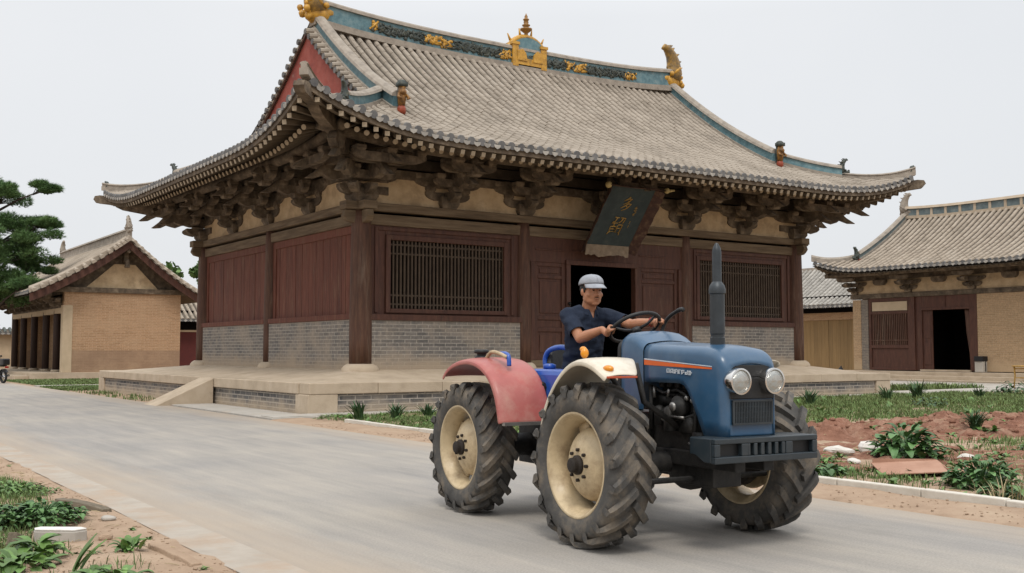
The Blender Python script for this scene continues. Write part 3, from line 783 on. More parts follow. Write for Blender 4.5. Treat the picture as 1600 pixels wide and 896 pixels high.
mb.grid(lambda u, v: s_right(u*(YB-YA), v*RUN_R) - V(0, 0, .09), 8, 10); mb.grid(lambda u, v: s_left(u*(YB-YA), v*RUN_L) - V(0, 0, .09), 8, 10)
mb.grid(lambda u, v: s_right(u*(YB-YA), v*RUN_R) - V(0, 0, .20), 8, 10); mb.grid(lambda u, v: s_left(u*(YB-YA), v*RUN_L) - V(0, 0, .20), 8, 10)
mb.build('roof_boards', m_rafter, rf)
vl = [s_left(0, RUN_L*i/12) for i in range(13)] + [s_right(0, RUN_R*(1-i/12)) for i in range(1, 13)]
for y, sg in ((YA, 1), (YB, -1)):
    pts = [V(p.x, y, p.z) for p in vl]
    mb = MB(); mb.sweep([p + V(0, -sg*.0, -.12) for p in pts], [(-.04, -.42), (.04, -.42), (.04, 0), (-.04, 0)], (0, 1, 0)); mb.build('bargeboard', m_door, rf)
    mb = MB()
    mb.sweep([p + V(0, sg*.28, .02) for p in pts], [(-.2, -.1), (.2, -.1), (.18, .16), (.06, .26), (-.06, .26), (-.18, .16)], (0, 1, 0))
    for i in range(len(pts)-1):
        seg = pts[i+1]-pts[i]; k = max(1, round(seg.length/.34)); t = seg.normalized(); nn = V(-t.z, 0, t.x); nn = nn if nn.z > 0 else -nn
        for j in range(k):
            p = pts[i] + seg*((j+.5)/k)
            a = p + V(0, -sg*.36, -.09); b = p + V(0, sg*.2, .03)
            vs = [q + t*math.cos(PI*h/5)*.125 + nn*math.sin(PI*h/5)*.17 for q in (a, b) for h in range(6)]
            mb.add(vs, [(h, h+1, h+7, h+6) for h in range(5)] + [tuple(range(6))])
    mb.build('verge_ridge', m_tile2, rf)
mb = MB(); mb.sweep([V(RX, YA+.15+(YB-YA-.3)*i/10, RZ2) for i in range(11)], [(-.2, -.1), (.2, -.1), (.16, .1), (.16, .42), (.22, .44), (.14, .56), (-.14, .56), (-.22, .44), (-.16, .42), (-.16, .1)], (1, 0, 0))
mb.build('main_ridge', m_ridgegrey, rf)
beast(rf, (RX, YA+.3, RZ2+.3), PI/2, 1.0, [m_ridgegrey, m_ridgegrey], 'ridge_end'); beast(rf, (RX, YB-.3, RZ2+.3), -PI/2, 1.0, [m_ridgegrey, m_ridgegrey], 'ridge_end')
for d in (.35, .62):
    q = s_left(.3, RUN_L*d); beast(rf, (q.x, q.y, q.z+.2), PI, .45, [m_darkglaze, m_darkglaze], 'ridge_beast')
for y in (0, L2-.5):
    mb = MB(); mb.b2(0, W2, y, y+.5, 0, 4.6); mb.build('gable_brick_wall', m_brick_left, lh)
    mb = MB(); mb.prism([(1.1, 4.88), (W2-1.25, 4.88), (RX+.55, 6.2), (RX-.55, 6.2)], .3, tr(0, y+.25, 0)); mb.build('gable_plaster', m_plaster, lh)
    mb = MB(); mb.b2(-.9, W2+.7, y-.12, y+.6, 4.6, 4.88); mb.prism([(-1.4, 4.885), (W2+.9, 4.885), (RX+.2, 7.2), (RX-.2, 7.2)], .3, tr(0, y+.36, 0)); mb.b2(RX-.12, RX+.12, y-.2, y+.5, 6.3, 7.2); mb.tube([(RX, y-.7, 6.9), (RX, y+.4, 6.9)], .13, 8)
    mb.tube([(RX, y-.35, 6.45), (RX, y-.35, 6.0)], [.1, .16], 8)
    mb.build('gable_beam', m_wood, lh, bevel=.02)
mb = MB(); mb.b2(-.06, .42, -.03, .5, .34, 3.9); mb.build('render_pier', m_pale, lh, bevel=.01)
for i, y in enumerate((2.3, 5.2, 8.6, 12.0, 15.0)):
    mb = MB(); mb.smooth = True; mb.lathe([(.19, .34), (.19, 3.6), (.16, 3.75)], 14, tr(.12, y, 0)); o = mb.build('porch_column', m_post, lh)
    mb = MB(); mb.smooth = True; mb.lathe([(.30, .30), (.28, .42), (.22, .46)], 14, tr(.12, y, 0)); mb.build('column_base', m_stone, o)
mb = MB(); mb.b2(-.05, .3, .5, L2-.5, 3.5, 3.78); mb.build('porch_lintel', m_pale, lh)
mb = MB(); mb.b2(-.0, .28, .5, L2-.5, 3.79, 4.5); mb.b2(.0, .3, .5, L2-.5, 4.4, 5.3); mb.b2(W2-.3, W2, .5, L2-.5, 4.55, 5.0)
for k in range(9):
    y = .6 + k*1.75
    mb.prism(arm_out(.6, .2, 3.85), .2, tr(.1, y, 0)); mb.prism(arm_out(.95, .2, 4.1), .2, tr(.1, y, 0)); mb.prism(gong(1.2, .2, 4.05), .2, tr(-.3, y, 0) @ rotz(PI/2)); mb.prism(gong(1.1, .2, 4.25), .2, tr(-.75, y, 0) @ rotz(PI/2))
mb.build('eave_bracket_row', m_wood, lh)
mb = MB(); mb.tube([(-.85, YA+.2, 4.52), (-.85, YB-.2, 4.52)], .13, 8); mb.build('eave_purlin', m_wood, lh)
mb = MB(); mb.b2(2.2, 2.45, .5, L2-.5, .3, 4.8); mb.build('porch_back_wall', m_brick_tan, lh)
for y in (4.2, 8.8): 
    mb = MB(); mb.b2(2.14, 2.21, y, y+2.6, .36, 3.2); mb.build('porch_door', m_dark, lh)
mb = MB(); mb.b2(W2-.4, W2, .5, L2-.5, 0, 4.6); mb.build('back_wall', m_brick_left, lh)
mb = MB(); mb.b2(-1.6, 2.1, -.22, L2+.2, -.1, .335); mb.b2(-2.3, -1.602, .3, L2, -.1, .18); mb.build('plinth', m_stone, lh, bevel=.02)

# ---- right hall: long side towards the main hall, hip-and-gable roof
rh = empty('right_hall', (47, 36.4, 0), -PI/2, label='tan brick hall on the right with open dark doorway and grey tiled roof', cat='hall')
A2, D2, E2 = 10.9, 8.0, 1.6
G0, G1, RM2 = .3, 10.4, 4.0
def prof2(d): return 5.62 + .36*d + .034*d*d
def lift2(s, d): return .62*max(0., 1 - s/3.6)**2.4*max(0., 1-d/2.6)
T2 = {'front': A2+2*E2, 'back': A2+2*E2, 'left': D2+2*E2, 'right': D2+2*E2}
def surf2(sd, s, d):
    t = T2[sd]; z = prof2(d) + lift2(s, d) + lift2(t-s, d)
    if sd == 'front': return V(s-E2, d-E2, z)
    if sd == 'left': return V(d-E2, D2+E2-s, z)
    if sd == 'right': return V(A2+E2-d, s-E2, z)
    return V(A2+E2-s, D2+E2-d, z)
def d_end2(sd, s):
    t = T2[sd]; c = min(s, t-s)
    if sd in ('front', 'back'):
        L = s-E2 if sd == 'front' else A2+E2-s
        return RM2+E2 if G0-.3 <= L <= G1+.3 else c
    return min(c, (G0+E2) if sd == 'left' else (A2+E2-G1))
mb = MB()
for sd in T2: tile_rows(mb, lambda s, d, sd=sd: surf2(sd, s, d), EDIR[sd], .1, T2[sd]-.1, lambda s, sd=sd: d_end2(sd, s), step=.33, rad=.095)
rf = mb.build('roof', TL2, rh)
mb = MB()
for sd in T2:
    mb.grid(lambda u, v, sd=sd: surf2(sd, .05+u*(T2[sd]-.1), d_end2(sd, .05+u*(T2[sd]-.1))*v) - V(0, 0, .10), 40, 10)
    mb.grid(lambda u, v, sd=sd: surf2(sd, .05+u*(T2[sd]-.1), min(1.8, d_end2(sd, .05+u*(T2[sd]-.1)))*v) - V(0, 0, .20), 40, 4)
mb.build('roof_boards', m_rafter, rf)
mb = MB()
for sd in ('front', 'left', 'right'):
    for i in range(1, int(T2[sd]/.3)):
        s = i*.3; c = min(s, T2[sd]-s)
        if c < .3: continue
        p0, p1 = surf2(sd, s, .1) - V(0, 0, .27), surf2(sd, s, min(1.6, c)) - V(0, 0, .27)
        mb.tube([p0, p1], .055, 6)
mb.build('rafter', m_rafter, rh, kind='stuff')
mb = MB(); z = prof2(RM2+E2)
m_dullglaze = mat('dull_blue_grey_glaze', (.12, .155, .16), (.07, .09, .095), (.21, .23, .22), scale=3, rough=.6, bumps=.3)
ln = [V(lerp(G0-.1, G1+.1, i/20), RM2, z+.15*abs(i/10-1)**3) for i in range(21)]
mb.mi = 0; mb.sweep(ln, [(-.2, -.1), (.2, -.1), (.2, .06), (-.2, .06)], (0, 1, 0)); mb.sweep(ln, [(-.2, .44), (.2, .44), (.12, .58), (-.12, .58)], (0, 1, 0))
for i in range(13): mb.box((lerp(G0, G1, i/12), RM2, z+.25), (.14, .3, .4))
mb.mi = 1; mb.sweep(ln, [(-.12, .06), (.12, .06), (.12, .44), (-.12, .44)], (0, 1, 0))
mb.build('main_ridge', [m_stone, m_dullglaze], rf)
GG = [m_ridgegrey, m_ridgegrey]
beast(rf, (G0, RM2, z+.1), 0, 1.35, GG, 'ridge_dragon'); beast(rf, (G1, RM2, z+.1), PI, 1.35, GG, 'ridge_dragon')
for g in (G0, G1):
    for fr in (1, -1):
        pts = [V(g, RM2 - fr*(RM2+.2)*i/12, prof2(RM2+E2-(RM2+.2)*i/12)+.06) for i in range(13)]
        mb = MB(); mb.mi = 0; mb.sweep(pts, [(-.17, -.1), (.17, -.1), (.17, .1), (-.17, .1)], (1, 0, 0)); mb.sweep(pts, [(-.17, .32), (.17, .32), (.08, .44), (-.08, .44)], (1, 0, 0))
        mb.mi = 1; mb.sweep(pts, [(-.11, .1), (.11, .1), (.11, .32), (-.11, .32)], (1, 0, 0)); mb.build('gable_ridge', [m_ridgegrey, m_dullglaze], rf)
    beast(rf, (g, -.35, prof2(1.2)+.1), -PI/2, .75, [m_darkglaze, m_darkglaze], 'ridge_beast')
    x = g + (.2 if g == G0 else -.2)
    mb = MB(); mb.prism([(-.4, 6.3)] + [(RM2+(RM2+.3)*(i/10-1), prof2(RM2+E2-(RM2+.3)*abs(i/10-1))-.1) for i in range(21)] + [(2*RM2+.4, 6.3)], .08, tr(x, 0, 0) @ rotz(PI/2)); mb.build('gable_wall', m_gable, rf)
for sx in (0, 1):
    for fr in (0, 1):
        dm = G0+E2
        pts = [surf2('front' if fr else 'back', (dm*(1-i/10)) if sx == 0 else T2['front']-dm*(1-i/10), dm*(1-i/10)) + V(0, 0, .05+.1*(i/10)**3) for i in range(11)]
        dv = pts[-1]-pts[0]; mb = MB(); mb.sweep(pts, [(-.15, -.12), (.15, -.12), (.14, .12), (.05, .22), (-.05, .22), (-.14, .12)], V(-dv.y, dv.x, 0).normalized()); mb.build('hip_ridge', m_ridgegrey, rf)
FL2 = .5
def rbox(name, m, x0, x1, y0, y1, z0, z1, bevel=0., parent=rh):
    mb = MB(); mb.b2(x0, x1, y0, y1, z0, z1); return mb.build(name, m, parent, bevel=bevel)
m_brick_r = brick_mat('tan_brick_right_hall', (.43, .29, .17), (.345, .235, .135), (.46, .35, .23), bw=.34, bh=.085, ms=.009, stain=(.20, .17, .145), st_lo=.62, st_hi=.78, low=(.44, .32, .20), low_z=.7, low_w=.4)
m_brick_g = brick_mat('grey_brick_pier', (.22, .185, .15), (.15, .135, .12), (.30, .26, .21), bw=.3, bh=.085, ms=.01)
rbox('corner_pier', m_brick_r, -.15, .35, -.1, .7, FL2, 4.15); rbox('grey_pier', m_brick_g, .352, .78, -.08, .6, FL2, 4.15)
rbox('brick_wall', m_brick_r, 6.95, A2+.1, -.06, .4, FL2, 4.2)
rbox('gable_brick_wall', m_brick_r, -.15, .3, .7, D2, FL2, 4.6); rbox('gable_brick_wall', m_brick_r, A2-.3, A2+.1, .4, D2, FL2, 4.6); rbox('back_wall', m_brick_r, .3, A2-.3, D2-.4, D2, FL2, 4.6)
rbox('beam', m_wood, -.3, A2+.3, -.12, .3, 4.2, 4.44, .02); rbox('plaster_frieze', m_plaster, 0, A2, -.03, .2, 4.44, 5.15); rbox('eave_beam', m_wood, -.2, A2+.2, -.1, .3, 5.15, 5.9)
rbox('eave_beam', m_wood, -.1, .25, .3, D2, 4.6, 5.9)
mb = MB(); mb.tube([(-1.2, -.95, 5.45), (A2+1.2, -.95, 5.45)], .12, 8); mb.tube([(-.95, -1.2, 5.45), (-.95, D2, 5.45)], .12, 8); mb.build('eave_purlin', m_wood, rh)
sb = MB()
dou(sb, 0, 0, 4.44, .36, .2)
for l, h in ((1.0, 4.58), (1.4, 4.85)): sb.prism(gong(l, .2, h), .2, rotz(0))
for rch, h in ((.4, 4.6), (.8, 4.85)): sb.prism(arm_out(rch, .2, h), .2, rotz(PI/2))
for y, h in ((-.42, 4.82), (-.82, 5.08)): sb.prism(gong(1.05, .2, h), .17, tr(0, y, 0))
sm = sb.mesh('bracket_set', m_wood)
for x in (0, 3.25, 6.75, 10.6): inst('bracket_set', sm, rh, tr(x, -.03, 0))
for x in (5.0, 1.6, 8.7): 
    mb = MB(); mb.prism(gong(.75, .28, 4.87), .3, tr(x, -.1, 0)); mb.build('bracket_block', m_wood, rh)
# window bay
o = rbox('window', m_door, .8, 3.3, 0, .12, FL2, 4.2)
mb = MB()
for x0, x1 in ((.8, .95), (3.15, 3.3)): mb.b2(x0, x1, -.06, 0, FL2, 4.2)
for z0, z1 in ((1.62, 1.78), (3.38, 3.52), (4.02, 4.2), (FL2, .62)): mb.b2(.95, 3.15, -.06, 0, z0, z1)
mb.build('window_frame', m_door, o, bevel=.01)
rbox('lattice_back', m_dark, 1.05, 3.05, -.012, -.002, 1.8, 3.36, parent=o); rbox('transom_plaster', m_pale, 1.0, 3.1, -.03, -.002, 3.54, 4.0, parent=o)
mb = MB()
for i in range(19): x = lerp(1.08, 3.02, i/18); mb.b2(x-.03, x+.03, -.055, -.014, 1.78, 3.38)
mb.b2(.96, 3.14, -.065, -.03, 2.0, 2.05)
mb.build('lattice', m_column, o)
# door bay
mb = MB(); mb.b2(3.3, 3.55, -.08, .15, FL2, 4.2); mb.b2(3.7, 3.95, -.05, .15, FL2, 4.2); mb.b2(6.55, 6.95, -.08, .15, FL2, 4.2); mb.b2(3.95, 6.55, -.05, .15, 3.5, 4.2); mb.b2(3.55, 3.7, 0, .1, FL2, 4.2)
mb.b2(3.95, 6.55, -.09, -.05, 3.5, 3.62); mb.b2(5.2, 5.28, -.08, -.05, 3.62, 4.2)
o = mb.build('door_surround', m_door, rh, bevel=.01)
mb = MB(); mb.b2(3.95, 4.5, .02, .08, FL2+.06, 3.5); mb.b2(4.02, 4.42, -.0, .02, .8, 1.9); mb.b2(4.02, 4.42, -.0, .02, 2.1, 3.3); mb.build('door', m_door, o, bevel=.008)
rbox('door_sill', m_stone, 3.9, 6.6, -.2, .2, FL2-.02, FL2+.06)
mb = MB(); mb.smooth = True          # dark curtain drawn to the right side of the doorway
pts = [(6.54, 3.48), (6.25, 3.48), (6.32, 2.4), (6.46, 1.4), (6.5, FL2+.1), (6.54, FL2+.1)]
mb.prism(pts, .05, tr(0, .05, 0)); mb.build('door_curtain', m_column, o)
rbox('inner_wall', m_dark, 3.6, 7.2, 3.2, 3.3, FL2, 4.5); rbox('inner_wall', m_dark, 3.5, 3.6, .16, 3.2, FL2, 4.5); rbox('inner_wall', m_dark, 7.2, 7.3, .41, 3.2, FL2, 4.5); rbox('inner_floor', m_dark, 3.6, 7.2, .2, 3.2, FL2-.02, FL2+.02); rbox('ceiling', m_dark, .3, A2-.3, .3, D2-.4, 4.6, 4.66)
rbox('plinth', m_stone, -.6, A2+.6, -.55, D2+.4, -.3, FL2-.04, .02); rbox('step', m_stone, 2.4, A2+.6, -1.15, -.552, -.3, .28, .02); rbox('step', m_stone, 2.2, A2+.6, -1.7, -1.152, -.3, .1, .02)

# ---- outbuilding between the main hall and the right hall
ob = empty('outbuilding', (54, 50, 0), -PI/2, label='low tan brick outbuilding with pale tiled roof and wide tan wooden doors', cat='building')
def os_(s, d): return V(s-.5, d-.9, 4.25 + .52*d + .03*d*d)
def ob_(s, d): return V(9.3-s, 7.3-d, 4.25 + .52*d + .03*d*d)
mb = MB(); tile_rows(mb, os_, V(1, 0, 0), 0, 9.6, lambda s: 4.1, step=.36, rad=.12); tile_rows(mb, ob_, V(-1, 0, 0), 0, 9.8, lambda s: 4.1, step=.36, rad=.12)
mb.mi = 0; mb.grid(lambda u, v: os_(u*9.6, v*4.1)-V(0, 0, .1), 4, 6); mb.grid(lambda u, v: ob_(u*9.6, v*4.1)-V(0, 0, .1), 4, 6)
rf = mb.build('roof', [m_drip, m_tile_end, m_drip, m_pan], ob)
mb = MB(); mb.sweep([(-.5, 3.2, 6.8), (9.2, 3.2, 6.8)], [(-.2, -.2), (.2, -.2), (.12, .25), (-.12, .25)], (0, 1, 0)); mb.build('main_ridge', m_ridgegrey, rf)
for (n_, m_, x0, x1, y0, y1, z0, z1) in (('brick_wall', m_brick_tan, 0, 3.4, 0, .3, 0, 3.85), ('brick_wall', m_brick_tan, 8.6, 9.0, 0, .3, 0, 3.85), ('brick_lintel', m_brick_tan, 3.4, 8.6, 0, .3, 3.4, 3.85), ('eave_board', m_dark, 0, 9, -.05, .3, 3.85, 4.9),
        ('side_wall', m_brick_tan, 0, .3, .3, 6.4, 0, 4.9), ('side_wall', m_brick_tan, 8.7, 9.0, .3, 6.4, 0, 4.9), ('back_wall', m_brick_tan, .3, 8.7, 6.1, 6.4, 0, 4.9)): rbox(n_, m_, x0, x1, y0, y1, z0, z1, parent=ob)
m_tandoor = mat('tan_door_boards', (.27, .175, .075), (.20, .13, .055), scale=2, rough=.7, bumps=.25, bscale=12, stretch=(5, 5, .4), rnd=.1)
for x0, x1 in ((3.41, 5.99), (6.01, 8.59)):
    mb = MB(); k = 9
    for i in range(k): mb.b2(lerp(x0, x1, i/k)+.004, lerp(x0, x1, (i+1)/k)-.004, .06, .12, .05, 3.39)
    mb.build('door', m_tandoor, ob)

# ---- gatehouse behind the left hall, far wall at the left edge
gh = empty('gatehouse', (19.0, 72, 0), label='low building with red wall and tiled roof glimpsed between two halls', cat='building')
def g1(s, d): return V(s, d-.8, 3.55 + .6*d)
def g2(s, d): return V(9-s, 3.9-d, 3.55 + .6*d)
mb = MB(); tile_rows(mb, g1, V(1, 0, 0), 0, 9, lambda s: 2.3, step=.36, rad=.11); tile_rows(mb, g2, V(-1, 0, 0), 0, 9, lambda s: 2.3, step=.36, rad=.11)
mb.mi = 0; mb.grid(lambda u, v: g1(u*9, v*2.3)-V(0, 0, .1), 3, 3); mb.grid(lambda u, v: g2(u*9, v*2.3)-V(0, 0, .1), 3, 3)
rf = mb.build('roof', TL2, gh)
mb = MB(); mb.sweep([(0, 1.55, 4.95), (9, 1.55, 4.95)], [(-.2, -.2), (.2, -.2), (.14, .2), (-.14, .2)], (0, 1, 0)); mb.build('main_ridge', m_pale, rf)
m_redwall = mat('dull_red_wall_paint', (.105, .022, .018), (.08, .018, .016), scale=2, rough=.85, bumps=.15)
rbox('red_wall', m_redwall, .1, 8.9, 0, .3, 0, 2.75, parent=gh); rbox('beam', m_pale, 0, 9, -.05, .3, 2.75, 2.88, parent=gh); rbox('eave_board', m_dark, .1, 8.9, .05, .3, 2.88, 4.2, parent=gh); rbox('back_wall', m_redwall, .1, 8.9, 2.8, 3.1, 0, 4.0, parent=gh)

fw = empty('boundary_wall', (-14, 84, 0), label='long pale rendered wall with tiled coping at the far end of the road', cat='wall')
rbox('wall_face', m_pale, 0, 31, 0, .4, 0, 2.7, parent=fw)
mb = MB(); tile_rows(mb, lambda s, d: V(s, d-.45, 2.75+.5*d), V(1, 0, 0), 0, 31, lambda s: .65, step=.36, rad=.11); tile_rows(mb, lambda s, d: V(31-s, .85-d, 2.75+.5*d), V(-1, 0, 0), 0, 31, lambda s: .65, step=.36, rad=.11)
mb.mi = 0; mb.b2(0, 31, -.4, .8, 2.66, 2.76); mb.build('coping', [m_darkglaze, m_tile_end, m_drip, m_pan], fw)

# ================================================================ GROUND
def blend(a, b, f): return a*(1-f) + b*f
m_earth = mat('dry_tan_earth', (.37, .265, .185), (.275, .192, .13), (.44, .335, .24), scale=1.6, rough=.95, bumps=.6, bscale=18, bdist=.04, dirt=(.27, .185, .12), dirt_scale=2.6, dirt_lo=.6, dirt_hi=.8, spec=.15)
m_road = mat('dusty_concrete_road', (.342, .310, .274), (.29, .265, .238), (.385, .348, .305), scale=2.6, rough=.9, bumps=.25, bscale=70, stretch=(1.3, .22, 1), spec=.2, dirt=(.37, .31, .25), dirt_scale=.45, dirt_lo=.5, dirt_hi=.8)
def road_mat():
    m, nt, b = new_mat('dusty_worn_concrete_road'); ov = vec_node(nt); sv = vec_node(nt, 'Object', (1.4, .16, 1))
    col = ramp(nt, noise_tex(nt, sv, 2.4, 9, .65), [(.3, (.272, .258, .240)), (.5, (.318, .298, .272)), (.72, (.365, .335, .298))])
    grit = ramp(nt, noise_tex(nt, ov, 55., 5, .75), [(.32, (.80, .80, .80)), (.68, (1.16, 1.15, 1.14))]); col = mix(nt, 1., col, grit, 'MULTIPLY')
    big = ramp(nt, noise_tex(nt, ov, .35, 5, .6), [(.38, (.90, .905, .92)), (.66, (1.08, 1.06, 1.02))]); col = mix(nt, 1., col, big, 'MULTIPLY')
    # dust carried in from both verges
    s = nt.nodes.new('ShaderNodeSeparateXYZ'); nt.links.new(ov, s.inputs[0])
    e = math_n(nt, 'ABSOLUTE', math_n(nt, 'SUBTRACT', s.outputs[0], 5.87))
    e = math_n(nt, 'ADD', e, math_n(nt, 'MULTIPLY', math_n(nt, 'SUBTRACT', noise_tex(nt, vec_node(nt, 'Object', (1, .3, 1)), 1.4, 8, .7), .5), 1.8))
    f = ramp(nt, math_n(nt, 'DIVIDE', e, 4.), [(.50, (0, 0, 0)), (.78, (.85, .85, .85))]); col = mix(nt, f, col, (.385, .31, .235))
    st = ramp(nt, noise_tex(nt, vec_node(nt, 'Object', (1, .5, 1)), 1.1, 10, .75), [(.60, (0, 0, 0)), (.70, (.45, .45, .45))]); col = mix(nt, st, col, (.22, .205, .185))
    tk = ramp(nt, noise_tex(nt, vec_node(nt, 'Object', (3.2, .05, 1)), 1.6, 5, .6), [(.42, (.965, .965, .967)), (.6, (1.02, 1.02, 1.015))]); col = mix(nt, 1., col, tk, 'MULTIPLY')
    nt.links.new(col, b.inputs['Base Color']); b.inputs['Roughness'].default_value = .9; b.inputs['Specular IOR Level'].default_value = .2
    bump(nt, b, noise_tex(nt, ov, 80., 6, .7), .3, .01); return m
m_road = road_mat()
m_border = mat('pale_road_edge_concrete', (.375, .33, .277), (.32, .278, .23), (.42, .372, .315), scale=2.5, rough=.92, bumps=.25, bscale=50, spec=.2, dirt=(.37, .27, .19), dirt_scale=1.1, dirt_lo=.45, dirt_hi=.7)
m_conc = mat('pale_concrete_slab', (.39, .36, .315), (.32, .29, .25), (.46, .425, .38), scale=2, rough=.9, bumps=.2, bscale=40, dirt=(.44, .35, .26), dirt_scale=1.2)
m_redsoil = mat('red_clay_soil', (.27, .135, .09), (.15, .07, .047), (.36, .205, .145), scale=3.4, rough=.97, bumps=1., bscale=14, bdist=.06, dirt=(.37, .25, .175), dirt_scale=1.7, dirt_lo=.50, dirt_hi=.75, spec=.1)
mb = MB(); mb.add([(-3000, -3000, -.06), (3000, -3000, -.06), (3000, 3000, -.06), (-3000, 3000, -.06)], [(0, 1, 2, 3)])
mb.build('ground', m_earth, kind='structure')
mb = MB()
mb.add([(2.95, -40, .0), (8.78, -40, .0), (8.78, 160, .0), (2.95, 160, .0)], [(0, 1, 2, 3)]); mb.build('road', m_road, kind='structure')
mb = MB(); y = -12.
random.seed(5)
while y < 70:
    l = rnd(2.2, 3.4); mb.add([(2.62+rnd(-.02, .02), y, .004), (3.0, y, .004), (3.0, y+l-.004, .004), (2.62+rnd(-.02, .02), y+l-.004, .004)], [(0, 1, 2, 3)]); y += l
mb.build('road_edge', m_border, kind='structure')
def terr(x, y, amp=1.):
    p = V(x, y, 0)
    return amp*(.045*noise.noise(p*.7) + .030*noise.noise(p*2.1) + .016*noise.noise(p*6.) + .008*noise.noise(p*15))
def verge_z(x, y):
    e = clamp((2.74 - x)/.9)
    return (-.004 + .014*noise.noise(V(x*3, y*1.6, 8)) + e*(.03 + terr(x, y, 1.3)))
xs = [2.80 - .055*i - .0012*i*i for i in range(60)]; ys = [3 + .055*i + .0009*i*i for i in range(150)]
mb = MB(); mb.smooth = True
mb.add([(x, y, verge_z(x, y)) for x in xs for y in ys], [(i*150+j, i*150+j+1, (i+1)*150+j+1, (i+1)*150+j) for i in range(59) for j in range(149)])
mb.build('verge', m_earth, kind='structure')
def mound(x, y):
    q = ((x-19.0)/6.2)**2 + ((y-11.8)/2.5)**2
    return q
def gard_z(x, y):
    e = clamp((x-9.72)/.35)*clamp((22.2-y)/.4)
    return -.01 + e*(.05 + terr(x, y, 1.0))
GN = (160, 150)
gx = [9.70 + 36*(i/GN[0])**1.6 for i in range(GN[0]+1)]; gyy = [2 + 20.3*(j/GN[1]) for j in range(GN[1]+1)]
mb = MB(); mb.smooth = True
mb.add([(x, y, gard_z(x, y)) for x in gx for y in gyy], [(i*151+j, (i+1)*151+j, (i+1)*151+j+1, i*151+j+1) for i in range(GN[0]) for j in range(GN[1])])
mb.build('garden_ground', m_earth, kind='structure')
def soil_h(x, y):
    q = mound(x, y) + .55*noise.noise(V(x*.5, y*.8, 3)) + .2*noise.noise(V(x*1.6, y*1.8, 9))
    q += .35*noise.noise(V(x*.9, y*1.1, 4))
    k = clamp((1.0 - q)/.7); k = k*k*(3-2*k)
    n = noise.noise(V(x*1.5, y*1.9, 1))*.12 + noise.noise(V(x*4, y*4, 5))*.075 + abs(noise.noise(V(x*9, y*9, 2)))*.05
    return k, n
def soil_z(x, y):
    k, n = soil_h(x, y)
    return gard_z(x, y) - .06 + k*(.09 + n*1.3) + (.03*k if k > 0 else 0)
mb = MB(); mb.smooth = True; NX, NY = 210, 130
px = [11.2 + 15*i/NX for i in range(NX+1)]; py = [8.2 + 7.6*j/NY for j in range(NY+1)]
mb.add([(x, y, soil_z(x, y)) for x in px for y in py], [(i*(NY+1)+j, (i+1)*(NY+1)+j, (i+1)*(NY+1)+j+1, i*(NY+1)+j+1) for i in range(NX) for j in range(NY)])
mb.build('dug_soil', m_redsoil, kind='structure')
# second, thin patch of red earth near the kerb
mb = MB(); mb.smooth = True
def red2(x, y):
    q = ((x-12.9)/2.9)**2 + ((y-8.9)/3.4)**2 + .8*noise.noise(V(x*.9, y*.9, 6))
    k = clamp((1-q)/.6); return gard_z(x, y) - .05 + k*(.065 + .06*noise.noise(V(x*4, y*4, 5)))
mb.add([(9.8+8*i/90, 4.6+9*j/110, red2(9.8+8*i/90, 4.6+9*j/110)) for i in range(91) for j in range(111)], [(i*111+j, (i+1)*111+j, (i+1)*111+j+1, i*111+j+1) for i in range(90) for j in range(110)])
mb.build('bare_soil', m_redsoil, kind='structure')
mb = MB(); mb.smooth = True; N1 = 160
mb.add([(8.70+.98*i/16+(.05*noise.noise(V(0, (2+20*j/N1)*1.3, 4)) if i == 0 else 0), 2+20*j/N1, .006*min(1, i)-(.02 if i == 0 else 0)+(0 if i in (0, 16) else min(1, i/6)*max(0, .02+terr(8.7+.98*i/16, 2+20*j/N1, .5)))) for i in range(17) for j in range(N1+1)], [(i*(N1+1)+j, (i+1)*(N1+1)+j, (i+1)*(N1+1)+j+1, i*(N1+1)+j+1) for i in range(16) for j in range(N1)])
mb.build('roadside_dirt', m_earth, kind='structure')
mb = MB(); y = 1.8
m_kerb = mat('pale_kerb_concrete', (.56, .52, .45), (.45, .41, .345), (.64, .60, .53), scale=3, rough=.9, bumps=.3)
while y < 19.9:
    l = rnd(.85, 1.1); j = rnd(-.012, .012); mb.box((9.66+j, y+l/2, .025+rnd(-.008, .008)), (.11, l-.012, .13)); y += l
mb.build('kerb', m_kerb, bevel=.012, kind='structure')
mb = MB()          # paved apron beside the platform and strip along its front
for i in range(6): mb.b2(8.85, 10.0, 22.2+i*1.35, 22.2+i*1.35+1.335, -.05, .03)
mb.b2(8.9, 32.5, 22.28, 22.98, -.05, .055)
mb.build('pavement', m_conc, bevel=.008, kind='structure')
mb = MB(); mb.b2(32.6, 46.0, 21.6, 24.6, -.05, .02); mb.b2(40, 45.2, 24.61, 40, -.05, .018)
mb.b2(8.9, 14, 48.2, 49.0, -.04, .02)
mb.build('path', m_conc, kind='structure')

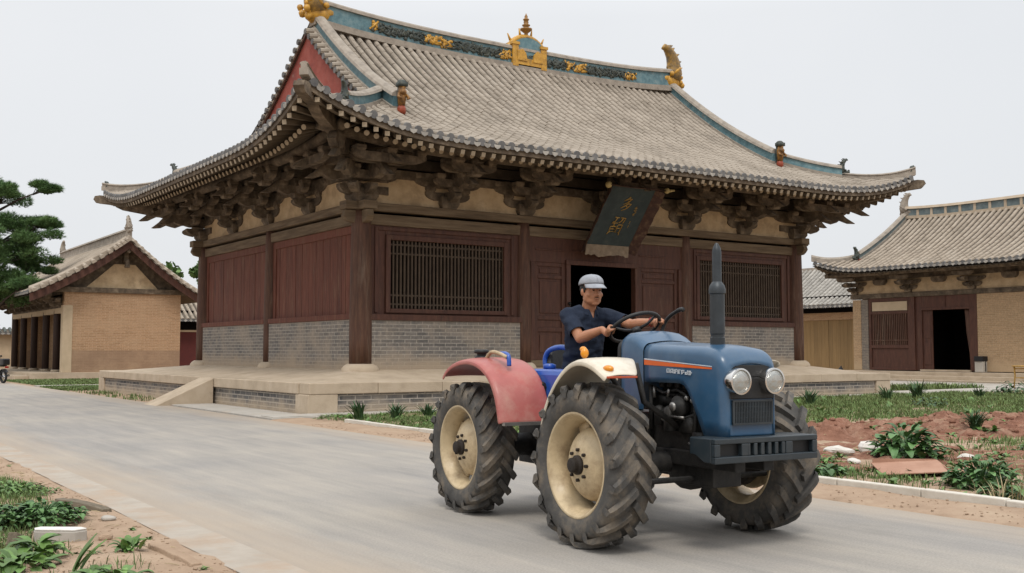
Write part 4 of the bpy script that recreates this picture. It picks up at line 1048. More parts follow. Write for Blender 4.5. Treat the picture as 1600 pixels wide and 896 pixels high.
# ================================================================ VEGETATION
m_grass = mat('meadow_grass', (.115, .165, .055), (.075, .12, .038), (.19, .215, .095), scale=.8, rough=.75, bumps=0, rnd=.4, spec=.25)
m_leaf = mat('broad_green_leaf', (.075, .155, .048), (.045, .105, .032), (.11, .20, .065), scale=3, rough=.5, bumps=.1, rnd=.4, spec=.4)
m_leaf_light = mat('fresh_green_leaf', (.10, .185, .045), (.065, .13, .03), (.15, .24, .06), scale=3, rough=.5, bumps=.1, rnd=.35, spec=.4)
m_leaf_dark = mat('dark_blade_leaf', (.042, .09, .032), (.025, .062, .024), (.065, .125, .045), scale=3, rough=.5, rnd=.4, bumps=0)
m_pine = mat('pine_needles', (.095, .17, .06), (.06, .12, .045), (.15, .23, .08), scale=.7, rough=.65, bumps=0, rnd=.45, spec=.2)
m_foliage = mat('tree_foliage', (.11, .18, .06), (.075, .135, .045), (.16, .24, .085), scale=.5, rough=.65, bumps=0, rnd=.4, spec=.2)
m_straw = mat('dry_straw', (.42, .34, .20), (.30, .24, .13), scale=4, rough=.8, rnd=.3, bumps=0)
m_bark = mat('tree_bark', (.075, .055, .042), (.04, .03, .024), scale=5, rough=.9, bumps=.8, bscale=12, stretch=(3, 3, .6))
def blade(mb, p, h, w, a, lean):
    d = V(math.cos(a), math.sin(a), 0); s = V(-d.y, d.x, 0)*w/2
    m1 = p + d*lean*.35 + V(0, 0, h*.6); t = p + d*lean + V(0, 0, h)
    mb.add([p - s, p + s, m1 + s*.75, m1 - s*.75, t], [(0, 1, 2, 3), (3, 2, 4)])
def leaf(mb, p, a, l, w, pitch, droop=.5, fold=.15, seg=4):
    """a broad leaf growing from p, heading a, starting at the given pitch and bending down"""
    d = V(math.cos(a), math.sin(a), 0); s = V(-d.y, d.x, 0); vs = []; q = Vector(p); an = pitch
    for i in range(seg+1):
        t = i/seg; ww = w*math.sin(PI*min(.97, .08+.92*t))**.8/2 + .002
        up = V(0, 0, 1)*math.cos(an) - d*math.sin(an)
        vs += [q - s*ww + up*ww*fold*2, q, q + s*ww + up*ww*fold*2]
        q = q + (d*math.cos(an) + V(0, 0, 1)*math.sin(an))*(l/seg); an -= droop/seg*2
    fs = []
    for i in range(seg): fs += [(3*i, 3*i+1, 3*i+4, 3*i+3), (3*i+1, 3*i+2, 3*i+5, 3*i+4)]
    mb.add(vs, fs)
def grassy(x, y):
    """how thickly grass grows in the garden, 0..1"""
    k, _ = soil_h(x, y)
    n = noise.noise(V(x*.45, y*.45, 2)) + .5*noise.noise(V(x*1.3, y*1.3, 7))
    g = .62 + n*.8
    if y > 14.5: g += .35
    if k > .05: g -= 1.5*k + .3
    if x < 14.5 and y < 12: g -= .55
    if 9.8 < x < 10.8 and y < 12.5: g += .35
    return clamp(g)
random.seed(21)
mb = MB()
def sow(x0, x1, y0, y1, n, h, w, f, zf):
    for _ in range(n):
        x, y = rnd(x0, x1), rnd(y0, y1)
        if random.random() > f(x, y): continue
        hh = h*rnd(.4, 1.25); blade(mb, V(x, y, zf(x, y)-.01), hh, w, rnd(0, 6.3), hh*rnd(.1, .8))
sow(9.8, 15, 4, 22.1, 75000, .085, .012, grassy, gard_z)
sow(15, 34, 9, 22.1, 90000, .11, .022, grassy, gard_z)
sow(26, 45, 6, 21.4, 9000, .14, .035, grassy, gard_z)
mb.build('garden_grass', m_grass, kind='stuff', label='patchy green grass between the platform and the red soil')
mb = MB()
def vg(x, y):
    n = noise.noise(V(x*.55, y*.55, 11)) + .4*noise.noise(V(x*1.7, y*1.7, 5))
    return clamp(clamp(.1 + n*1.6 + (1.75-x)*.9)*clamp((2.3-x)/.4) + 1.1*clamp(1-((x-1.95)/.42)**2-((y-12.3)/1.6)**2) + .8*clamp(1-((x-1.6)/.5)**2-((y-10)/.7)**2))
sow(-1.0, 2.45, 6.8, 16, 52000, .085, .009, vg, verge_z)
mb.build('verge_grass', m_grass, kind='stuff', label='green weeds and grass on the dirt verge')
mb = MB()
flat = lambda x, y: -.02
sow(8.95, 12.4, 43.5, 48.1, 9000, .07, .06, lambda x, y: clamp(.9+noise.noise(V(x, y, 0))), flat)
sow(8.95, 14.6, 49.1, 59.4, 14000, .08, .06, lambda x, y: clamp(.9+noise.noise(V(x, y, 0))) if x > 9.3 else 0, flat)
sow(8.85, 10.0, 32.2, 42.5, 1200, .12, .035, lambda x, y: clamp(.2+noise.noise(V(x, y, 0))), flat)
sow(35, 45, 24.7, 27, 2500, .22, .05, lambda x, y: 1 if x < 39.9 else 0, flat)
mb.build('lawn_grass', m_grass, kind='stuff', label='short green lawn patches beside the halls')

def blade_plant(x, y, z, h, n, label, spread=.5, w=.045, m=None, group='blade-leaved plants along the platform'):
    mb = MB()
    for i in range(n):
        a = rnd(0, 6.3); hh = h*rnd(.6, 1.1)
        leaf(mb, (rnd(-.08, .08)*h*2, rnd(-.08, .08)*h*2, -.02), a, hh, w*rnd(.8, 1.2), rnd(1.05, 1.5), droop=spread*rnd(.3, 1.), fold=.25, seg=5)
    o = mb.build('blade_leaved_plant', m or m_leaf_dark, smooth=False, label=label, cat='plant', group=group); o.location = (x, y, z); return o
def leafy(x, y, z, r, h, n, label, m=None, size=.12, name='leafy_plant', cat='plant', up=.4):
    mb = MB()
    for i in range(n):
        a = rnd(0, 6.3); q = math.sqrt(random.random()); rr = r*q*rnd(.6, 1.)
        zz = h*rnd(.1, 1)*(1-.75*q*q)
        s = size*rnd(.6, 1.25)
        leaf(mb, (rr*math.cos(a), rr*math.sin(a), zz), a+rnd(-.9, .9), s, s*rnd(.42, .62), rnd(-.1, 1.0)*up*2, droop=rnd(.3, .9), seg=4)
    for i in range(max(4, n//14)):
        a = rnd(0, 6.3); rr = r*rnd(.1, .6); mb.tube([(0, 0, -.03), (rr*.5*math.cos(a), rr*.5*math.sin(a), h*.5), (rr*math.cos(a), rr*math.sin(a), h*.85)], [.008, .006, .003], 4)
    o = mb.build(name, m or m_leaf, label=label, cat=cat, group='weeds and leafy plants on the verge' if x < 3 else 'weeds and leafy plants in the garden'); o.location = (x, y, z); return o
gz = gard_z
random.seed(33)
# small weeds nobody could count, one object each for the garden and the verge
def rosette(mb, x, y, z, r, n):
    for _ in range(n):
        a = rnd(0, 6.3); l = r*rnd(.5, 1.1); leaf(mb, (x+rnd(-.2, .2)*r, y+rnd(-.2, .2)*r, z), a, l, l*rnd(.3, .5), rnd(.1, 1.1), droop=rnd(.3, .8), seg=2)
def garden_z(x, y): return max(gard_z(x, y), soil_z(x, y), red2(x, y) if 9.8 < x < 17.8 and 4.6 < y < 13.6 else -1)
mb = MB(); c = 0
while c < 900:
    x, y = (rnd(9.82, 13.5), rnd(4.5, 21.8)) if random.random() < .5 else (9.9 + 20*random.random()**1.3, rnd(9, 21.8))
    near = 1. if x < 10.7 else .55
    if random.random() > near*(.35 + .65*grassy(x, y)): continue
    rosette(mb, x, y, garden_z(x, y)-.01, rnd(.06, .16)*(1 if x < 14 else 1.4), random.randint(6, 14)); c += 1
mb.build('garden_weeds', [m_leaf_light], kind='stuff', label='small green weeds scattered through the garden soil')
mb = MB()
for _ in range(330):
    x, y = 2.5 - abs(random.gauss(0, .8)), rnd(6.8, 17)
    if random.random() > clamp(.12 + vg(x, y)): continue
    rosette(mb, x, y, verge_z(x, y)-.005, rnd(.03, .09), random.randint(6, 12))
mb.build('verge_weeds', [m_leaf_light], kind='stuff', label='small green weeds on the dirt verge')
mb = MB()
for _ in range(420):
    x, y = rnd(9.9, 19), rnd(6, 14.5); a = rnd(0, 3.2); l = rnd(.04, .22); d = V(math.cos(a), math.sin(a), rnd(-.1, .2))*l/2; p = V(x, y, garden_z(x, y)+.012)
    mb.tube([p-d, p+V(0, 0, .008), p+d], [.003, .005, .003], 4)
for _ in range(260):
    x, y = 2.5 - abs(random.gauss(0, .9)), rnd(6.8, 16); a = rnd(0, 3.2); l = rnd(.02, .11); d = V(math.cos(a), math.sin(a), rnd(-.05, .15))*l/2; p = V(x, y, verge_z(x, y)+.008)
    mb.tube([p-d, p+V(0, 0, .004), p+d], [.0015, .003, .0015], 4)
mb.build('dry_litter', [m_straw], kind='stuff', label='bits of dry straw and twigs on the bare soil')
# plants along the front of the platform
blade_plant(10.08, 20.45, gz(10.08, 20.45), .46, 44, 'tall tuft of dark blade leaves nearest the platform corner post, left of the tractor')
blade_plant(10.55, 19.7, gz(10.55, 19.7), .40, 40, 'middle tuft of blade leaves between the platform corner and the tractor')
blade_plant(11.6, 20.2, gz(11.6, 20.2), .36, 34, 'tuft of blade leaves half hidden beside the rear tractor tyre')
blade_plant(22.2, 18.7, gz(22.2, 18.7), .50, 44, 'upright dark tuft just right of the front tractor tyre')
blade_plant(26.6, 19.6, gz(26.6, 19.6), .52, 42, 'dark tuft left of a pair of tufts under the right end of the platform')
blade_plant(28.3, 19.8, gz(28.3, 19.8), .60, 52, 'largest dark tuft under the right end of the stone platform')
blade_plant(30.1, 18.9, gz(30.1, 18.9), .42, 36, 'small dark tuft below the right corner post of the platform')
blade_plant(38.2, 20.6, gz(38.2, 20.6), .72, 60, 'wide spiky dark plant in front of the pale path at the right hall', w=.07)
blade_plant(36.4, 20.9, gz(36.4, 20.9), .55, 26, 'narrow dark plant touching the left side of the wide spiky plant', w=.07)
blade_plant(40.3, 19.8, gz(40.3, 19.8), .5, 34, 'spiky dark plant in front of the bamboo table', w=.06)
leafy(33.6, 19.9, gz(33.6, 19.9), .7, .45, 90, 'low dark leafy plant between the platform end and the pale path', m_leaf_dark, .2)
leafy(9.95, 21.3, gz(9.95, 21.3), .45, .14, 70, 'flat green weed beside the pavement at the platform corner', m_leaf_light, .1)
leafy(24.3, 16.6, gz(24.3, 16.6), .5, .3, 70, 'rounded dark weed in the grass right of the front tractor tyre', m_leaf_dark, .14)
# garden plants near the kerb
leafy(12.55, 8.95, gz(12.55, 8.95), .46, .46, 250, 'big bush of broad glossy dark leaves beside the pale stones', m_leaf, .19, up=.55)
leafy(10.75, 6.75, gz(10.75, 6.75), .42, .34, 330, 'bushy plant with fresh green leaves behind the kerb right of the brown cardboard', m_leaf, .12, up=.5)
leafy(10.35, 6.2, gz(10.35, 6.2), .26, .14, 70, 'low leafy plant in front of the bushy plant by the kerb', m_leaf, .12)
o = blade_plant(17.0, 10.75, soil_z(17.0, 10.75), .40, 150, 'rounded fine grass tussock alone on the red soil', .9, .014, m_leaf_dark, None)
leafy(13.9, 8.45, soil_z(13.9, 8.45), .2, .14, 50, 'small round light green plant on red soil beyond the big bush', m_leaf_light, .11)
leafy(14.9, 8.5, soil_z(14.9, 8.5), .22, .22, 55, 'small upright green plant on red soil near the right edge', m_leaf, .14)
leafy(12.9, 8.3, soil_z(12.9, 8.3), .2, .1, 45, 'pale yellow green weed right of the big glossy bush', m_leaf_light, .12)
leafy(10.15, 8.3, gz(10.15, 8.3), .22, .12, 70, 'flat weed with striped leaves against the kerb left of the cardboard', m_leaf, .13)
leafy(10.6, 10.1, gz(10.6, 10.1), .35, .13, 120, 'spreading pale weed by the kerb beside the front tractor tyre', m_leaf_light, .12)
leafy(11.3, 10.3, gz(11.3, 10.3), .22, .25, 60, 'dark leafy weed right of the tractor bumper', m_leaf, .13)
leafy(11.2, 9.25, gz(11.2, 9.25), .25, .08, 70, 'flat green weed between pale stones and cardboard', m_leaf_light, .09)
mb = MB()
for i in range(60): blade(mb, V(rnd(-.22, .22), rnd(-.3, .3), -.01), rnd(.08, .3), .012, rnd(0, 6.3), rnd(.02, .2))
o = mb.build('dry_grass', m_straw, label='tuft of dry straw coloured grass behind the kerb', cat='grass tuft'); o.location = (10.1, 6.05, gz(10.1, 6.05))
mb = MB(); leaf(mb, (0, 0, .02), .3, .75, .07, .25, .2, .2, 6); o = mb.build('fallen_leaf_blade', m_leaf_light, label='long pale green leaf blade lying behind the kerb', cat='leaf'); o.location = (9.95, 5.75, gz(9.95, 5.75)); o.rotation_euler = (0, 0, .5)
# verge plants, left foreground
vz = verge_z
leafy(1.92, 10.0, vz(1.92, 10.0), .36, .17, 420, 'spreading dark green weed behind the white topped slab', m_leaf, .085)
leafy(1.42, 9.95, vz(1.42, 9.95), .40, .20, 420, 'leafy green weed at the left edge behind the white topped slab', m_leaf, .085)
leafy(2.0, 12.1, vz(2.0, 12.1), .45, .14, 330, 'loose clump of weeds farthest up the verge', m_leaf_light, .07)
leafy(1.56, 8.25, vz(1.56, 8.25), .15, .10, 44, 'broad leaved green plant in front of the white topped slab', m_leaf_light, .145, up=.5)
leafy(1.38, 7.92, vz(1.38, 7.92), .17, .08, 40, 'broad leaved plant at the lower left corner', m_leaf_light, .15, up=.5)
leafy(2.17, 8.17, vz(2.17, 8.17), .10, .06, 40, 'small green weed alone on the bare dirt near the road edge', m_leaf_light, .09, up=.7)
leafy(1.86, 7.35, vz(1.86, 7.35), .20, .07, 50, 'green weed at the bottom edge below the upright leaf blades', m_leaf_light, .13)
mb = MB()
for i in range(5): leaf(mb, (rnd(-.03, .03), rnd(-.03, .03), -.02), rnd(-.4, .6), rnd(.24, .34), rnd(.035, .05), rnd(1.0, 1.35), .25, .25, 6)
o = mb.build('iris_leaves', m_leaf_light, label='upright green sword leaves at the bottom left edge', cat='plant'); o.location = (1.68, 7.62, vz(1.68, 7.62))

# ---- trees
def foliage_clump(mb, c, r, n, size, flat=.6, needle=False):
    if needle:
        for _ in range(int(n*.5)):
            d = V(random.gauss(0, 1), random.gauss(0, 1), random.gauss(0, 1)).normalized() * r * random.random()**.4
            p = Vector(c) + V(d.x, d.y, d.z*flat*.8); ax = (V(d.x, d.y, .35*r).normalized() + V(rnd(-.5, .5), rnd(-.5, .5), rnd(-.2, .5))).normalized(); q = random.random()
            for k in range(7):
                dr = (ax + V(rnd(-.8, .8), rnd(-.8, .8), rnd(-.6, .6))).normalized(); s = dr.cross(V(rnd(-1, 1), rnd(-1, 1), rnd(-1, 1))).normalized(); l = size*rnd(.7, 1.4)
                mb.add([p - s*.016, p + s*.016, p + dr*l], [(0, 1, 2)], clamp(q + rnd(-.2, .2)))
        return
    for _ in range(n):
        d = V(random.gauss(0, 1), random.gauss(0, 1), random.gauss(0, 1)).normalized() * r * random.random()**.45
        p = Vector(c) + V(d.x, d.y, d.z*flat)
        a, b = rnd(0, 6.3), rnd(-.6, 1.2); dr = V(math.cos(a)*math.cos(b), math.sin(a)*math.cos(b), math.sin(b))
        s = dr.cross(V(rnd(-1, 1), rnd(-1, 1), rnd(-1, 1))).normalized(); l = size*rnd(.6, 1.3); w = l*(.16 if needle else .5)
        mb.add([p - s*w*.3, p + s*w*.3, p + dr*l*.55 + s*w, p + dr*l, p + dr*l*.55 - s*w], [(0, 1, 2, 3, 4)])
def tree(name, loc, h, label, clumps, m, size, needle=False, tr_r=.2, group=None):
    t = empty(name, loc, label=label, cat='tree', group=group)
    mb = MB(); mb.smooth = True
    lean = [V(0, 0, -.2), V(.1, .05, h*.3), V(-.1, .1, h*.6), V(.05, 0, h*.92)]
    mb.tube(lean, [tr_r, tr_r*.8, tr_r*.5, tr_r*.15], 9)
    for c, r, n in clumps:
        c = Vector(c); z0 = clamp(c.z - r - .25*math.hypot(c.x, c.y), h*.2, h*.85); b = V(0, 0, z0)
        mb.tube([b, b.lerp(c, .5) + V(0, 0, .15*r), c], [tr_r*.35, tr_r*.22, tr_r*.06], 6)
        for k in range(5):
            q = c + V(rnd(-1, 1), rnd(-1, 1), rnd(-.4, .5))*r*.8; mb.tube([b.lerp(c, .75), q], [tr_r*.12, tr_r*.04], 4)
    mb.build('trunk', m_bark, t)
    mb = MB()
    for c, r, n in clumps:
        for _ in range(6):
            q = Vector(c) + V(rnd(-1, 1), rnd(-1, 1), rnd(-.45, .45))*r*.75
            foliage_clump(mb, q, r*rnd(.4, .62), n//6, size, .62, needle)
    mb.build('crown', m, t); return t
GT = 'leafy trees beyond the halls'
random.seed(8)
cl = []
for (dx, dz, r) in ((0, 11.2, 1.0), (1.2, 10.0, .95), (-1.5, 9.6, 1.2), (2.6, 10.5, .55), (.6, 8.6, 1.2), (2.5, 8.0, .95), (3.4, 8.5, .6), (-2, 7.4, 1.3), (1.7, 6.7, 1.1), (3.0, 6.2, .8), (.2, 5.9, 1.2), (-2.4, 5.4, 1.1), (1.5, 4.9, .9), (-.4, 4.2, .9)):
    cl.append(((.8256*dx + rnd(-.8, .8)*.56, -.5643*dx + rnd(-.8, .8)*.83, dz), r*1.3, 2600))
for k in range(18): dx = rnd(-3, 2.9); cl.append(((.8256*dx + rnd(-1.5, 1)*.56, -.5643*dx + rnd(-1.5, 1)*.83, rnd(4.2, 10.6)), rnd(.8, 1.25), 1000))
for k in range(10): a = rnd(0, 6.3); cl.append(((2.4*math.cos(a), 2.4*math.sin(a), rnd(4.5, 10)), rnd(.8, 1.2), 1200))
tree('pine_tree', (9.3, 65.0, 0), 11.8, 'dark green pine tree at the left edge in front of the side hall', cl, m_pine, .21, True, .24)
def crown(h, r, n, k, bot=.35):
    out = []
    for i in range(k):
        t = rnd(bot, 1); a = rnd(0, 6.3); rr = r*math.sin(PI*clamp(.25+.7*(1-t), .1, .95))*rnd(.3, .9)
        out.append(((rr*math.cos(a), rr*math.sin(a), h*t-.4), r*rnd(.3, .45), n))
    return out
tree('broadleaf_tree', (29.5, 90, 0), 9.2, 'leafy tree standing above the roof behind the left side hall', crown(9.2, 2.6, 420, 12), m_foliage, .42, group=GT)
tree('broadleaf_tree', (66.0, 61, 0), 10.4, 'treetop showing above the low outbuilding roof', crown(10.4, 3.2, 380, 12), m_foliage, .42, group=GT)
tree('broadleaf_tree', (4.0, 96, 0), 7.6, 'bushy green tree behind the far boundary wall at the left edge', crown(7.6, 3.4, 420, 12, .2), m_foliage, .42, group=GT)
tree('broadleaf_tree', (10.5, 93, 0), 7.0, 'second green tree behind the far boundary wall, nearer the side hall', crown(7.0, 3.2, 420, 12, .2), m_foliage, .42, group=GT)
mb = MB()
for i in range(40): foliage_clump(mb, (rnd(-6, 6), rnd(-.7, .7), rnd(.6, 6.2)), 1.2, 230, .4, .8)
o = mb.build('hedge', m_foliage, label='tall bright green hedge above the gatehouse roof', cat='hedge'); o.location = (25.5, 80, .9)

# ================================================================ LOOSE OBJECTS
def stone(x, y, z, r, sc, m, label, name='stone', seed=0, cat='stone'):
    mb = MB(); mb.smooth = False; mb.ball((0, 0, 0), r, 12, sc)
    for i, p in enumerate(mb.v): mb.v[i] = p * (1 + .28*noise.noise(p*(2.2/r)*.5 + V(seed, 0, 0)))
    o = mb.build(name, m, bevel=0, label=label, cat=cat, group='loose stones in the garden' if x > 5 else 'loose stones on the verge'); o.location = (x, y, z); o.rotation_euler = (0, 0, seed); return o
m_white = mat('pale_limestone', (.66, .63, .58), (.52, .48, .42), scale=8, rough=.85, bumps=.4)
stone(12.85, 9.75, gz(12.85, 9.75)+.06, .2, (1.2, .9, .6), m_white, 'largest pale stone left of the big glossy bush', seed=1)
stone(12.15, 9.75, gz(12.15, 9.75)+.05, .14, (1.4, .8, .5), m_white, 'flat pale stone left of the largest pale stone', seed=2)
stone(13.2, 8.5, soil_z(13.2, 8.5)+.05, .13, (1.0, .8, .7), m_white, 'pale stone tucked against the right side of the glossy bush', seed=3)
stone(11.45, 8.95, gz(11.45, 8.95)+.03, .1, (1.5, .8, .4), m_white, 'small pinkish pale stone left of the cardboard', seed=4)
m_card = mat('brown_cardboard', (.36, .20, .135), (.29, .155, .10), (.42, .255, .18), scale=3, rough=.85, bumps=.15)
def cardboard(loc, rz, label, w, d):
    t = empty('cardboard_box', loc, rz, label=label, cat='cardboard', group='cardboard pieces behind the kerb')
    mb = MB(); mb.box((0, 0, .10), (w, d, .012), Matrix.Rotation(.16, 3, 'X') @ Matrix.Rotation(-.05, 3, 'Y')); mb.build('panel', m_card, t)
    mb = MB(); mb.box((w*.5+.09, .04, .055), (.26, d*.9, .012), Matrix.Rotation(.62, 3, 'Y') @ Matrix.Rotation(.1, 3, 'X')); mb.build('flap', m_card, t)
    mb = MB(); mb.box((w*.5+.26, .08, .06), (.22, d*.7, .012), Matrix.Rotation(-.55, 3, 'Y')); mb.build('flap', m_card, t)
    mb = MB(); mb.box((0, d*.48, .09), (w*.95, .012, .17)); mb.build('side_panel', m_card, t)
    return t
cardboard((11.0, 7.8, gz(11, 7.8)), R(-38), 'flattened brown cardboard box behind the kerb below the glossy bush', .78, .52)
cardboard((13.25, 6.75, gz(13.25, 6.75)+.02), R(-30), 'brown cardboard piece at the right edge of the photo', .6, .4)
random.seed(41)
for i, (x, y, l, a, lab) in enumerate(((13.0, 7.6, .7, .2, 'bleached stick on the soil between the two cardboard pieces'), (15.8, 8.9, .8, -.7, 'pale stick lying on the red soil at the right edge'), (11.9, 7.1, .5, 1.0, 'short bleached stick behind the bushy kerb plant'))):
    mb = MB(); mb.tube([(-l/2, 0, .02), (-.1, .03, .035), (l/2, -.02, .02)], [.012, .018, .008], 6); o = mb.build('stick', m_straw, label=lab, cat='stick', group='dry sticks on the soil'); o.location = (x, y, max(gz(x, y), soil_z(x, y))); o.rotation_euler = (0, 0, a)
# clods and pebbles
mb = MB()
for i in range(900):
    x, y = rnd(11.5, 24), rnd(8.6, 14.8); k, _ = soil_h(x, y)
    if random.random() > k: continue
    r = rnd(.015, .065); mb.ball((x, y, soil_z(x, y)+r*.3), r, 6, (rnd(.7, 1.3), rnd(.7, 1.3), .7))
mb.build('soil_clods', m_redsoil, kind='stuff', label='loose clods over the dug red soil')
mb = MB()
for i in range(1500):
    x = 2.62 - abs(random.gauss(0, 1.0)); y = rnd(6.5, 18); r = rnd(.003, .012)*(1.6 if random.random() < .08 else 1); mb.ball((x, y, vz(x, y)+r*.3), r, 5, (rnd(.7, 1.4), rnd(.7, 1.4), .6))
for i in range(900):
    x, y = rnd(8.72, 9.58), rnd(4, 20); r = rnd(.004, .014); mb.ball((x, y, .022+r*.3), r, 5, (rnd(.7, 1.4), rnd(.7, 1.4), .6))
mb.build('pebbles', m_earth, kind='stuff', label='small pebbles and crumbs of earth along the road edges')
# white-topped concrete slab, timbers and stones on the verge
t = empty('concrete_slab', (1.86, 9.05, vz(1.86, 9.05)-.035), R(-38), label='short concrete block with white painted top lying on the verge', cat='slab')
out = [(-.19, -.065), (.15, -.075), (.22, -.02), (.16, .07), (-.17, .07), (-.21, .0)]
mb = MB(); mb.prism(out, .10, tr(0, 0, .06) @ Matrix.Rotation(PI/2, 4, 'X')); mb.build('block', m_conc, t, bevel=.012)
mb = MB(); mb.prism([(x*.97, y*.95) for x, y in out], .012, tr(0, 0, .117) @ Matrix.Rotation(PI/2, 4, 'X')); mb.build('painted_top', mat('flaking_white_paint', (.74, .72, .68), (.6, .57, .52), scale=7, rough=.7), t, bevel=.004)
def timber(x, y, l, w, h, a, m, label, name='plank', cat='plank', tilt=0.):
    mb = MB(); n = 10
    mb.v = []
    vs = []
    for i in range(n+1):
        u = i/n; j = .012*noise.noise(V(u*6, x, y))
        for (q, r_) in ((-1, 0), (1, 0), (.85, 1), (-.85, 1)): vs.append(V((u-.5)*l, q*w/2*(1-.25*abs(u-.5)) + j, r_*h*(1-.5*u*u*u) + j - .01))
    fs = [(4*i+k, 4*i+(k+1) % 4, 4*i+4+(k+1) % 4, 4*i+4+k) for i in range(n) for k in range(4)] + [(3, 2, 1, 0), (4*n, 4*n+1, 4*n+2, 4*n+3)]
    mb.add(vs, fs); o = mb.build(name, m, label=label, cat=cat, bevel=.008); o.location = (x, y, vz(x, y)); o.rotation_euler = (0, tilt, a); return o
m_oldplank = mat('weathered_plank', (.16, .13, .09), (.09, .075, .05), (.22, .18, .13), scale=6, rough=.9, bumps=.6, stretch=(1, 6, 6))
timber(2.40, 10.7, .75, .13, .08, R(-68), m_oldplank, 'weathered dark plank half sunk in the dirt behind the white topped slab')
timber(2.40, 7.85, .85, .10, .05, R(-86), m_earth, 'earth coloured kerb fragment near the road edge at the bottom', 'kerb_fragment', 'kerb stone')
timber(1.56, 9.0, .34, .09, .10, R(62), m_oldplank, 'grey brown broken board leaning in weeds by the white topped slab', 'broken_board', 'board', .3)
stone(2.42, 9.82, vz(2.42, 9.82)+.015, .055, (1.2, .8, .5), m_conc, 'small grey stone on bare dirt right of the white topped slab', seed=6)
stone(2.17, 8.85, vz(2.17, 8.85)+.02, .06, (1.1, .8, .6), m_earth, 'tan stone touching the right end of the white topped slab', seed=7)
stone(1.75, 11.7, vz(1.75, 11.7)+.02, .07, (1.3, .7, .5), m_oldplank, 'dark stone at the edge of the farther grass on the verge', seed=8)

# metal bin by the right hall's door, dark bag by its pier, bamboo table
m_iron = mat('dull_black_metal', (.02, .02, .022), (.012, .012, .013), rough=.5, bumps=.1, metallic=.3)
t = empty('stove_box', (46.75, 29.2, FL2-.04), -PI/2, label='small grey box with black lid beside the right hall doorway', cat='box')
mb = MB(); mb.box((0, 0, .27), (.42, .36, .50)); mb.build('body', m_conc, t, bevel=.015)
mb = MB(); mb.box((0, 0, .66), (.46, .4, .22)); mb.box((0, -.21, .57), (.3, .03, .06)); mb.tube([(.24, 0, .05), (.24, 0, .6)], .02, 6); mb.build('lid', m_iron, t, bevel=.015)
mb = MB(); mb.smooth = True; mb.ball((0, 0, .22), .24, 10, (1, .8, .95)); mb.ball((.03, 0, .5), .13, 8, (1, .9, 1)); mb.tube([(.0, 0, .58), (.08, 0, .68)], [.05, .03], 6)
o = mb.build('dark_sack', m_iron, label='small dark sack standing against the brick pier of the right hall', cat='sack'); o.location = (46.3, 36.95, .0); 
m_bamboo = mat('yellow_bamboo', (.50, .30, .07), (.38, .21, .045), scale=6, rough=.45, bumps=.2)
t = empty('bamboo_table', (40.9, 23.3, .02), R(-20), label='yellow bamboo table on the pale path at the right edge', cat='table')
mb = MB(); mb.box((0, 0, .86), (1.4, .8, .05)); mb.build('table_top', m_bamboo, t, bevel=.015)
for x in (-.6, .6):
    for y in (-.33, .33):
        mb = MB(); mb.smooth = True; mb.tube([(x*1.08, y*1.05, 0), (x, y, .5), (x*1.06, y, .84)], [.024, .03, .036], 8); mb.build('leg', m_bamboo, t)
mb = MB()
for y in (-.33, .33): mb.tube([(-.6, y, .4), (.6, y, .4)], .02, 6); mb.tube([(-.6, y, .76), (.6, y, .76)], .02, 6)
for x in (-.6, .6): mb.tube([(x, -.33, .4), (x, .33, .4)], .02, 6); mb.tube([(x, -.33, .76), (x, .33, .76)], .02, 6)
mb.build('stretcher', m_bamboo, t)

# ---- motorcycle at the left edge
mc = empty('motorcycle', (8.25, 54.2, 0), R(108), label='black motorcycle standing at the left edge of the photo by the side hall steps', cat='motorcycle')
m_blk = mat('black_motorcycle_paint', (.012, .012, .014), rough=.3, bumps=0, spec=.5); m_rub = mat('black_rubber', (.02, .02, .02), rough=.85, bumps=.1); m_chrome = mat('bright_metal', (.6, .6, .6), rough=.2, metallic=1., bumps=0)
for x in (-.62, .64):
    mb = MB(); mb.smooth = True
    mb.tube([(x+.25*math.cos(a), 0, .30+.25*math.sin(a)) for a in [2*PI*i/20 for i in range(21)]], .055, 8); w = mb.build('wheel', m_rub, mc)
    mb = MB(); mb.lathe([(.06, -.05), (.06, .05)], 10, tr(x, 0, .3) @ Matrix.Rotation(PI/2, 4, 'X')); 
    for k in range(5): a = 2*PI*k/5; mb.tube([(x, 0, .3), (x+.21*math.cos(a), 0, .3+.21*math.sin(a))], .012, 5)
    mb.build('spokes', m_chrome, w)
mb = MB(); mb.smooth = True; mb.tube([(.64, .07, .3), (.42, .07, .85)], .022, 6); mb.tube([(.64, -.07, .3), (.42, -.07, .85)], .022, 6); mb.tube([(-.62, .08, .3), (-.1, .08, .42), (.35, .05, .75)], .025, 6); mb.tube([(-.62, -.08, .3), (-.1, -.08, .42), (.35, -.05, .75)], .025, 6); mb.tube([(-.65, 0, .78), (.38, 0, .8)], .03, 6); mb.build('frame', m_blk, mc)
mb = MB(); mb.box((.05, 0, .42), (.36, .24, .32)); mb.build('engine', m_iron, mc, bevel=.03)
mb = MB(); mb.smooth = True; mb.ball((.18, 0, .84), .2, 12, (1.25, .65, .7)); mb.build('fuel_tank', m_blk, mc)
mb = MB(); mb.box((-.35, 0, .82), (.72, .24, .1)); mb.build('seat', m_rub, mc, bevel=.04)
mb = MB(); mb.box((-.72, 0, .98), (.34, .34, .30)); mb.build('luggage_box', m_blk, mc, bevel=.05)
for x in (-.64, .66):
    mb = MB(); mb.sweep([(x+.34*math.cos(a), 0, .3+.34*math.sin(a)) for a in [R(25+12*i) for i in range(11)]], [(-.07, 0), (.07, 0), (.07, .02), (-.07, .02)], (0, 1, 0)); mb.build('mudguard', m_blk, mc)
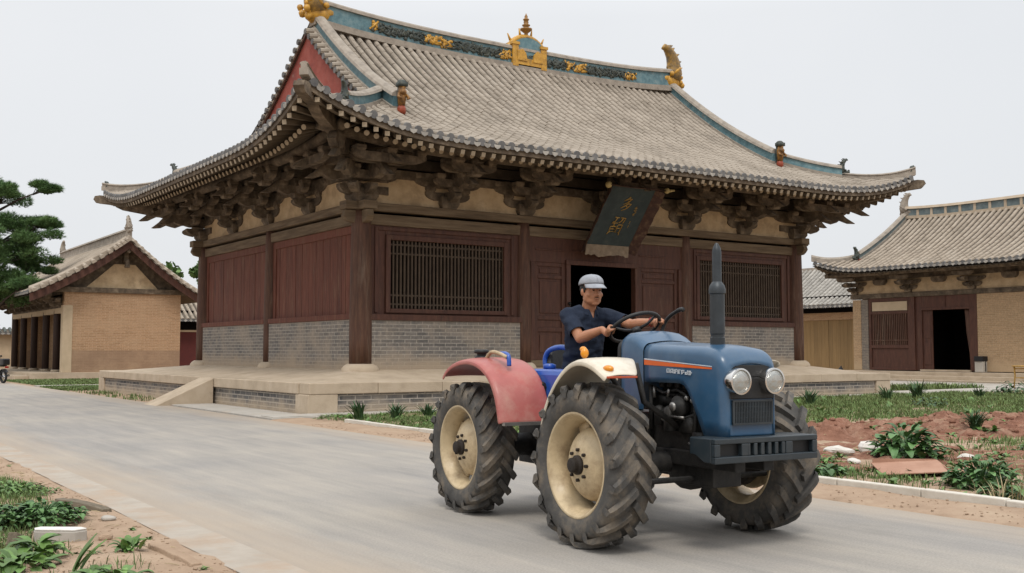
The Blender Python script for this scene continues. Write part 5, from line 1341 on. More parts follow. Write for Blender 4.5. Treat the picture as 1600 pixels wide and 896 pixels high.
mb = MB(); mb.smooth = True; mb.tube([(.3, .38, 1.02), (.42, .2, 1.0), (.44, 0, .95), (.42, -.2, 1.0), (.3, -.38, 1.02)], .018, 6); 
for s in (-1, 1): mb.tube([(.36, s*.28, 1.0), (.36, s*.34, 1.2)], .01, 5); mb.ball((.36, s*.36, 1.24), .06, 8, (.4, 1, .8))
mb.build('handlebar', m_iron, mc)
mb = MB(); mb.smooth = True; mb.ball((.52, 0, .88), .1, 10, (.8, 1, 1)); mb.build('headlight', m_chrome, mc)
mb = MB(); mb.box((-.91, 0, .74), (.05, .16, .08)); mb.build('tail_light', mat('red_lens', (.3, .01, .01), rough=.2, bumps=0), mc, bevel=.01)
mb = MB(); mb.tube([(-.1, -.16, .3), (-.75, -.18, .36)], [.04, .055], 8); mb.build('exhaust', m_chrome, mc)

# ================================================================ HANGING NAME BOARD
PW, PHh = 1.66, 2.0
sign = empty('hanging_sign', (20.47, 23.62, 6.26), label='tilted dark blue name board with carved frame and gold characters under the eaves', cat='sign')
m_board = mat('dark_teal_board', (.023, .038, .042), (.014, .024, .028), (.042, .057, .058), scale=2.2, rough=.6, bumps=.3, dirt=(.085, .085, .075), dirt_scale=2.2, dirt_lo=.6, dirt_hi=.85)
m_frame = mat('worn_red_brown_frame', (.055, .024, .017), (.03, .015, .012), (.15, .095, .05), scale=6, rough=.7, bumps=.5)
m_goldleaf = mat('dull_gold_paint', (.34, .20, .045), (.22, .12, .03), (.42, .27, .08), scale=14, rough=.5, bumps=.3)
sign.rotation_euler = (R(38), 0, 0)
mb = MB(); mb.box((0, 0, -PHh/2), (PW, .05, PHh)); mb.build('board', m_board, sign)
def ragged(mb, x0, z0, x1, z1, w, out, n=16):
    """frame side with a carved, broken outer edge, flared forward"""
    vs = []
    for i in range(n+1):
        t = i/n; x, z = lerp(x0, x1, t), lerp(z0, z1, t); j = w*(1 + .35*noise.noise(V(t*7, x0*3, z0*3)) + .18*noise.noise(V(t*23, x0, z0)))
        ox, oz = out
        vs += [V(x, -.03, z), V(x+ox*j, -.03-.17, z+oz*j), V(x+ox*j, -.03-.13, z+oz*j+.0), V(x+ox*.02, .03, z+oz*.02)]
    mb.add(vs, [(4*i+k, 4*i+(k+1) % 4, 4*i+4+(k+1) % 4, 4*i+4+k) for i in range(n) for k in range(4)] + [(0, 1, 2, 3), (4*n+3, 4*n+2, 4*n+1, 4*n)])
mb = MB()
ragged(mb, -PW/2, .02, -PW/2, -PHh-.22, .14, (-1, 0)); ragged(mb, PW/2, .02, PW/2, -PHh-.22, .25, (1, 0)); ragged(mb, -PW/2-.2, 0, PW/2+.32, 0, .12, (0, 1))
mb.build('sign_frame', m_frame, sign)
mb = MB(); ragged(mb, -PW/2, -PHh, PW/2, -PHh, .26, (0, -1)); mb.build('bottom_frame', mat('bare_broken_wood', (.26, .20, .14), (.15, .11, .075), scale=5, rough=.9, bumps=.5), sign)
mb = MB(); mb.smooth = True; mb.ball((-PW/2-.22, -.1, .06), .10, 8); mb.ball((PW/2+.34, -.12, .08), .09, 8); mb.tube([(PW/2+.3, -.1, .05), (PW/2+.62, -.12, .12)], [.06, .03], 6); mb.build('frame_finial', mat('yellowed_finial', (.46, .36, .16), (.34, .25, .10), scale=8, rough=.6), sign)
# brush strokes: (x, z) in board units, one list per stroke
def strokes(mb, S, ox, oz, k, w):
    for st in S:
        pts = [V(ox + x*k, -.03, oz + z*k) for x, z in st]; n = len(pts)
        mb.tube(pts, [w*(1.0 if n == 1 else (1.15 - .55*i/(n-1))) for i in range(n)], 6, flat=.5)
char_a = [[(.05, .5), (-.12, .32), (-.3, .2)], [(-.08, .36), (.2, .38), (.05, .15), (-.25, -.02)], [(-.02, .25), (.06, .16)], [(.12, .1), (-.1, -.12), (-.36, -.28)], [(.02, .02), (.3, .04), (.12, -.26), (-.22, -.46)], [(.02, -.12), (.1, -.24)]]
char_b = [[(-.3, .48), (-.02, .46)], [(-.16, .48), (-.2, .24), (-.34, .2)], [(-.36, .14), (.0, .16)], [(-.2, .16), (-.2, -.1)], [(-.36, -.06), (-.02, -.04), (-.04, -.34), (-.34, -.34), (-.36, -.06)], [(-.34, -.2), (-.06, -.2)], [(.06, .48), (.36, .46), (.32, .2), (.26, .16)], [(.2, .46), (.16, .28), (.04, .16)], [(.08, .06), (.34, .08), (.32, -.38), (.06, -.38), (.08, .06)], [(.1, -.14), (.32, -.14)], [(-.3, -.34), (-.4, -.52)], [(.32, -.38), (.36, -.54)]]
small = [[(0, .5), (-.2, .3), (.2, .28)], [(0, .4), (0, .1)], [(-.2, .08), (.2, .1)], [(-.1, -.05), (.14, -.05), (.08, -.3), (-.16, -.32)], [(0, -.36), (0, -.6)], [(-.16, -.45), (.16, -.44)]]
for S_, ox, oz, k_ in ((char_a, 0, -.55, .50), (char_b, -.02, -1.30, .60)):
    mb = MB(); mb.smooth = True; strokes(mb, S_, ox, oz, k_, .032); mb.build('gold_character', m_goldleaf, sign)
mb = MB(); mb.smooth = True
strokes(mb, small, .42, -.75, .30, .015); strokes(mb, [[(0, .3), (-.06, .1)], [(-.1, 0), (.1, 0)], [(0, -.2), (0, -.5)]], .42, -1.2, .30, .012)
mb.build('small_inscription', m_goldleaf, sign)
mb = MB(); mb.tube([(-.5, .05, -.05), (-.5, .55, .05)], .02, 6); mb.tube([(.5, .05, -.05), (.5, .55, .05)], .02, 6); mb.build('hanger', m_iron, sign)
# ================================================================ TRACTOR (x forward, y left, z up)
TR_LOC, TR_ROT = (6.08, 6.35, 0), R(-95)
tc_ = empty('farm_tractor', TR_LOC, TR_ROT, label='blue four wheel farm tractor with mismatched white and red mudguards driving on the road', cat='tractor')
def paint(name, c, dust=(.30, .26, .21), amt=.5, rough=.35, coat=.35):
    m, nt, b = new_mat(name)
    ov = vec_node(nt)
    base = ramp(nt, noise_tex(nt, ov, 3.5, 6, .6), [(.3, tuple(x*.85 for x in c)), (.7, tuple(min(1, x*1.12) for x in c))])
    f = ramp(nt, noise_tex(nt, ov, 5., 10, .72), [(.46, (0, 0, 0)), (.74, (amt, amt, amt))])
    col = mix(nt, f, base, dust)
    sp = ramp(nt, noise_tex(nt, ov, 42., 4, .6), [(.68, (0, 0, 0)), (.74, (.7, .7, .7))])
    col = mix(nt, math_n(nt, 'MULTIPLY', sp, .5), col, tuple(x*.45 for x in c))
    nt.links.new(col, b.inputs['Base Color'])
    nt.links.new(math_n(nt, 'ADD', math_n(nt, 'MULTIPLY', f, .4), rough), b.inputs['Roughness'])
    b.inputs['Coat Weight'].default_value = coat; b.inputs['Coat Roughness'].default_value = .22
    bump(nt, b, noise_tex(nt, ov, 8., 3, .5), .06, .02)
    return m
m_blue = paint('blue_tractor_paint', (.022, .076, .150), dust=(.12, .16, .20), amt=.34)
m_white_p = paint('cream_mudguard_paint', (.60, .54, .43), dust=(.40, .32, .22), amt=.75)
m_red_p = paint('faded_red_mudguard_paint', (.36, .092, .078), dust=(.42, .225, .18), amt=.75, rough=.45, coat=.15)
m_steel_b = paint('blue_grey_bumper_paint', (.018, .027, .034), dust=(.065, .065, .06), amt=.4, coat=.1)
m_rim = paint('cream_wheel_paint', (.52, .41, .25), dust=(.22, .145, .08), amt=.85, rough=.5, coat=.1)
m_black = mat('black_plastic', (.018, .018, .019), (.012, .012, .012), scale=6, rough=.5, bumps=.1)
m_engine = mat('oily_engine_iron', (.026, .025, .024), (.013, .013, .013), (.055, .05, .044), scale=7, rough=.55, bumps=.4, bscale=20, metallic=.35)
m_alu = mat('dull_aluminium', (.34, .33, .31), (.22, .21, .20), scale=8, rough=.4, metallic=.8, bumps=.15)
m_exh = mat('dark_grey_exhaust_steel', (.036, .042, .047), (.024, .029, .033), (.05, .06, .068), scale=5, rough=.42, metallic=.3, bumps=.1)
m_tyre = mat('dusty_tyre_rubber', (.075, .071, .066), (.045, .043, .04), (.11, .103, .094), scale=4.5, rough=.85, bumps=.25, bscale=40, dirt=(.24, .19, .135), dirt_scale=4., dirt_lo=.48, dirt_hi=.78, spec=.3)
m_amber = mat('amber_lens', (.75, .30, .01), (.6, .2, .005), rough=.2, bumps=0, spec=.6)
m_royal = paint('royal_blue_paint', (.010, .07, .36), dust=(.08, .14, .32), amt=.4)
m_chromering = mat('chrome', (.72, .70, .67), (.6, .58, .55), rough=.18, metallic=1., bumps=0)
m_lens, nt, b = new_mat('headlight_glass'); b.inputs['Base Color'].default_value = (.42, .42, .39, 1); b.inputs['Roughness'].default_value = .06; b.inputs['Metallic'].default_value = .85; b.inputs['Coat Weight'].default_value = 1.
bump(nt, b, nd(nt, 'ShaderNodeTexWave', Scale=22.).outputs['Fac'], .25, .01)
m_orange = mat('orange_stripe_paint', (.72, .13, .02), rough=.4, bumps=0)
m_decal = mat('white_decal', (.62, .64, .66), (.4, .45, .5), scale=60, rough=.5, bumps=0)
# hood ---------------------------------------------------------------
HW = .275
def htop(x): return 1.575 - .03*clamp((x+.25)/.8) - .02*clamp((x-.45)/.3) - .125*clamp((x-.60)/.29)**2.8
def hbot(x):
    if x < .24: return 1.245
    if x < .34: return lerp(1.245, 1.15, ((x-.24)/.10)**1.6)
    if x < .50: return lerp(1.15, .86, (x-.34)/.16)
    return .86
def hsec(x, hw, zt, zb, n=7):
    """half outline from the bottom edge over the shoulder to the crown, then mirrored"""
    r = .075; zs = zt - .018 - r
    h = [(hw, lerp(zb, zs, i/5)) for i in range(6)]
    h += [(hw - r + r*math.cos(a), zs + r*math.sin(a)) for a in [PI/2*i/6 for i in range(1, 7)]]
    h += [((hw-r)*(1-i/4), zs + r + .018*(1-(1-i/4)**2)) for i in range(1, 5)]
    return h + [(-y, z) for y, z in reversed(h[:-1])]
xs_ = [-.24, -.15, 0, .12, .22, .27, .31, .34, .38, .42, .46, .50, .56, .62, .68, .74, .79, .83, .86, .885]
nx = lambda x: x if x < .5 else .5 + (x-.5)*.62          # short nose
mb = MB(); mb.smooth = True; secs = []
for x in xs_:
    k = clamp((x-.78)/.105); hw = HW - .01*clamp((x)/.9) - .05*k*k
    secs.append([V(nx(x), y, z) for y, z in hsec(x, hw, htop(x), hbot(x))])
n = len(secs[0])
mb.add([p for s in secs for p in s], [(i*n+j, i*n+j+1, (i+1)*n+j+1, (i+1)*n+j) for i in range(len(secs)-1) for j in range(n-1)])
hood = mb.build('hood', m_blue, tc_)
md = hood.modifiers.new('thick', 'SOLIDIFY'); md.thickness = .012; md.offset = -1
recalc(hood); shade_smooth_angle(hood, 50)
# side swage in front part: raised rib; stripe; decal
def side_strip(name, pts, h0, h1, m, off=.003):
    mb = MB(); vs = []
    for i, (x, z) in enumerate(pts):
        t = i/(len(pts)-1); h = lerp(h0, h1, t)
        y = -(HW - .01*clamp(x/.9) + off)
        vs += [V(x, y, z - h/2), V(x, y, z + h/2), V(x, y+.006, z + h/2), V(x, y+.006, z - h/2)]
    k = len(pts)
    mb.add(vs, [(4*i+a, 4*i+(a+1) % 4, 4*i+4+(a+1) % 4, 4*i+4+a) for i in range(k-1) for a in range(4)] + [(3, 2, 1, 0), (4*k-4, 4*k-3, 4*k-2, 4*k-1)])
    return mb.build(name, m, hood)
ln = [(lerp(-.235, .60, i/8), lerp(1.405, 1.365, i/8)) for i in range(9)]
side_strip('orange_stripe', ln, .042, .012, m_orange)
side_strip('stripe_edge', [(x, z+.027-.012*i/8) for i, (x, z) in enumerate(ln)], .010, .006, m_decal)
# worn white lettering under the stripe: unreadable blocky characters
mb = MB(); random.seed(4); x = .06
for gi in range(7):
    w_ = .035; y = -(HW+.0035)
    for (a, b_, c, d) in random.sample([(0, .006, 0, 1), (.8, 1, 0, 1), (0, 1, .78, 1), (0, 1, 0, .2), (0, 1, .42, .6), (.4, .6, 0, 1), (0, .5, .1, .5)], 4):
        mb.b2(x+a*w_, x+max(b_, a+.25)*w_, y, y+.006, 1.325+c*.034-.006*gi*.4, 1.325+max(d, c+.2)*.034-.006*gi*.4)
    x += .046
mb.build('worn_lettering', m_decal, hood)
# front face ---------------------------------------------------------
NO = -.146
mb = MB(); mb.T = tr(NO, 0, 0); mb.b2(.83, .872, -.235, .235, .862, 1.30)
mb.prism([(-.235, 1.30), (.235, 1.30), (.21, 1.37), (.13, 1.405), (-.13, 1.405), (-.21, 1.37)], .042, tr(.851, 0, 0) @ rotz(PI/2)); mb.build('nose_panel', m_blue, tc_, bevel=.012)
mb = MB(); mb.T = tr(NO, 0, 0); mb.b2(.87, .884, -.222, .222, 1.138, 1.30); mb.prism([(-.222, 1.30), (.222, 1.30), (.20, 1.365), (.13, 1.392), (-.13, 1.392), (-.20, 1.365)], .0141, tr(.877, 0, 0) @ rotz(PI/2)); nf = mb.build('lamp_panel', m_black, tc_, bevel=.01)
mb = MB(); mb.T = tr(NO, 0, 0); mb.b2(.868, .882, -.19, .19, .95, 1.13); gr = mb.build('grille', m_black, tc_)
mb = MB(); mb.T = tr(NO, 0, 0)
for i in range(24): y = lerp(-.178, .178, i/23); mb.b2(.882, .892, y-.0042, y+.0042, .96, 1.12)
for z in (.955, 1.125): mb.b2(.88, .895, -.195, .195, z-.007, z+.007)
for y in (-.19, .19): mb.b2(.88, .895, y-.007, y+.007, .962, 1.118)
for z in (1.0, 1.04, 1.08): mb.b2(.880, .888, -.178, .178, z-.003, z+.003)
mb.build('grille_bars', m_steel_b, gr)
AX = Matrix.Rotation(PI/2, 4, 'Y')
for y in (-.165, .165):
    mb = MB(); mb.smooth = True
    mb.lathe([(.05, -.08), (.085, -.05), (.098, .0), (.100, .045), (.098, .06), (.086, .062), (.083, .05)], 28, tr(.895+NO, y, 1.272) @ AX)
    h = mb.build('headlight', m_chromering, tc_); shade_smooth_angle(h, 40)
    mb = MB(); mb.smooth = True; mb.lathe([(.086, .05), (.07, .062), (.045, .071), (.001, .075)], 24, tr(.895+NO, y, 1.272) @ AX, caps=False); mb.build('lens', m_lens, h)
# bumper -------------------------------------------------------------
B0, B1, BX = -.47, .53, .87
mb = MB(); zt, zb = .865, .685
mb.b2(BX-.05, BX, B0, B1, zt-.04, zt); mb.b2(BX-.05, BX, B0, B1, zb, zb+.05)
ys = [(B0, B0+.05), (B0+.25, B0+.32)] + [(-.17+.068*i, -.17+.068*i+.034) for i in range(6)] + [(B1-.32, B1-.25), (B1-.05, B1)]
for a, c in ys: mb.b2(BX-.05, BX-.002, a, c, zb+.05, zt-.04)
bp = mb.build('bumper', m_steel_b, tc_, bevel=.007)
mb = MB(); mb.b2(BX-.09, BX-.051, B0+.01, B1-.01, zb+.005, zt-.005); mb.build('bumper_back', m_black, bp)
mb = MB()
for y in (B0, B1-.025): mb.prism([(.58, .86), (BX-.052, .862), (BX-.052, .69), (.74, .69), (.64, .74), (.58, .74)], .025, tr(0, y+.0125, 0))
mb.b2(.55, BX-.09, B0+.03, B1-.03, .835, .862)
mb.build('bumper_bracket', m_steel_b, bp, bevel=.005)
# engine bay and running gear ----------------------------------------
mb = MB()
mb.b2(-.28, .56, -.16, .16, .70, 1.16); mb.b2(-.20, .40, -.13, .13, 1.16, 1.34); mb.b2(.40, .76, -.15, .15, .72, .86)
mb.b2(.50, .67, -.2, .2, .87, 1.3)
en = mb.build('engine_block', m_engine, tc_, bevel=.02)
mb = MB(); mb.smooth = True
mb.lathe([(.07, -.03), (.085, -.02), (.085, .04), (.05, .05), (.03, .09)], 16, tr(.14, -.20, 1.06) @ Matrix.Rotation(PI/2, 4, 'X'))
mb.lathe([(.05, 0), (.055, .01), (.055, .18), (.03, .2)], 14, tr(.02, -.21, .86)); mb.lathe([(.045, 0), (.045, .14), (.02, .16)], 12, tr(-.12, -.21, .9))
mb.tube([(-.2, -.2, 1.2), (-.05, -.22, 1.16), (.1, -.2, 1.19), (.25, -.2, 1.13)], .014, 7); mb.tube([(-.18, -.21, 1.0), (0, -.23, 1.02), (.1, -.21, .95), (.3, -.2, 1.0)], .011, 7)
mb.tube([(.3, -.19, 1.16), (.33, -.21, 1.0), (.3, -.2, .8)], .018, 7); mb.tube([(-.22, -.22, 1.22), (-.22, -.22, .86)], .02, 8)
for i in range(4): mb.lathe([(.02, 0), (.026, .01), (.026, .05), (.012, .06)], 8, tr(-.12+.1*i, -.18, 1.20)); mb.tube([(-.12+.1*i, -.18, 1.25), (-.1+.1*i, -.16, 1.31)], .008, 5)
mb.box((.2, -.18, .92), (.16, .06, .12)); mb.box((-.08, -.17, 1.1), (.14, .05, .07)); mb.box((.36, -.18, .82), (.12, .08, .10))
mb.build('engine_fittings', m_engine, en)
mb = MB(); mb.smooth = True
mb.tube([(-.175, -.22, 1.21), (-.17, -.225, 1.12)], .013, 8); mb.ball((.24, -.22, 1.13), .022, 8); mb.ball((.30, -.215, 1.11), .02, 8); mb.tube([(.05, -.235, .98), (.22, -.235, .975)], .012, 7); mb.lathe([(.03, 0), (.036, .015), (.036, .04), (.015, .05)], 12, tr(.14, -.25, 1.06) @ Matrix.Rotation(PI/2, 4, 'X')); mb.tube([(0, -.22, 1.13), (.03, -.23, 1.19)], .012, 6); mb.tube([(.26, -.22, .78), (.42, -.22, .76)], .012, 6); mb.ball((-.06, -.22, .95), .018, 8)
mb.build('bright_fittings', m_alu, en)
mb = MB()
mb.b2(-2.25, -.28, -.2, .2, .52, .98); mb.b2(-2.3, -1.6, -.28, .28, .42, .95); mb.b2(-.3, .76, -.19, -.09, .60, .72); mb.b2(-.3, .76, .09, .19, .60, .72); mb.b2(-.1, .45, -.14, .14, .45, .7)
mb.b2(-1.9, -.6, -.62, .62, .84, .885)
mb.b2(-1.35, -1.05, -.56, -.30, .48, .84)
mb.smooth = True
mb.tube([(-2.13, -.8, .60), (-2.13, .7, .60)], .11, 12); mb.tube([(-.08, -.8, .61), (-.08, .66, .61)], .085, 12); mb.ball((0, 0, .56), .2, 12, (1, .9, .9)); mb.ball((-2.0, 0, .6), .26, 12)
mb.tube([(.2, -.62, .5), (.2, .62, .5)], .025, 8); mb.tube([(0, -.7, .6), (.25, -.62, .5)], .03, 6); mb.tube([(-1.2, .1, .5), (0, .05, .5)], .04, 8)
mb.build('chassis', m_engine, tc_, bevel=.012)
# mudguards ----------------------------------------------------------
def guard(path, y0, y1, m, name='mudguard', lip=.05, t=.014, y2=None):
    """curved sheet with a turned-down outer lip"""
    k = len(path); mb = MB(); mb.smooth = True; vs = []
    sg = -1 if y0 < 0 else 1
    outer, inner = (y0, y1)
    P = []
    for i in range(k):
        inner = lerp(y1, y2 if y2 is not None else y1, clamp((i/(k-1)-.55)/.45)**1.3)
        a = V(path[max(0, i-1)][0], 0, path[max(0, i-1)][1]); b_ = V(path[min(k-1, i+1)][0], 0, path[min(k-1, i+1)][1])
        tdir = (b_-a).normalized(); nn = V(-tdir.z, 0, tdir.x); nn = nn if nn.z > 0 or abs(nn.z) < .2 else -nn
        p = V(path[i][0], 0, path[i][1])
        row = [p + V(0, outer, 0) - nn*lip, p + V(0, outer, 0) - nn*.018, p + V(0, outer - sg*.02, 0) - nn*.002]
        for q in range(1, 6): row.append(p + V(0, lerp(outer - sg*.02, inner, q/5), 0) + nn*.012*math.sin(PI*q/5))
        P.append(row)
    w_ = len(P[0])
    mb.add([q for r_ in P for q in r_], [(i*w_+j, i*w_+j+1, (i+1)*w_+j+1, (i+1)*w_+j) for i in range(k-1) for j in range(w_-1)])
    o = mb.build(name, m, tc_); s = o.modifiers.new('t', 'SOLIDIFY'); s.thickness = t; s.offset = 0; recalc(o); shade_smooth_angle(o, 50)
    b_ = o.modifiers.new('b', 'SUBSURF'); b_.levels = b_.render_levels = 1
    return o
def spl(pts, n=4):
    out = []
    for i in range(len(pts)-1):
        p0, p1, p2, p3 = pts[max(0, i-1)], pts[i], pts[i+1], pts[min(len(pts)-1, i+2)]
        for j in range(n):
            t = j/n; out.append(tuple(.5*((2*p1[c]) + (-p0[c]+p2[c])*t + (2*p0[c]-5*p1[c]+4*p2[c]-p3[c])*t*t + (-p0[c]+3*p1[c]-3*p2[c]+p3[c])*t**3) for c in range(len(p1))))
    return out + [tuple(pts[-1])]
FG = spl([(-.585, .86), (-.53, 1.02), (-.42, 1.19), (-.27, 1.33), (-.10, 1.415), (.06, 1.43), (.22, 1.39), (.38, 1.31)])
RG = spl([(-2.44, 1.25), (-2.34, 1.33), (-2.15, 1.395), (-1.9, 1.42), (-1.66, 1.38), (-1.46, 1.27), (-1.33, 1.10), (-1.26, .87)])
fgr = guard(FG, -1.07, -.52, m_white_p, y2=-.80); fgl = guard(FG[:17], 1.07, .52, m_white_p)
rgr = guard(RG, -1.05, -.54, m_red_p); rgl = guard(RG, 1.05, .54, m_red_p)
# red trim along the front edge of the white mudguard, stays, side sheets
for sg, g in ((-1, fgr), (1, fgl)):
    if sg < 0:
        mb = MB(); mb.box((.385, -.935, 1.304), (.014, .27, .016)); mb.build('red_edge', mat('red_edge_paint', (.45, .08, .03), rough=.5, bumps=0), g, bevel=.003)
    mb = MB(); mb.smooth = True; mb.tube([(.06, sg*.58, 1.40), (.06, sg*.5, 1.1), (.1, sg*.2, .9)], .025, 8); mb.build('mudguard_stay', m_engine, g); mb = MB(); mb.smooth = True; mb.tube([(-.3, sg*.55, 1.28), (-.35, sg*.3, 1.0)], .022, 6); mb.build('mudguard_stay', m_engine, g)
for sg, g in ((-1, rgr), (1, rgl)):
    for q0, q1 in (((-1.9, sg*.56, 1.39), (-1.9, sg*.3, 1.0)), ((-1.4, sg*.56, 1.2), (-1.4, sg*.2, .9))): mb = MB(); mb.tube([q0, q1], .03, 6); mb.build('mudguard_stay', m_engine, g)
    mb = MB(); mb.box((-1.25, sg*.78, .865), (.05, .5, .03)); mb.build('mudguard_lip', m_alu, g)
mb = MB(); mb.smooth = True; mb.tube([(-.14, -.92, 1.40), (-.14, -.92, 1.445)], .010, 8); st = mb.build('indicator_stem', m_black, tc_)
mb = MB(); mb.smooth = True; mb.ball((-.14, -.92, 1.48), .042, 14, (.75, .8, 1.0)); mb.ball((-.16, -.92, 1.51), .028, 10, (1.3, .9, .8)); mb.build('amber_indicator', m_amber, st)
mb = MB(); mb.smooth = True; mb.ball((.30, -1.0, 1.365), .046, 14, (1.15, .8, .6)); mb.build('amber_marker_lamp', m_amber, tc_)
mb = MB(); mb.smooth = True; mb.lathe([(.06, 0), (.065, .015), (.06, .03), (.045, .035), (.045, .055), (.07, .06), (.07, .085), (.05, .095)], 16, tr(-1.98, -.86, 1.415)); mb.build('black_cap', m_black, rgr)
mb = MB(); mb.smooth = True; mb.tube(spl([(-1.88, -.86, 1.43), (-1.78, -.86, 1.485), (-1.62, -.86, 1.47), (-1.50, -.86, 1.44)]), .018, 8); mb.build('grab_rail', m_rim, rgr)
mb = MB(); mb.smooth = True; mb.tube(spl([(-1.66, -.84, 1.47), (-1.55, -.84, 1.47), (-1.50, -.84, 1.44), (-1.49, -.84, 1.36)]), .021, 8); mb.build('blue_handle', m_royal, rgr)
# blue tank, blue rail, seat -----------------------------------------
mb = MB(); mb.b2(-1.80, -1.12, -.52, -.16, .93, 1.33); tk = mb.build('blue_tank', m_royal, tc_, bevel=.05)
mb = MB(); mb.smooth = True; mb.lathe([(.05, 0), (.06, .01), (.06, .04), (.03, .05)], 14, tr(-1.6, -.35, 1.33)); mb.build('tank_cap', m_royal, tk)
mb = MB(); mb.smooth = True; mb.tube(spl([(-1.74, -.3, 1.30), (-1.76, -.3, 1.42), (-1.70, -.29, 1.50), (-1.55, -.26, 1.53), (-1.45, -.22, 1.51)]), .024, 10); mb.build('blue_rail', m_royal, tc_)
m_seat = mat('black_seat_vinyl', (.014, .014, .015), (.009, .009, .009), scale=10, rough=.5, bumps=.2, spec=.4)
mb = MB(); mb.smooth = True
mb.grid(lambda u, v: V(-1.70 + .55*u, lerp(-.31, .09, v), 1.21 + .05*abs(2*v-1)**2.5 + .03*(1-u)**2 - .03*u), 8, 10)
st = mb.build('seat', m_seat, tc_); s = st.modifiers.new('t', 'SOLIDIFY'); s.thickness = .07; s.offset = -1; b_ = st.modifiers.new('s', 'SUBSURF'); b_.levels = b_.render_levels = 1
mb = MB(); mb.smooth = True
mb.grid(lambda u, v: V(-1.72 - .10*u + .06*abs(2*v-1)**2.5, lerp(-.32, .10, v)*(1-.22*u*u)-.05*.22*u*u, 1.20 + .36*u - .07*abs(2*v-1)**3*u), 8, 10)
bk_ = mb.build('backrest', m_seat, st); s = bk_.modifiers.new('t', 'SOLIDIFY'); s.thickness = .08; s.offset = 0; b_ = bk_.modifiers.new('s', 'SUBSURF'); b_.levels = b_.render_levels = 1
mb = MB(); mb.b2(-1.55, -1.2, -.16, .06, .92, 1.15); mb.build('seat_pedestal', m_engine, st, bevel=.02)
# cowl, steering -----------------------------------------------------
mb = MB(); mb.smooth = True; secs = []
for x, zt, hw, zb in ((-.60, 1.60, .25, 1.02), (-.56, 1.64, .268, 1.02), (-.50, 1.665, .275, 1.02), (-.42, 1.665, .28, 1.02), (-.34, 1.635, .28, 1.02), (-.28, 1.60, .28, 1.02), (-.245, 1.582, .279, 1.02)):
    secs.append([V(x, y, z) for y, z in hsec(x, hw, zt, zb)])
n = len(secs[0])
mb.add([p for s in secs for p in s], [(i*n+j, i*n+j+1, (i+1)*n+j+1, (i+1)*n+j) for i in range(len(secs)-1) for j in range(n-1)] + [list(range(n))])
cw = mb.build('dash_cowl', m_blue, tc_); recalc(cw); shade_smooth_angle(cw, 40)
mb = MB(); mb.smooth = True; mb.tube([p + V(-.008, 0, 0) for p in secs[0]], .024, 8); mb.build('black_trim', m_black, cw)
mb = MB(); mb.box((-.615, 0, 1.42), (.02, .36, .26)); mb.build('dash_panel', m_black, cw, bevel=.01)
SWC = V(-.73, -.01, 1.70); TILT = R(-33)
SM = tr(*SWC) @ Matrix.Rotation(TILT, 4, 'Y')
RADW = .225
mb = MB(); mb.smooth = True; mb.T = SM
mb.tube([(RADW*math.cos(2*PI*i/36), RADW*math.sin(2*PI*i/36), 0) for i in range(37)], .0165, 10, caps=False)
sw = mb.build('steering_wheel', m_black, tc_)
mb = MB(); mb.smooth = True; mb.T = SM
for k in range(3): a = 2*PI*k/3 + .5; mb.tube([(0, 0, -.035), (RADW*.55*math.cos(a), RADW*.55*math.sin(a), -.03), (RADW*math.cos(a), RADW*math.sin(a), 0)], [.016, .013, .011], 8)
mb.lathe([(.045, -.06), (.05, -.045), (.05, -.02), (.03, -.01)], 16)
mb.tube([(0, 0, -.05), (0, 0, -.40)], .026, 10); mb.build('spokes', m_black, sw)
mb = MB(); mb.smooth = True; mb.tube(spl([(-.62, .20, 1.45), (-.66, .23, 1.66), (-.60, .25, 1.78), (-.46, .26, 1.845), (-.40, .26, 1.85)]), [.017]*12+[.021]*5, 8); mb.build('hand_lever', m_black, tc_)
# exhaust ------------------------------------------------------------
mb = MB(); mb.smooth = True
mb.lathe([(.058, 1.50), (.058, 1.60), (.052, 1.605), (.052, 1.625), (.058, 1.63), (.058, 1.935), (.066, 1.945), (.066, 1.975), (.058, 2.005), (.04, 2.03), (.036, 2.035), (.036, 2.27), (.030, 2.30), (.012, 2.335), (.002, 2.34)], 24, tr(.40, -.04, 0))
ex = mb.build('exhaust_stack', m_exh, tc_); shade_smooth_angle(ex, 30)
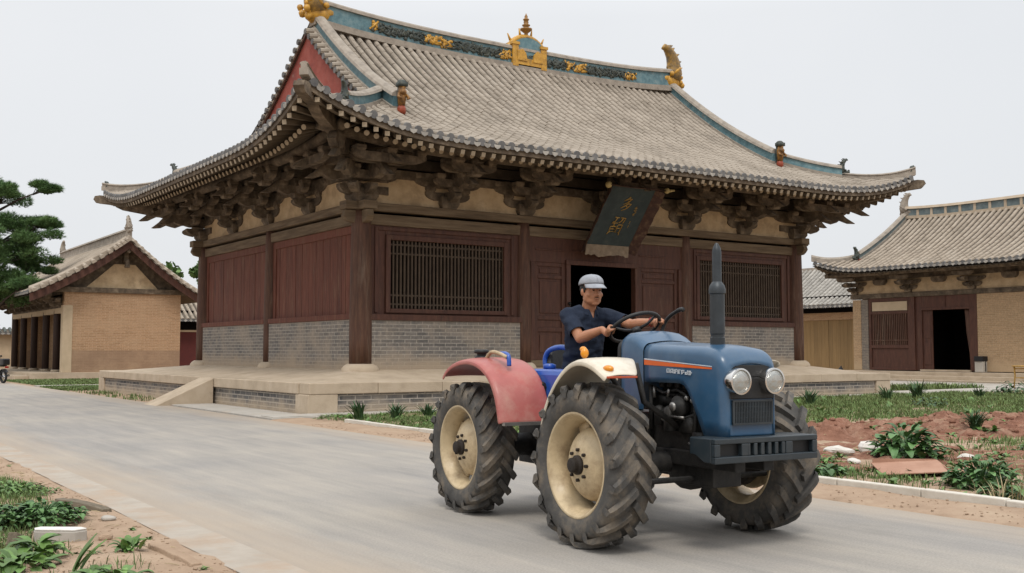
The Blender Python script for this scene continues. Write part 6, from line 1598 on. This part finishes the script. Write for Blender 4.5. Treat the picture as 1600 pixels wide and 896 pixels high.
# wheels -------------------------------------------------------------
def wheel(x, y, sg, spin):
    w_ = empty('wheel', (x, y, .625 if x > -1 else .60), 0, tc_)
    if x < -1: w_.scale = (.96, .94, .96)
    w_.rotation_euler = (0, spin, 0 if sg > 0 else PI)       # local +y is the outer face
    return w_
AY = Matrix.Rotation(-PI/2, 4, 'X')                  # lathe z -> local y
def tyre_mesh():
    mb = MB(); mb.smooth = True
    pr = [(.392, -.165), (.41, -.185), (.45, -.205), (.50, -.212), (.545, -.203), (.572, -.175), (.585, -.10), (.588, 0), (.585, .10), (.572, .175), (.545, .203), (.50, .212), (.45, .205), (.41, .185), (.392, .165), (.385, .12), (.385, -.12)]
    mb.lathe(pr + [pr[0]], 64, AY, caps=False)
    mb.smooth = False; N = 19
    for side in (-1, 1):
        for k in range(N):
            a0 = 2*PI*(k + (.5 if side > 0 else 0))/N
            rows = []
            for t, r_, w1 in ((-.06, .630, .030), (.25, .630, .030), (.55, .628, .031), (.85, .618, .033), (1.0, .604, .034), (1.08, .575, .034), (1.09, .525, .030)):
                yy = side*(.012 + .200*min(t, 1.03)) if t < 1.05 else side*(.219 if r_ > .55 else .222)
                a = a0 - .30*min(t, 1.05)
                rows.append((yy, a, r_, w1))
            vs = []
            for yy, a, r_, w1 in rows:
                rb = min(r_ - .03, .578) if r_ > .56 else r_ - .012
                dw, dt = w1/.6, w1*.72/.6
                slant = .55*side*w1
                for (aa, rr, dy) in ((a - dw, rb, -slant*.9), (a + dw, rb, slant*.9), (a + dt, r_, slant*.7), (a - dt, r_, -slant*.7)):
                    y2 = yy + (dy if r_ > .6 else 0)
                    vs.append(V(rr*math.sin(aa), y2, rr*math.cos(aa)))
            m = len(rows)
            mb.add(vs, [(4*i+q, 4*i+(q+1) % 4, 4*i+4+(q+1) % 4, 4*i+4+q) for i in range(m-1) for q in range(4)] + [(3, 2, 1, 0), (4*m-4, 4*m-3, 4*m-2, 4*m-1)])
    return mb.mesh('tyre', m_tyre)
TY = tyre_mesh()
mb = MB(); mb.smooth = True
mb.lathe([(.388, .18), (.402, .186), (.408, .178), (.402, .165), (.378, .150), (.372, .12), (.355, .10), (.350, .03), (.345, -.12), (.372, -.14), (.402, -.165), (.408, -.178), (.395, -.186), (.385, -.17), (.365, -.14), (.335, -.11), (.335, .02), (.345, .10), (.362, .125), (.368, .155), (.388, .18)], 56, AY, caps=False)
RIM = mb.mesh('rim', m_rim)
mb = MB(); mb.smooth = True
mb.lathe([(.05, .122), (.10, .120), (.15, .108), (.20, .084), (.24, .056), (.268, .025), (.280, .0), (.282, -.02), (.268, -.02), (.25, .015), (.2, .05), (.1, .085), (.05, .09)], 48, AY)
for k in range(4):
    a = 2*PI*k/4 + .4; mb.prism([(-.07, .255), (.07, .255), (.06, .345), (-.06, .345)], .03, tr(0, -.02, 0) @ Matrix.Rotation(a, 4, 'Y'))
DISC = mb.mesh('wheel_disc', m_rim)
mb = MB(); mb.smooth = False
mb.lathe([(.075, .09), (.075, .14), (.06, .155), (.058, .185), (.045, .195), (.02, .198)], 20, AY)
for k in range(8): a = 2*PI*k/8; mb.lathe([(.014, .09), (.014, .138), (.008, .142)], 6, tr(.115*math.cos(a), 0, .115*math.sin(a)) @ AY)
mb.lathe([(.001, -.10), (.24, -.10), (.25, -.12), (.25, -.20), (.2, -.22), (.001, -.22)], 24, AY)
HUBM = mb.mesh('hub', mat('rusty_dark_hub', (.035, .026, .02), (.02, .016, .013), scale=12, rough=.7, bumps=.4, metallic=.3))
for i, (x, y) in enumerate(((-.08, -.90), (-.08, .72), (-2.13, -.88), (-2.13, .78))):
    w_ = wheel(x, y, 1 if y > 0 else -1, .3*i)
    inst('tyre', TY, w_, Matrix.Diagonal((1, .86, 1, 1))); inst('rim', RIM, w_, Matrix.Diagonal((1, .86, 1, 1))); inst('wheel_disc', DISC, w_); inst('hub', HUBM, w_)
for me in (RIM, DISC):
    bm = bmesh.new(); bm.from_mesh(me); bmesh.ops.recalc_face_normals(bm, faces=bm.faces); bm.to_mesh(me); bm.free()
# ================================================================ DRIVER
pe = empty('person', TR_LOC, TR_ROT, label='man in grey cap and dark navy polo shirt driving the blue tractor', cat='person')
m_skin, nt, b = new_mat('tanned_skin')
col = ramp(nt, noise_tex(nt, vec_node(nt), 9, 6), [(.3, (.32, .145, .078)), (.7, (.42, .195, .108))])
nt.links.new(col, b.inputs['Base Color']); b.inputs['Roughness'].default_value = .48; b.inputs['Subsurface Weight'].default_value = .12; b.inputs['Subsurface Radius'].default_value = (.02, .008, .004); b.inputs['Specular IOR Level'].default_value = .4
bump(nt, b, noise_tex(nt, vec_node(nt), 180, 3), .12, .002)
m_shirt = mat('navy_polo_cotton', (.017, .024, .042), (.011, .016, .029), (.024, .033, .055), scale=7, rough=.92, bumps=.5, bscale=9, bdist=.02, spec=.2)
m_trouser = mat('dark_trousers', (.015, .016, .022), (.010, .011, .015), scale=7, rough=.9, bumps=.3)
m_cap = mat('grey_cap_cotton', (.29, .305, .335), (.22, .235, .26), (.35, .37, .405), scale=12, rough=.92, bumps=.25, bscale=120)
m_hair = mat('black_hair', (.012, .010, .009), rough=.6, bumps=.5, bscale=90)
def capsule(mb, a, b_, ra, rb, n=14):
    a, b_ = Vector(a), Vector(b_); t = (b_-a).normalized(); pts, rad = [], []
    for k in range(4): an = PI/2*(1-k/4); pts.append(a - t*ra*math.sin(an)); rad.append(max(.001, ra*math.cos(an)))
    for k in range(5): pts.append(a.lerp(b_, k/4)); rad.append(lerp(ra, rb, k/4))
    for k in range(1, 5): an = PI/2*k/4; pts.append(b_ + t*rb*math.sin(an)); rad.append(max(.001, rb*math.cos(an)))
    mb.tube(pts, rad, n)
def chain(mb, pts, rad):
    for i in range(len(pts)-1): capsule(mb, pts[i], pts[i+1], rad[i], rad[i+1])
def remesh(mb, name, m, vox, smooth_it=2, parent=pe):
    o = mb.build(name, m, parent); r_ = o.modifiers.new('r', 'REMESH'); r_.mode = 'VOXEL'; r_.voxel_size = vox; r_.use_smooth_shade = True
    if smooth_it: s = o.modifiers.new('s', 'SMOOTH'); s.factor = .5; s.iterations = smooth_it
    evaluated(o); return o
DY = -.11
HIP = V(-1.45, DY, 1.335); CH_P = V(-1.37, DY, 1.645); NK = V(-1.315, DY, 1.885); HD = V(-1.255, DY, 2.035)
HS = 1.12
HR = rotz(R(-4)) @ Matrix.Rotation(R(3), 4, 'Y')      # head turned slightly left, nodding
SHR, SHL = V(-1.345, DY-.19, 1.815), V(-1.325, DY+.19, 1.815)
gripR = SM @ V(-.06, -.217, 0); gripL = SM @ V(.06, .217, 0)
WRR = gripR + V(-.085, -.035, .015); WRL = gripL + V(-.085, .03, .02)
def elbow(s, w, l1, l2, pole):
    d = w - s; L = min(d.length, l1+l2-.01); a = (l1*l1 - l2*l2 + L*L)/(2*L); h = math.sqrt(max(0, l1*l1 - a*a)); u = d.normalized()
    p = Vector(pole); p = (p - u*p.dot(u)).normalized(); return s + u*a + p*h
ELR = elbow(SHR, WRR, .31, .27, (-.2, -.35, -1)); ELL = elbow(SHL, WRL, .31, .27, (-.2, .5, -1))
mb = MB(); mb.smooth = True
# head ---------------------------------------------------------------
def hp(x, y, z): return HD + (HR @ V(x, y, z)) * HS
def hball(x, y, z, r_, sc, n=16): mb.ball(hp(x, y, z), r_*HS, n, sc, HR.to_3x3())
hball(-.012, 0, .035, .1, (.98, .80, .92), 24)          # cranium
hball(.012, 0, -.03, .088, (.90, .86, 1.02), 20)         # face mass
hball(.026, 0, -.070, .066, (.88, 1.0, .66), 18)        # jaw
hball(.060, 0, -.094, .028, (.8, 1.2, .75))            # chin
for s in (-1, 1):
    hball(.052, s*.042, -.024, .031, (.8, 1.0, .85)); hball(.004, s*.052, -.055, .034, (1.2, .6, 1.0))   # cheek bone, jaw corner
    hball(.070, s*.028, .034, .018, (.7, 1.5, .55))      # brow
    hball(-.012, s*.080, -.005, .026, (.75, .42, 1.2)); hball(-.006, s*.086, -.002, .016, (.6, .5, 1.1))   # ear
    hball(.090, s*.012, -.030, .0105, (1.1, 1., .9))     # nostril wing
    hball(.076, s*.030, .012, .0125, (.8, 1.25, .75))    # eye lid
capsule(mb, hp(.082, 0, .022), hp(.100, 0, -.022), .009, .0135); hball(.101, 0, -.026, .0145, (1, 1, .9))
hball(.080, 0, -.055, .016, (.7, 1.55, .5)); hball(.079, 0, -.066, .015, (.7, 1.45, .5))   # lips
capsule(mb, NK + V(-.012, 0, -.06), HD + V(-.016, 0, -.06), .068, .064)
capsule(mb, NK + V(-.01, -.06, -.085), NK + V(-.01, .06, -.085), .05, .05)
# trunk and limbs beneath the clothes
chain(mb, [HIP, CH_P, NK + V(0, 0, -.08)], [.09, .085, .08])
chain(mb, [CH_P + V(.04, 0, .02), NK + V(.030, 0, -.09)], [.07, .052])
capsule(mb, SHR, SHL, .048, .048)
for (S, E_, W_) in ((SHR, ELR, WRR), (SHL, ELL, WRL)):
    M1 = S.lerp(E_, .45); F1 = E_.lerp(W_, .28)
    chain(mb, [S, M1, E_, F1, E_.lerp(W_, .75), W_], [.052, .052, .045, .049, .037, .030])
for s in (-1, 1):
    hip = HIP + V(.02, s*.09, -.01); kn = V(-.86, DY + s*.16, 1.36); an = V(-.80, DY + s*.17, .97)
    chain(mb, [hip, kn, an], [.078, .055, .04]); chain(mb, [an + V(-.03, 0, -.04), an + V(.13, 0, -.055)], [.042, .036])
# hands closed round the wheel rim
def hand(grip, wrist, s):
    """palm outside the rim, four fingers curled over it, thumb along its inner side"""
    c = SM.to_3x3(); n_ = c @ V(0, 0, 1); C0 = SWC
    rad = (grip - C0).normalized(); tan = n_.cross(rad) * (1 if s < 0 else -1)     # rad outwards, tan forward along the rim
    fw = tan if tan.x > 0 else -tan
    palm = grip + rad*.030 - n_*.004
    chain(mb, [wrist, palm - fw*.030, palm + fw*.020], [.029, .027, .026])
    capsule(mb, palm - fw*.034 + n_*.006, palm + fw*.034 + n_*.004, .023, .021)
    for i, ln_ in enumerate((.95, 1.05, 1.0, .82)):
        o = fw*(.036 - .0235*i)
        k0 = grip + rad*.024 + n_*.022 + o; k1 = grip + rad*.004*ln_ + n_*.036 + o; k2 = grip - rad*.024*ln_ + n_*.022 + o*.97; k3 = grip - rad*.026 - n_*.008*ln_ + o*.95
        chain(mb, [palm + o*.9 + n_*.008, k0, k1, k2, k3], [.0115, .0115, .0105, .0098, .0088])
    t0 = palm + fw*.03 - n_*.012; t1 = grip + fw*.052 + rad*.012 - n_*.020; t2 = grip + fw*.060 - rad*.014 - n_*.016
    chain(mb, [t0, t1, t2], [.0135, .0118, .0100])
hand(gripR, WRR, -1); hand(gripL, WRL, 1)
body = remesh(mb, 'body', m_skin, .0052, 2)
# eyes, brows, moustache, hair ----------------------------------------
mb = MB(); mb.smooth = True; HM = HR.to_3x3()
for s in (-1, 1): mb.ball(hp(.0835, s*.030, .0105), .0075, 10, (.5, 1.7, .6), HM)
mb.build('eye', mat('dark_eye', (.012, .009, .008), rough=.2, bumps=0, spec=.6), pe)
mb = MB(); mb.smooth = True
for s in (-1, 1): mb.tube([hp(.084, s*.014, .031), hp(.084, s*.030, .036), hp(.074, s*.046, .031)], [.0035, .0045, .0025], 6)
mb.build('eyebrow', m_hair, pe)
mb = MB(); mb.smooth = True; mb.tube([hp(.084, -.024, -.0515), hp(.0915, -.010, -.0465), hp(.0925, 0, -.046), hp(.0915, .010, -.0465), hp(.084, .024, -.0515)], [.002, .0032, .003, .0032, .002], 6); mb.build('moustache', m_hair, pe)
mb = MB(); mb.smooth = True; mb.tube([hp(.0885, -.022, -.0608), hp(.0925, 0, -.0600), hp(.0885, .022, -.0608)], [.0012, .0022, .0012], 5); mb.build('mouth_line', mat('lip_shadow_skin', (.14, .055, .04), rough=.6, bumps=0), pe)
mb = MB(); mb.smooth = True
mb.ball(hp(-.02, 0, .028), .104*HS, 20, (.93, .82, .90), HM)
for s in (-1, 1): mb.ball(hp(.012, s*.076, .016), .02*HS, 8, (.7, .35, 1.4), HM)
hair = mb.build('hair', m_hair, pe)
bm = bmesh.new(); bm.from_mesh(hair.data); inv = HR.inverted()
for v in list(bm.verts):
    q = (inv @ (v.co - HD))/HS
    if q.x > .03 and abs(q.y) < .066 or q.z < -.055 or q.x > .045: bm.verts.remove(v)
bm.to_mesh(hair.data); bm.free()
# cap ------------------------------------------------------------------
mb = MB(); mb.smooth = True
def dome(u, v):
    a = 2*PI*u; t = v*PI/2
    r0 = 1 - .02*math.cos(6*a)*math.sin(t)*.4
    return hp(-.012 + .112*math.cos(a)*math.cos(t)**.8*r0, .094*math.sin(a)*math.cos(t)**.8*r0, .056 + .080*math.sin(t)**.9 + .012*math.cos(a)*(1-v))
mb.grid(dome, 36, 12)
cap = mb.build('cap', m_cap, pe); s = cap.modifiers.new('t', 'SOLIDIFY'); s.thickness = .005; s.offset = 1
mb = MB(); mb.smooth = True
def brim(u, v):
    a = lerp(-1.15, 1.15, u); x0, y0 = -.012 + .112*math.cos(a), .094*math.sin(a)
    k = v*(math.cos(a*1.25)**.7 if abs(a*1.25) < PI/2 else 0)
    return hp(x0 + .082*k, y0*(1+.04*v), .069 + .012*(math.cos(a)-1) - .034*k - 2.6*y0*y0*v - .005)
mb.grid(brim, 20, 6); br = mb.build('cap_brim', m_cap, cap); s = br.modifiers.new('t', 'SOLIDIFY'); s.thickness = .006; s.offset = 0
mb = MB(); mb.smooth = True; mb.ball(hp(-.012, 0, .139), .008, 8, (1, 1, .6), HM); mb.build('cap_button', m_cap, cap)
# polo shirt ------------------------------------------------------------
mb = MB(); mb.smooth = True
chain(mb, [HIP + V(-.01, 0, -.03), HIP.lerp(CH_P, .5), CH_P, NK + V(-.005, 0, -.09)], [.135, .132, .138, .092])
for s in (-1, 1):
    chain(mb, [HIP + V(-.01, s*.075, -.02), HIP.lerp(CH_P, .5) + V(.01, s*.075, 0), CH_P + V(.0, s*.085, .02), NK + V(-.01, s*.115, -.085)], [.108, .108, .118, .075])
    chain(mb, [CH_P + V(.03, s*.07, .05), CH_P + V(.02, s*.06, -.1)], [.09, .09])
capsule(mb, SHR + V(0, .02, -.01), SHL + V(0, -.02, -.01), .078, .078)
for (S_) in (SHR, SHL): capsule(mb, S_ + V(-.005, 0, -.01), NK + V(-.015, (S_.y-DY)*.3, -.025), .070, .060)
for (S, E_) in ((SHR, ELR), (SHL, ELL)): capsule(mb, S, S.lerp(E_, .80), .078, .070)
capsule(mb, NK + V(-.005, 0, -.06), NK + V(-.005, 0, -.02), .088, .080)
shirt = remesh(mb, 'polo_shirt', m_shirt, .0075, 6)
bm = bmesh.new(); bm.from_mesh(shirt.data); kill = []
def cut_plane(co, no, test):
    fs = [f for f in bm.faces if test(f.calc_center_median())]
    g = set(fs)
    for f in fs: g.update(f.edges); g.update(f.verts)
    bmesh.ops.bisect_plane(bm, geom=list(g), plane_co=co, plane_no=no, dist=1e-5)
for (S, E_) in ((SHR, ELR), (SHL, ELL)):
    u = (E_-S); ln_ = u.length; u = u/ln_
    cut_plane(S + u*(.74*ln_), u, lambda c, S=S, u=u, ln_=ln_: (c-S).dot(u) > .6*ln_ and ((c-S) - u*(c-S).dot(u)).length < .13)
VT = NK + V(0, 0, -.088)
for s in (-1, 1): cut_plane(VT + V(0, s*.006, 0), V(0, s*.085, -.030).normalized(), lambda c: (c-NK).x > .02 and (c-NK).z > -.16 and abs((c-NK).y) < .09)
cut_plane(VT, V(0, 0, 1), lambda c: (c-NK).x > .02 and abs((c-NK).z+.088) < .05 and abs((c-NK).y) < .05)
for f in bm.faces:
    c = f.calc_center_median(); cut = False
    for (S, E_) in ((SHR, ELR), (SHL, ELL)):
        u = (E_-S); ln_ = u.length; u = u/ln_; t = (c-S).dot(u)
        if t > .74*ln_ and ((c-S) - u*t).length < .13 and (c - S).length < .42 and (c.y - DY)*(S.y - DY) > .0 and abs(c.y-DY) > .15: cut = True
    q = c - NK
    if q.z > -.012 and math.hypot(q.x, q.y) < .084: cut = True
    if q.x > .02 and q.z > -.088 and abs(q.y) < .006 + .030*clamp((q.z+.088)/.085): cut = True     # open placket
    if c.z < HIP.z - .09: cut = True
    if cut: kill.append(f)
bmesh.ops.delete(bm, geom=kill, context='FACES')
# cloth folds
bm.normal_update()
for v in bm.verts:
    p = v.co; w_ = .013*noise.noise(V(p.x*6, p.y*6, p.z*14)) + .009*noise.noise(V(p.x*13 + p.z*9, p.y*13, p.z*26))
    k = 1.6 if p.z < 1.52 else .8
    v.co = p + v.normal*w_*k
bm.to_mesh(shirt.data); bm.free()
s = shirt.modifiers.new('t', 'SOLIDIFY'); s.thickness = .006; s.offset = 0
mb = MB(); mb.grid(lambda u, v: VT + V(.093 + .0*u, lerp(-.016, .016, v), -.005 - .10*u), 6, 2); pk = mb.build('placket', m_shirt, shirt); sw_ = pk.modifiers.new('w', 'SHRINKWRAP'); sw_.target = shirt; sw_.offset = .004; s = pk.modifiers.new('t', 'SOLIDIFY'); s.thickness = .004
mb = MB(); mb.smooth = True          # turned-down collar
def collar(u, v):
    a = lerp(R(28), R(332), u); r_ = .074 + .022*v
    return NK + V(-.006 + r_*1.02*math.cos(a), r_*1.05*math.sin(a), .004 - .042*v - .018*v*max(0, math.cos(a)) - .016*max(0, math.cos(a))*1.2)
mb.grid(collar, 30, 5); cl_ = mb.build('collar', m_shirt, shirt); s = cl_.modifiers.new('t', 'SOLIDIFY'); s.thickness = .006
mb = MB(); mb.smooth = True
for k in range(2): mb.ball(CH_P + V(.155, .012, .06-.06*k), .006, 8, (.5, 1, 1))
mb.build('button', m_black, shirt)
# trousers and shoes
mb = MB(); mb.smooth = True
capsule(mb, HIP + V(0, -.07, -.015), HIP + V(0, .07, -.015), .125, .125)
for s in (-1, 1):
    hip = HIP + V(.02, s*.09, -.01); kn = V(-.86, DY + s*.16, 1.36); an = V(-.80, DY + s*.17, 1.0)
    chain(mb, [hip, kn, an], [.098, .075, .06])
remesh(mb, 'trousers', m_trouser, .010, 3)
for s in (-1, 1):
    an = V(-.80, DY + s*.17, .97); mb = MB(); mb.smooth = True; chain(mb, [an + V(-.05, 0, -.035), an + V(.14, 0, -.045)], [.052, .045]); mb.build('shoe', m_black, pe)
mb = MB(); mb.smooth = True; u = (WRL-ELL).normalized(); c = WRL - u*.045; a = u.cross(V(0, 0, 1)).normalized(); b_ = u.cross(a)
mb.tube([c + (a*math.cos(2*PI*i/16) + b_*math.sin(2*PI*i/16))*.037 for i in range(17)], .006, 6, caps=False); mb.build('red_wrist_band', mat('red_cord', (.28, .02, .015), rough=.7, bumps=0), pe)
# ================================================================ CAMERA, SKY, SUN
cam = bpy.data.objects.new('camera', bpy.data.cameras.new('camera')); COL.objects.link(cam)
cam.location = (0, 0, 1.5); cam.rotation_euler = (R(90 + 3.43), 0, R(-34.35))
cam.data.sensor_width = 36; cam.data.lens = 36*1668/1600; cam.data.clip_end = 6000; cam.data.clip_start = .05
SC.camera = cam
w = bpy.data.worlds.new('World'); SC.world = w; w.use_nodes = True
nt = w.node_tree; nt.nodes.clear()
SUN_EL, SUN_AZ = R(58), R(215)        # azimuth from +Y clockwise: behind the camera, to its left
sky = nt.nodes.new('ShaderNodeTexSky'); sky.sky_type = 'NISHITA'; sky.sun_disc = False; sky.sun_elevation = SUN_EL; sky.sun_rotation = SUN_AZ
sky.air_density = 1.; sky.dust_density = 4.; sky.ozone_density = 1.
tc = nt.nodes.new('ShaderNodeTexCoord')
n = nd(nt, 'ShaderNodeTexNoise', Scale=1.6, Detail=5, Roughness=.5); nt.links.new(tc.outputs['Generated'], n.inputs['Vector'])
cloud = ramp(nt, n.outputs['Fac'], [(.3, (7.1, 7.3, 7.55)), (.7, (7.8, 7.9, 8.05))])
sep = nt.nodes.new('ShaderNodeSeparateXYZ'); nt.links.new(tc.outputs['Generated'], sep.inputs[0])
# overcast sky: the zenith is brighter than the horizon
up = ramp(nt, sep.outputs[2], [(0., (.96, .96, .96)), (.30, (1.0, 1.0, 1.0)), (.48, (1.4, 1.4, 1.4)), (1., (2.1, 2.1, 2.1))])
cloud = mix(nt, 1., cloud, up, 'MULTIPLY')
col = mix(nt, .93, sky.outputs[0], cloud)
bg = nt.nodes.new('ShaderNodeBackground'); bg.inputs['Strength'].default_value = .11
out = nt.nodes.new('ShaderNodeOutputWorld'); nt.links.new(col, bg.inputs[0]); nt.links.new(bg.outputs[0], out.inputs[0])
sl = bpy.data.lights.new('sun', 'SUN'); sl.energy = 1.5; sl.angle = R(14); sl.color = (1., .955, .89)
so = bpy.data.objects.new('sun', sl); COL.objects.link(so)
dirv = V(math.sin(SUN_AZ)*math.cos(SUN_EL), math.cos(SUN_AZ)*math.cos(SUN_EL), math.sin(SUN_EL))
so.rotation_euler = dirv.to_track_quat('Z', 'Y').to_euler(); so.location = (0, 0, 30)
vs_ = SC.view_settings; SC.display_settings.display_device = 'sRGB'
vs_.view_transform = 'Standard'; vs_.look = 'None'; vs_.exposure = .06; vs_.gamma = 1.; vs_.use_curve_mapping = False
SC.render.engine = 'CYCLES'; SC.cycles.max_bounces = 6; SC.cycles.diffuse_bounces = 3; SC.cycles.glossy_bounces = 3; SC.cycles.use_denoising = True
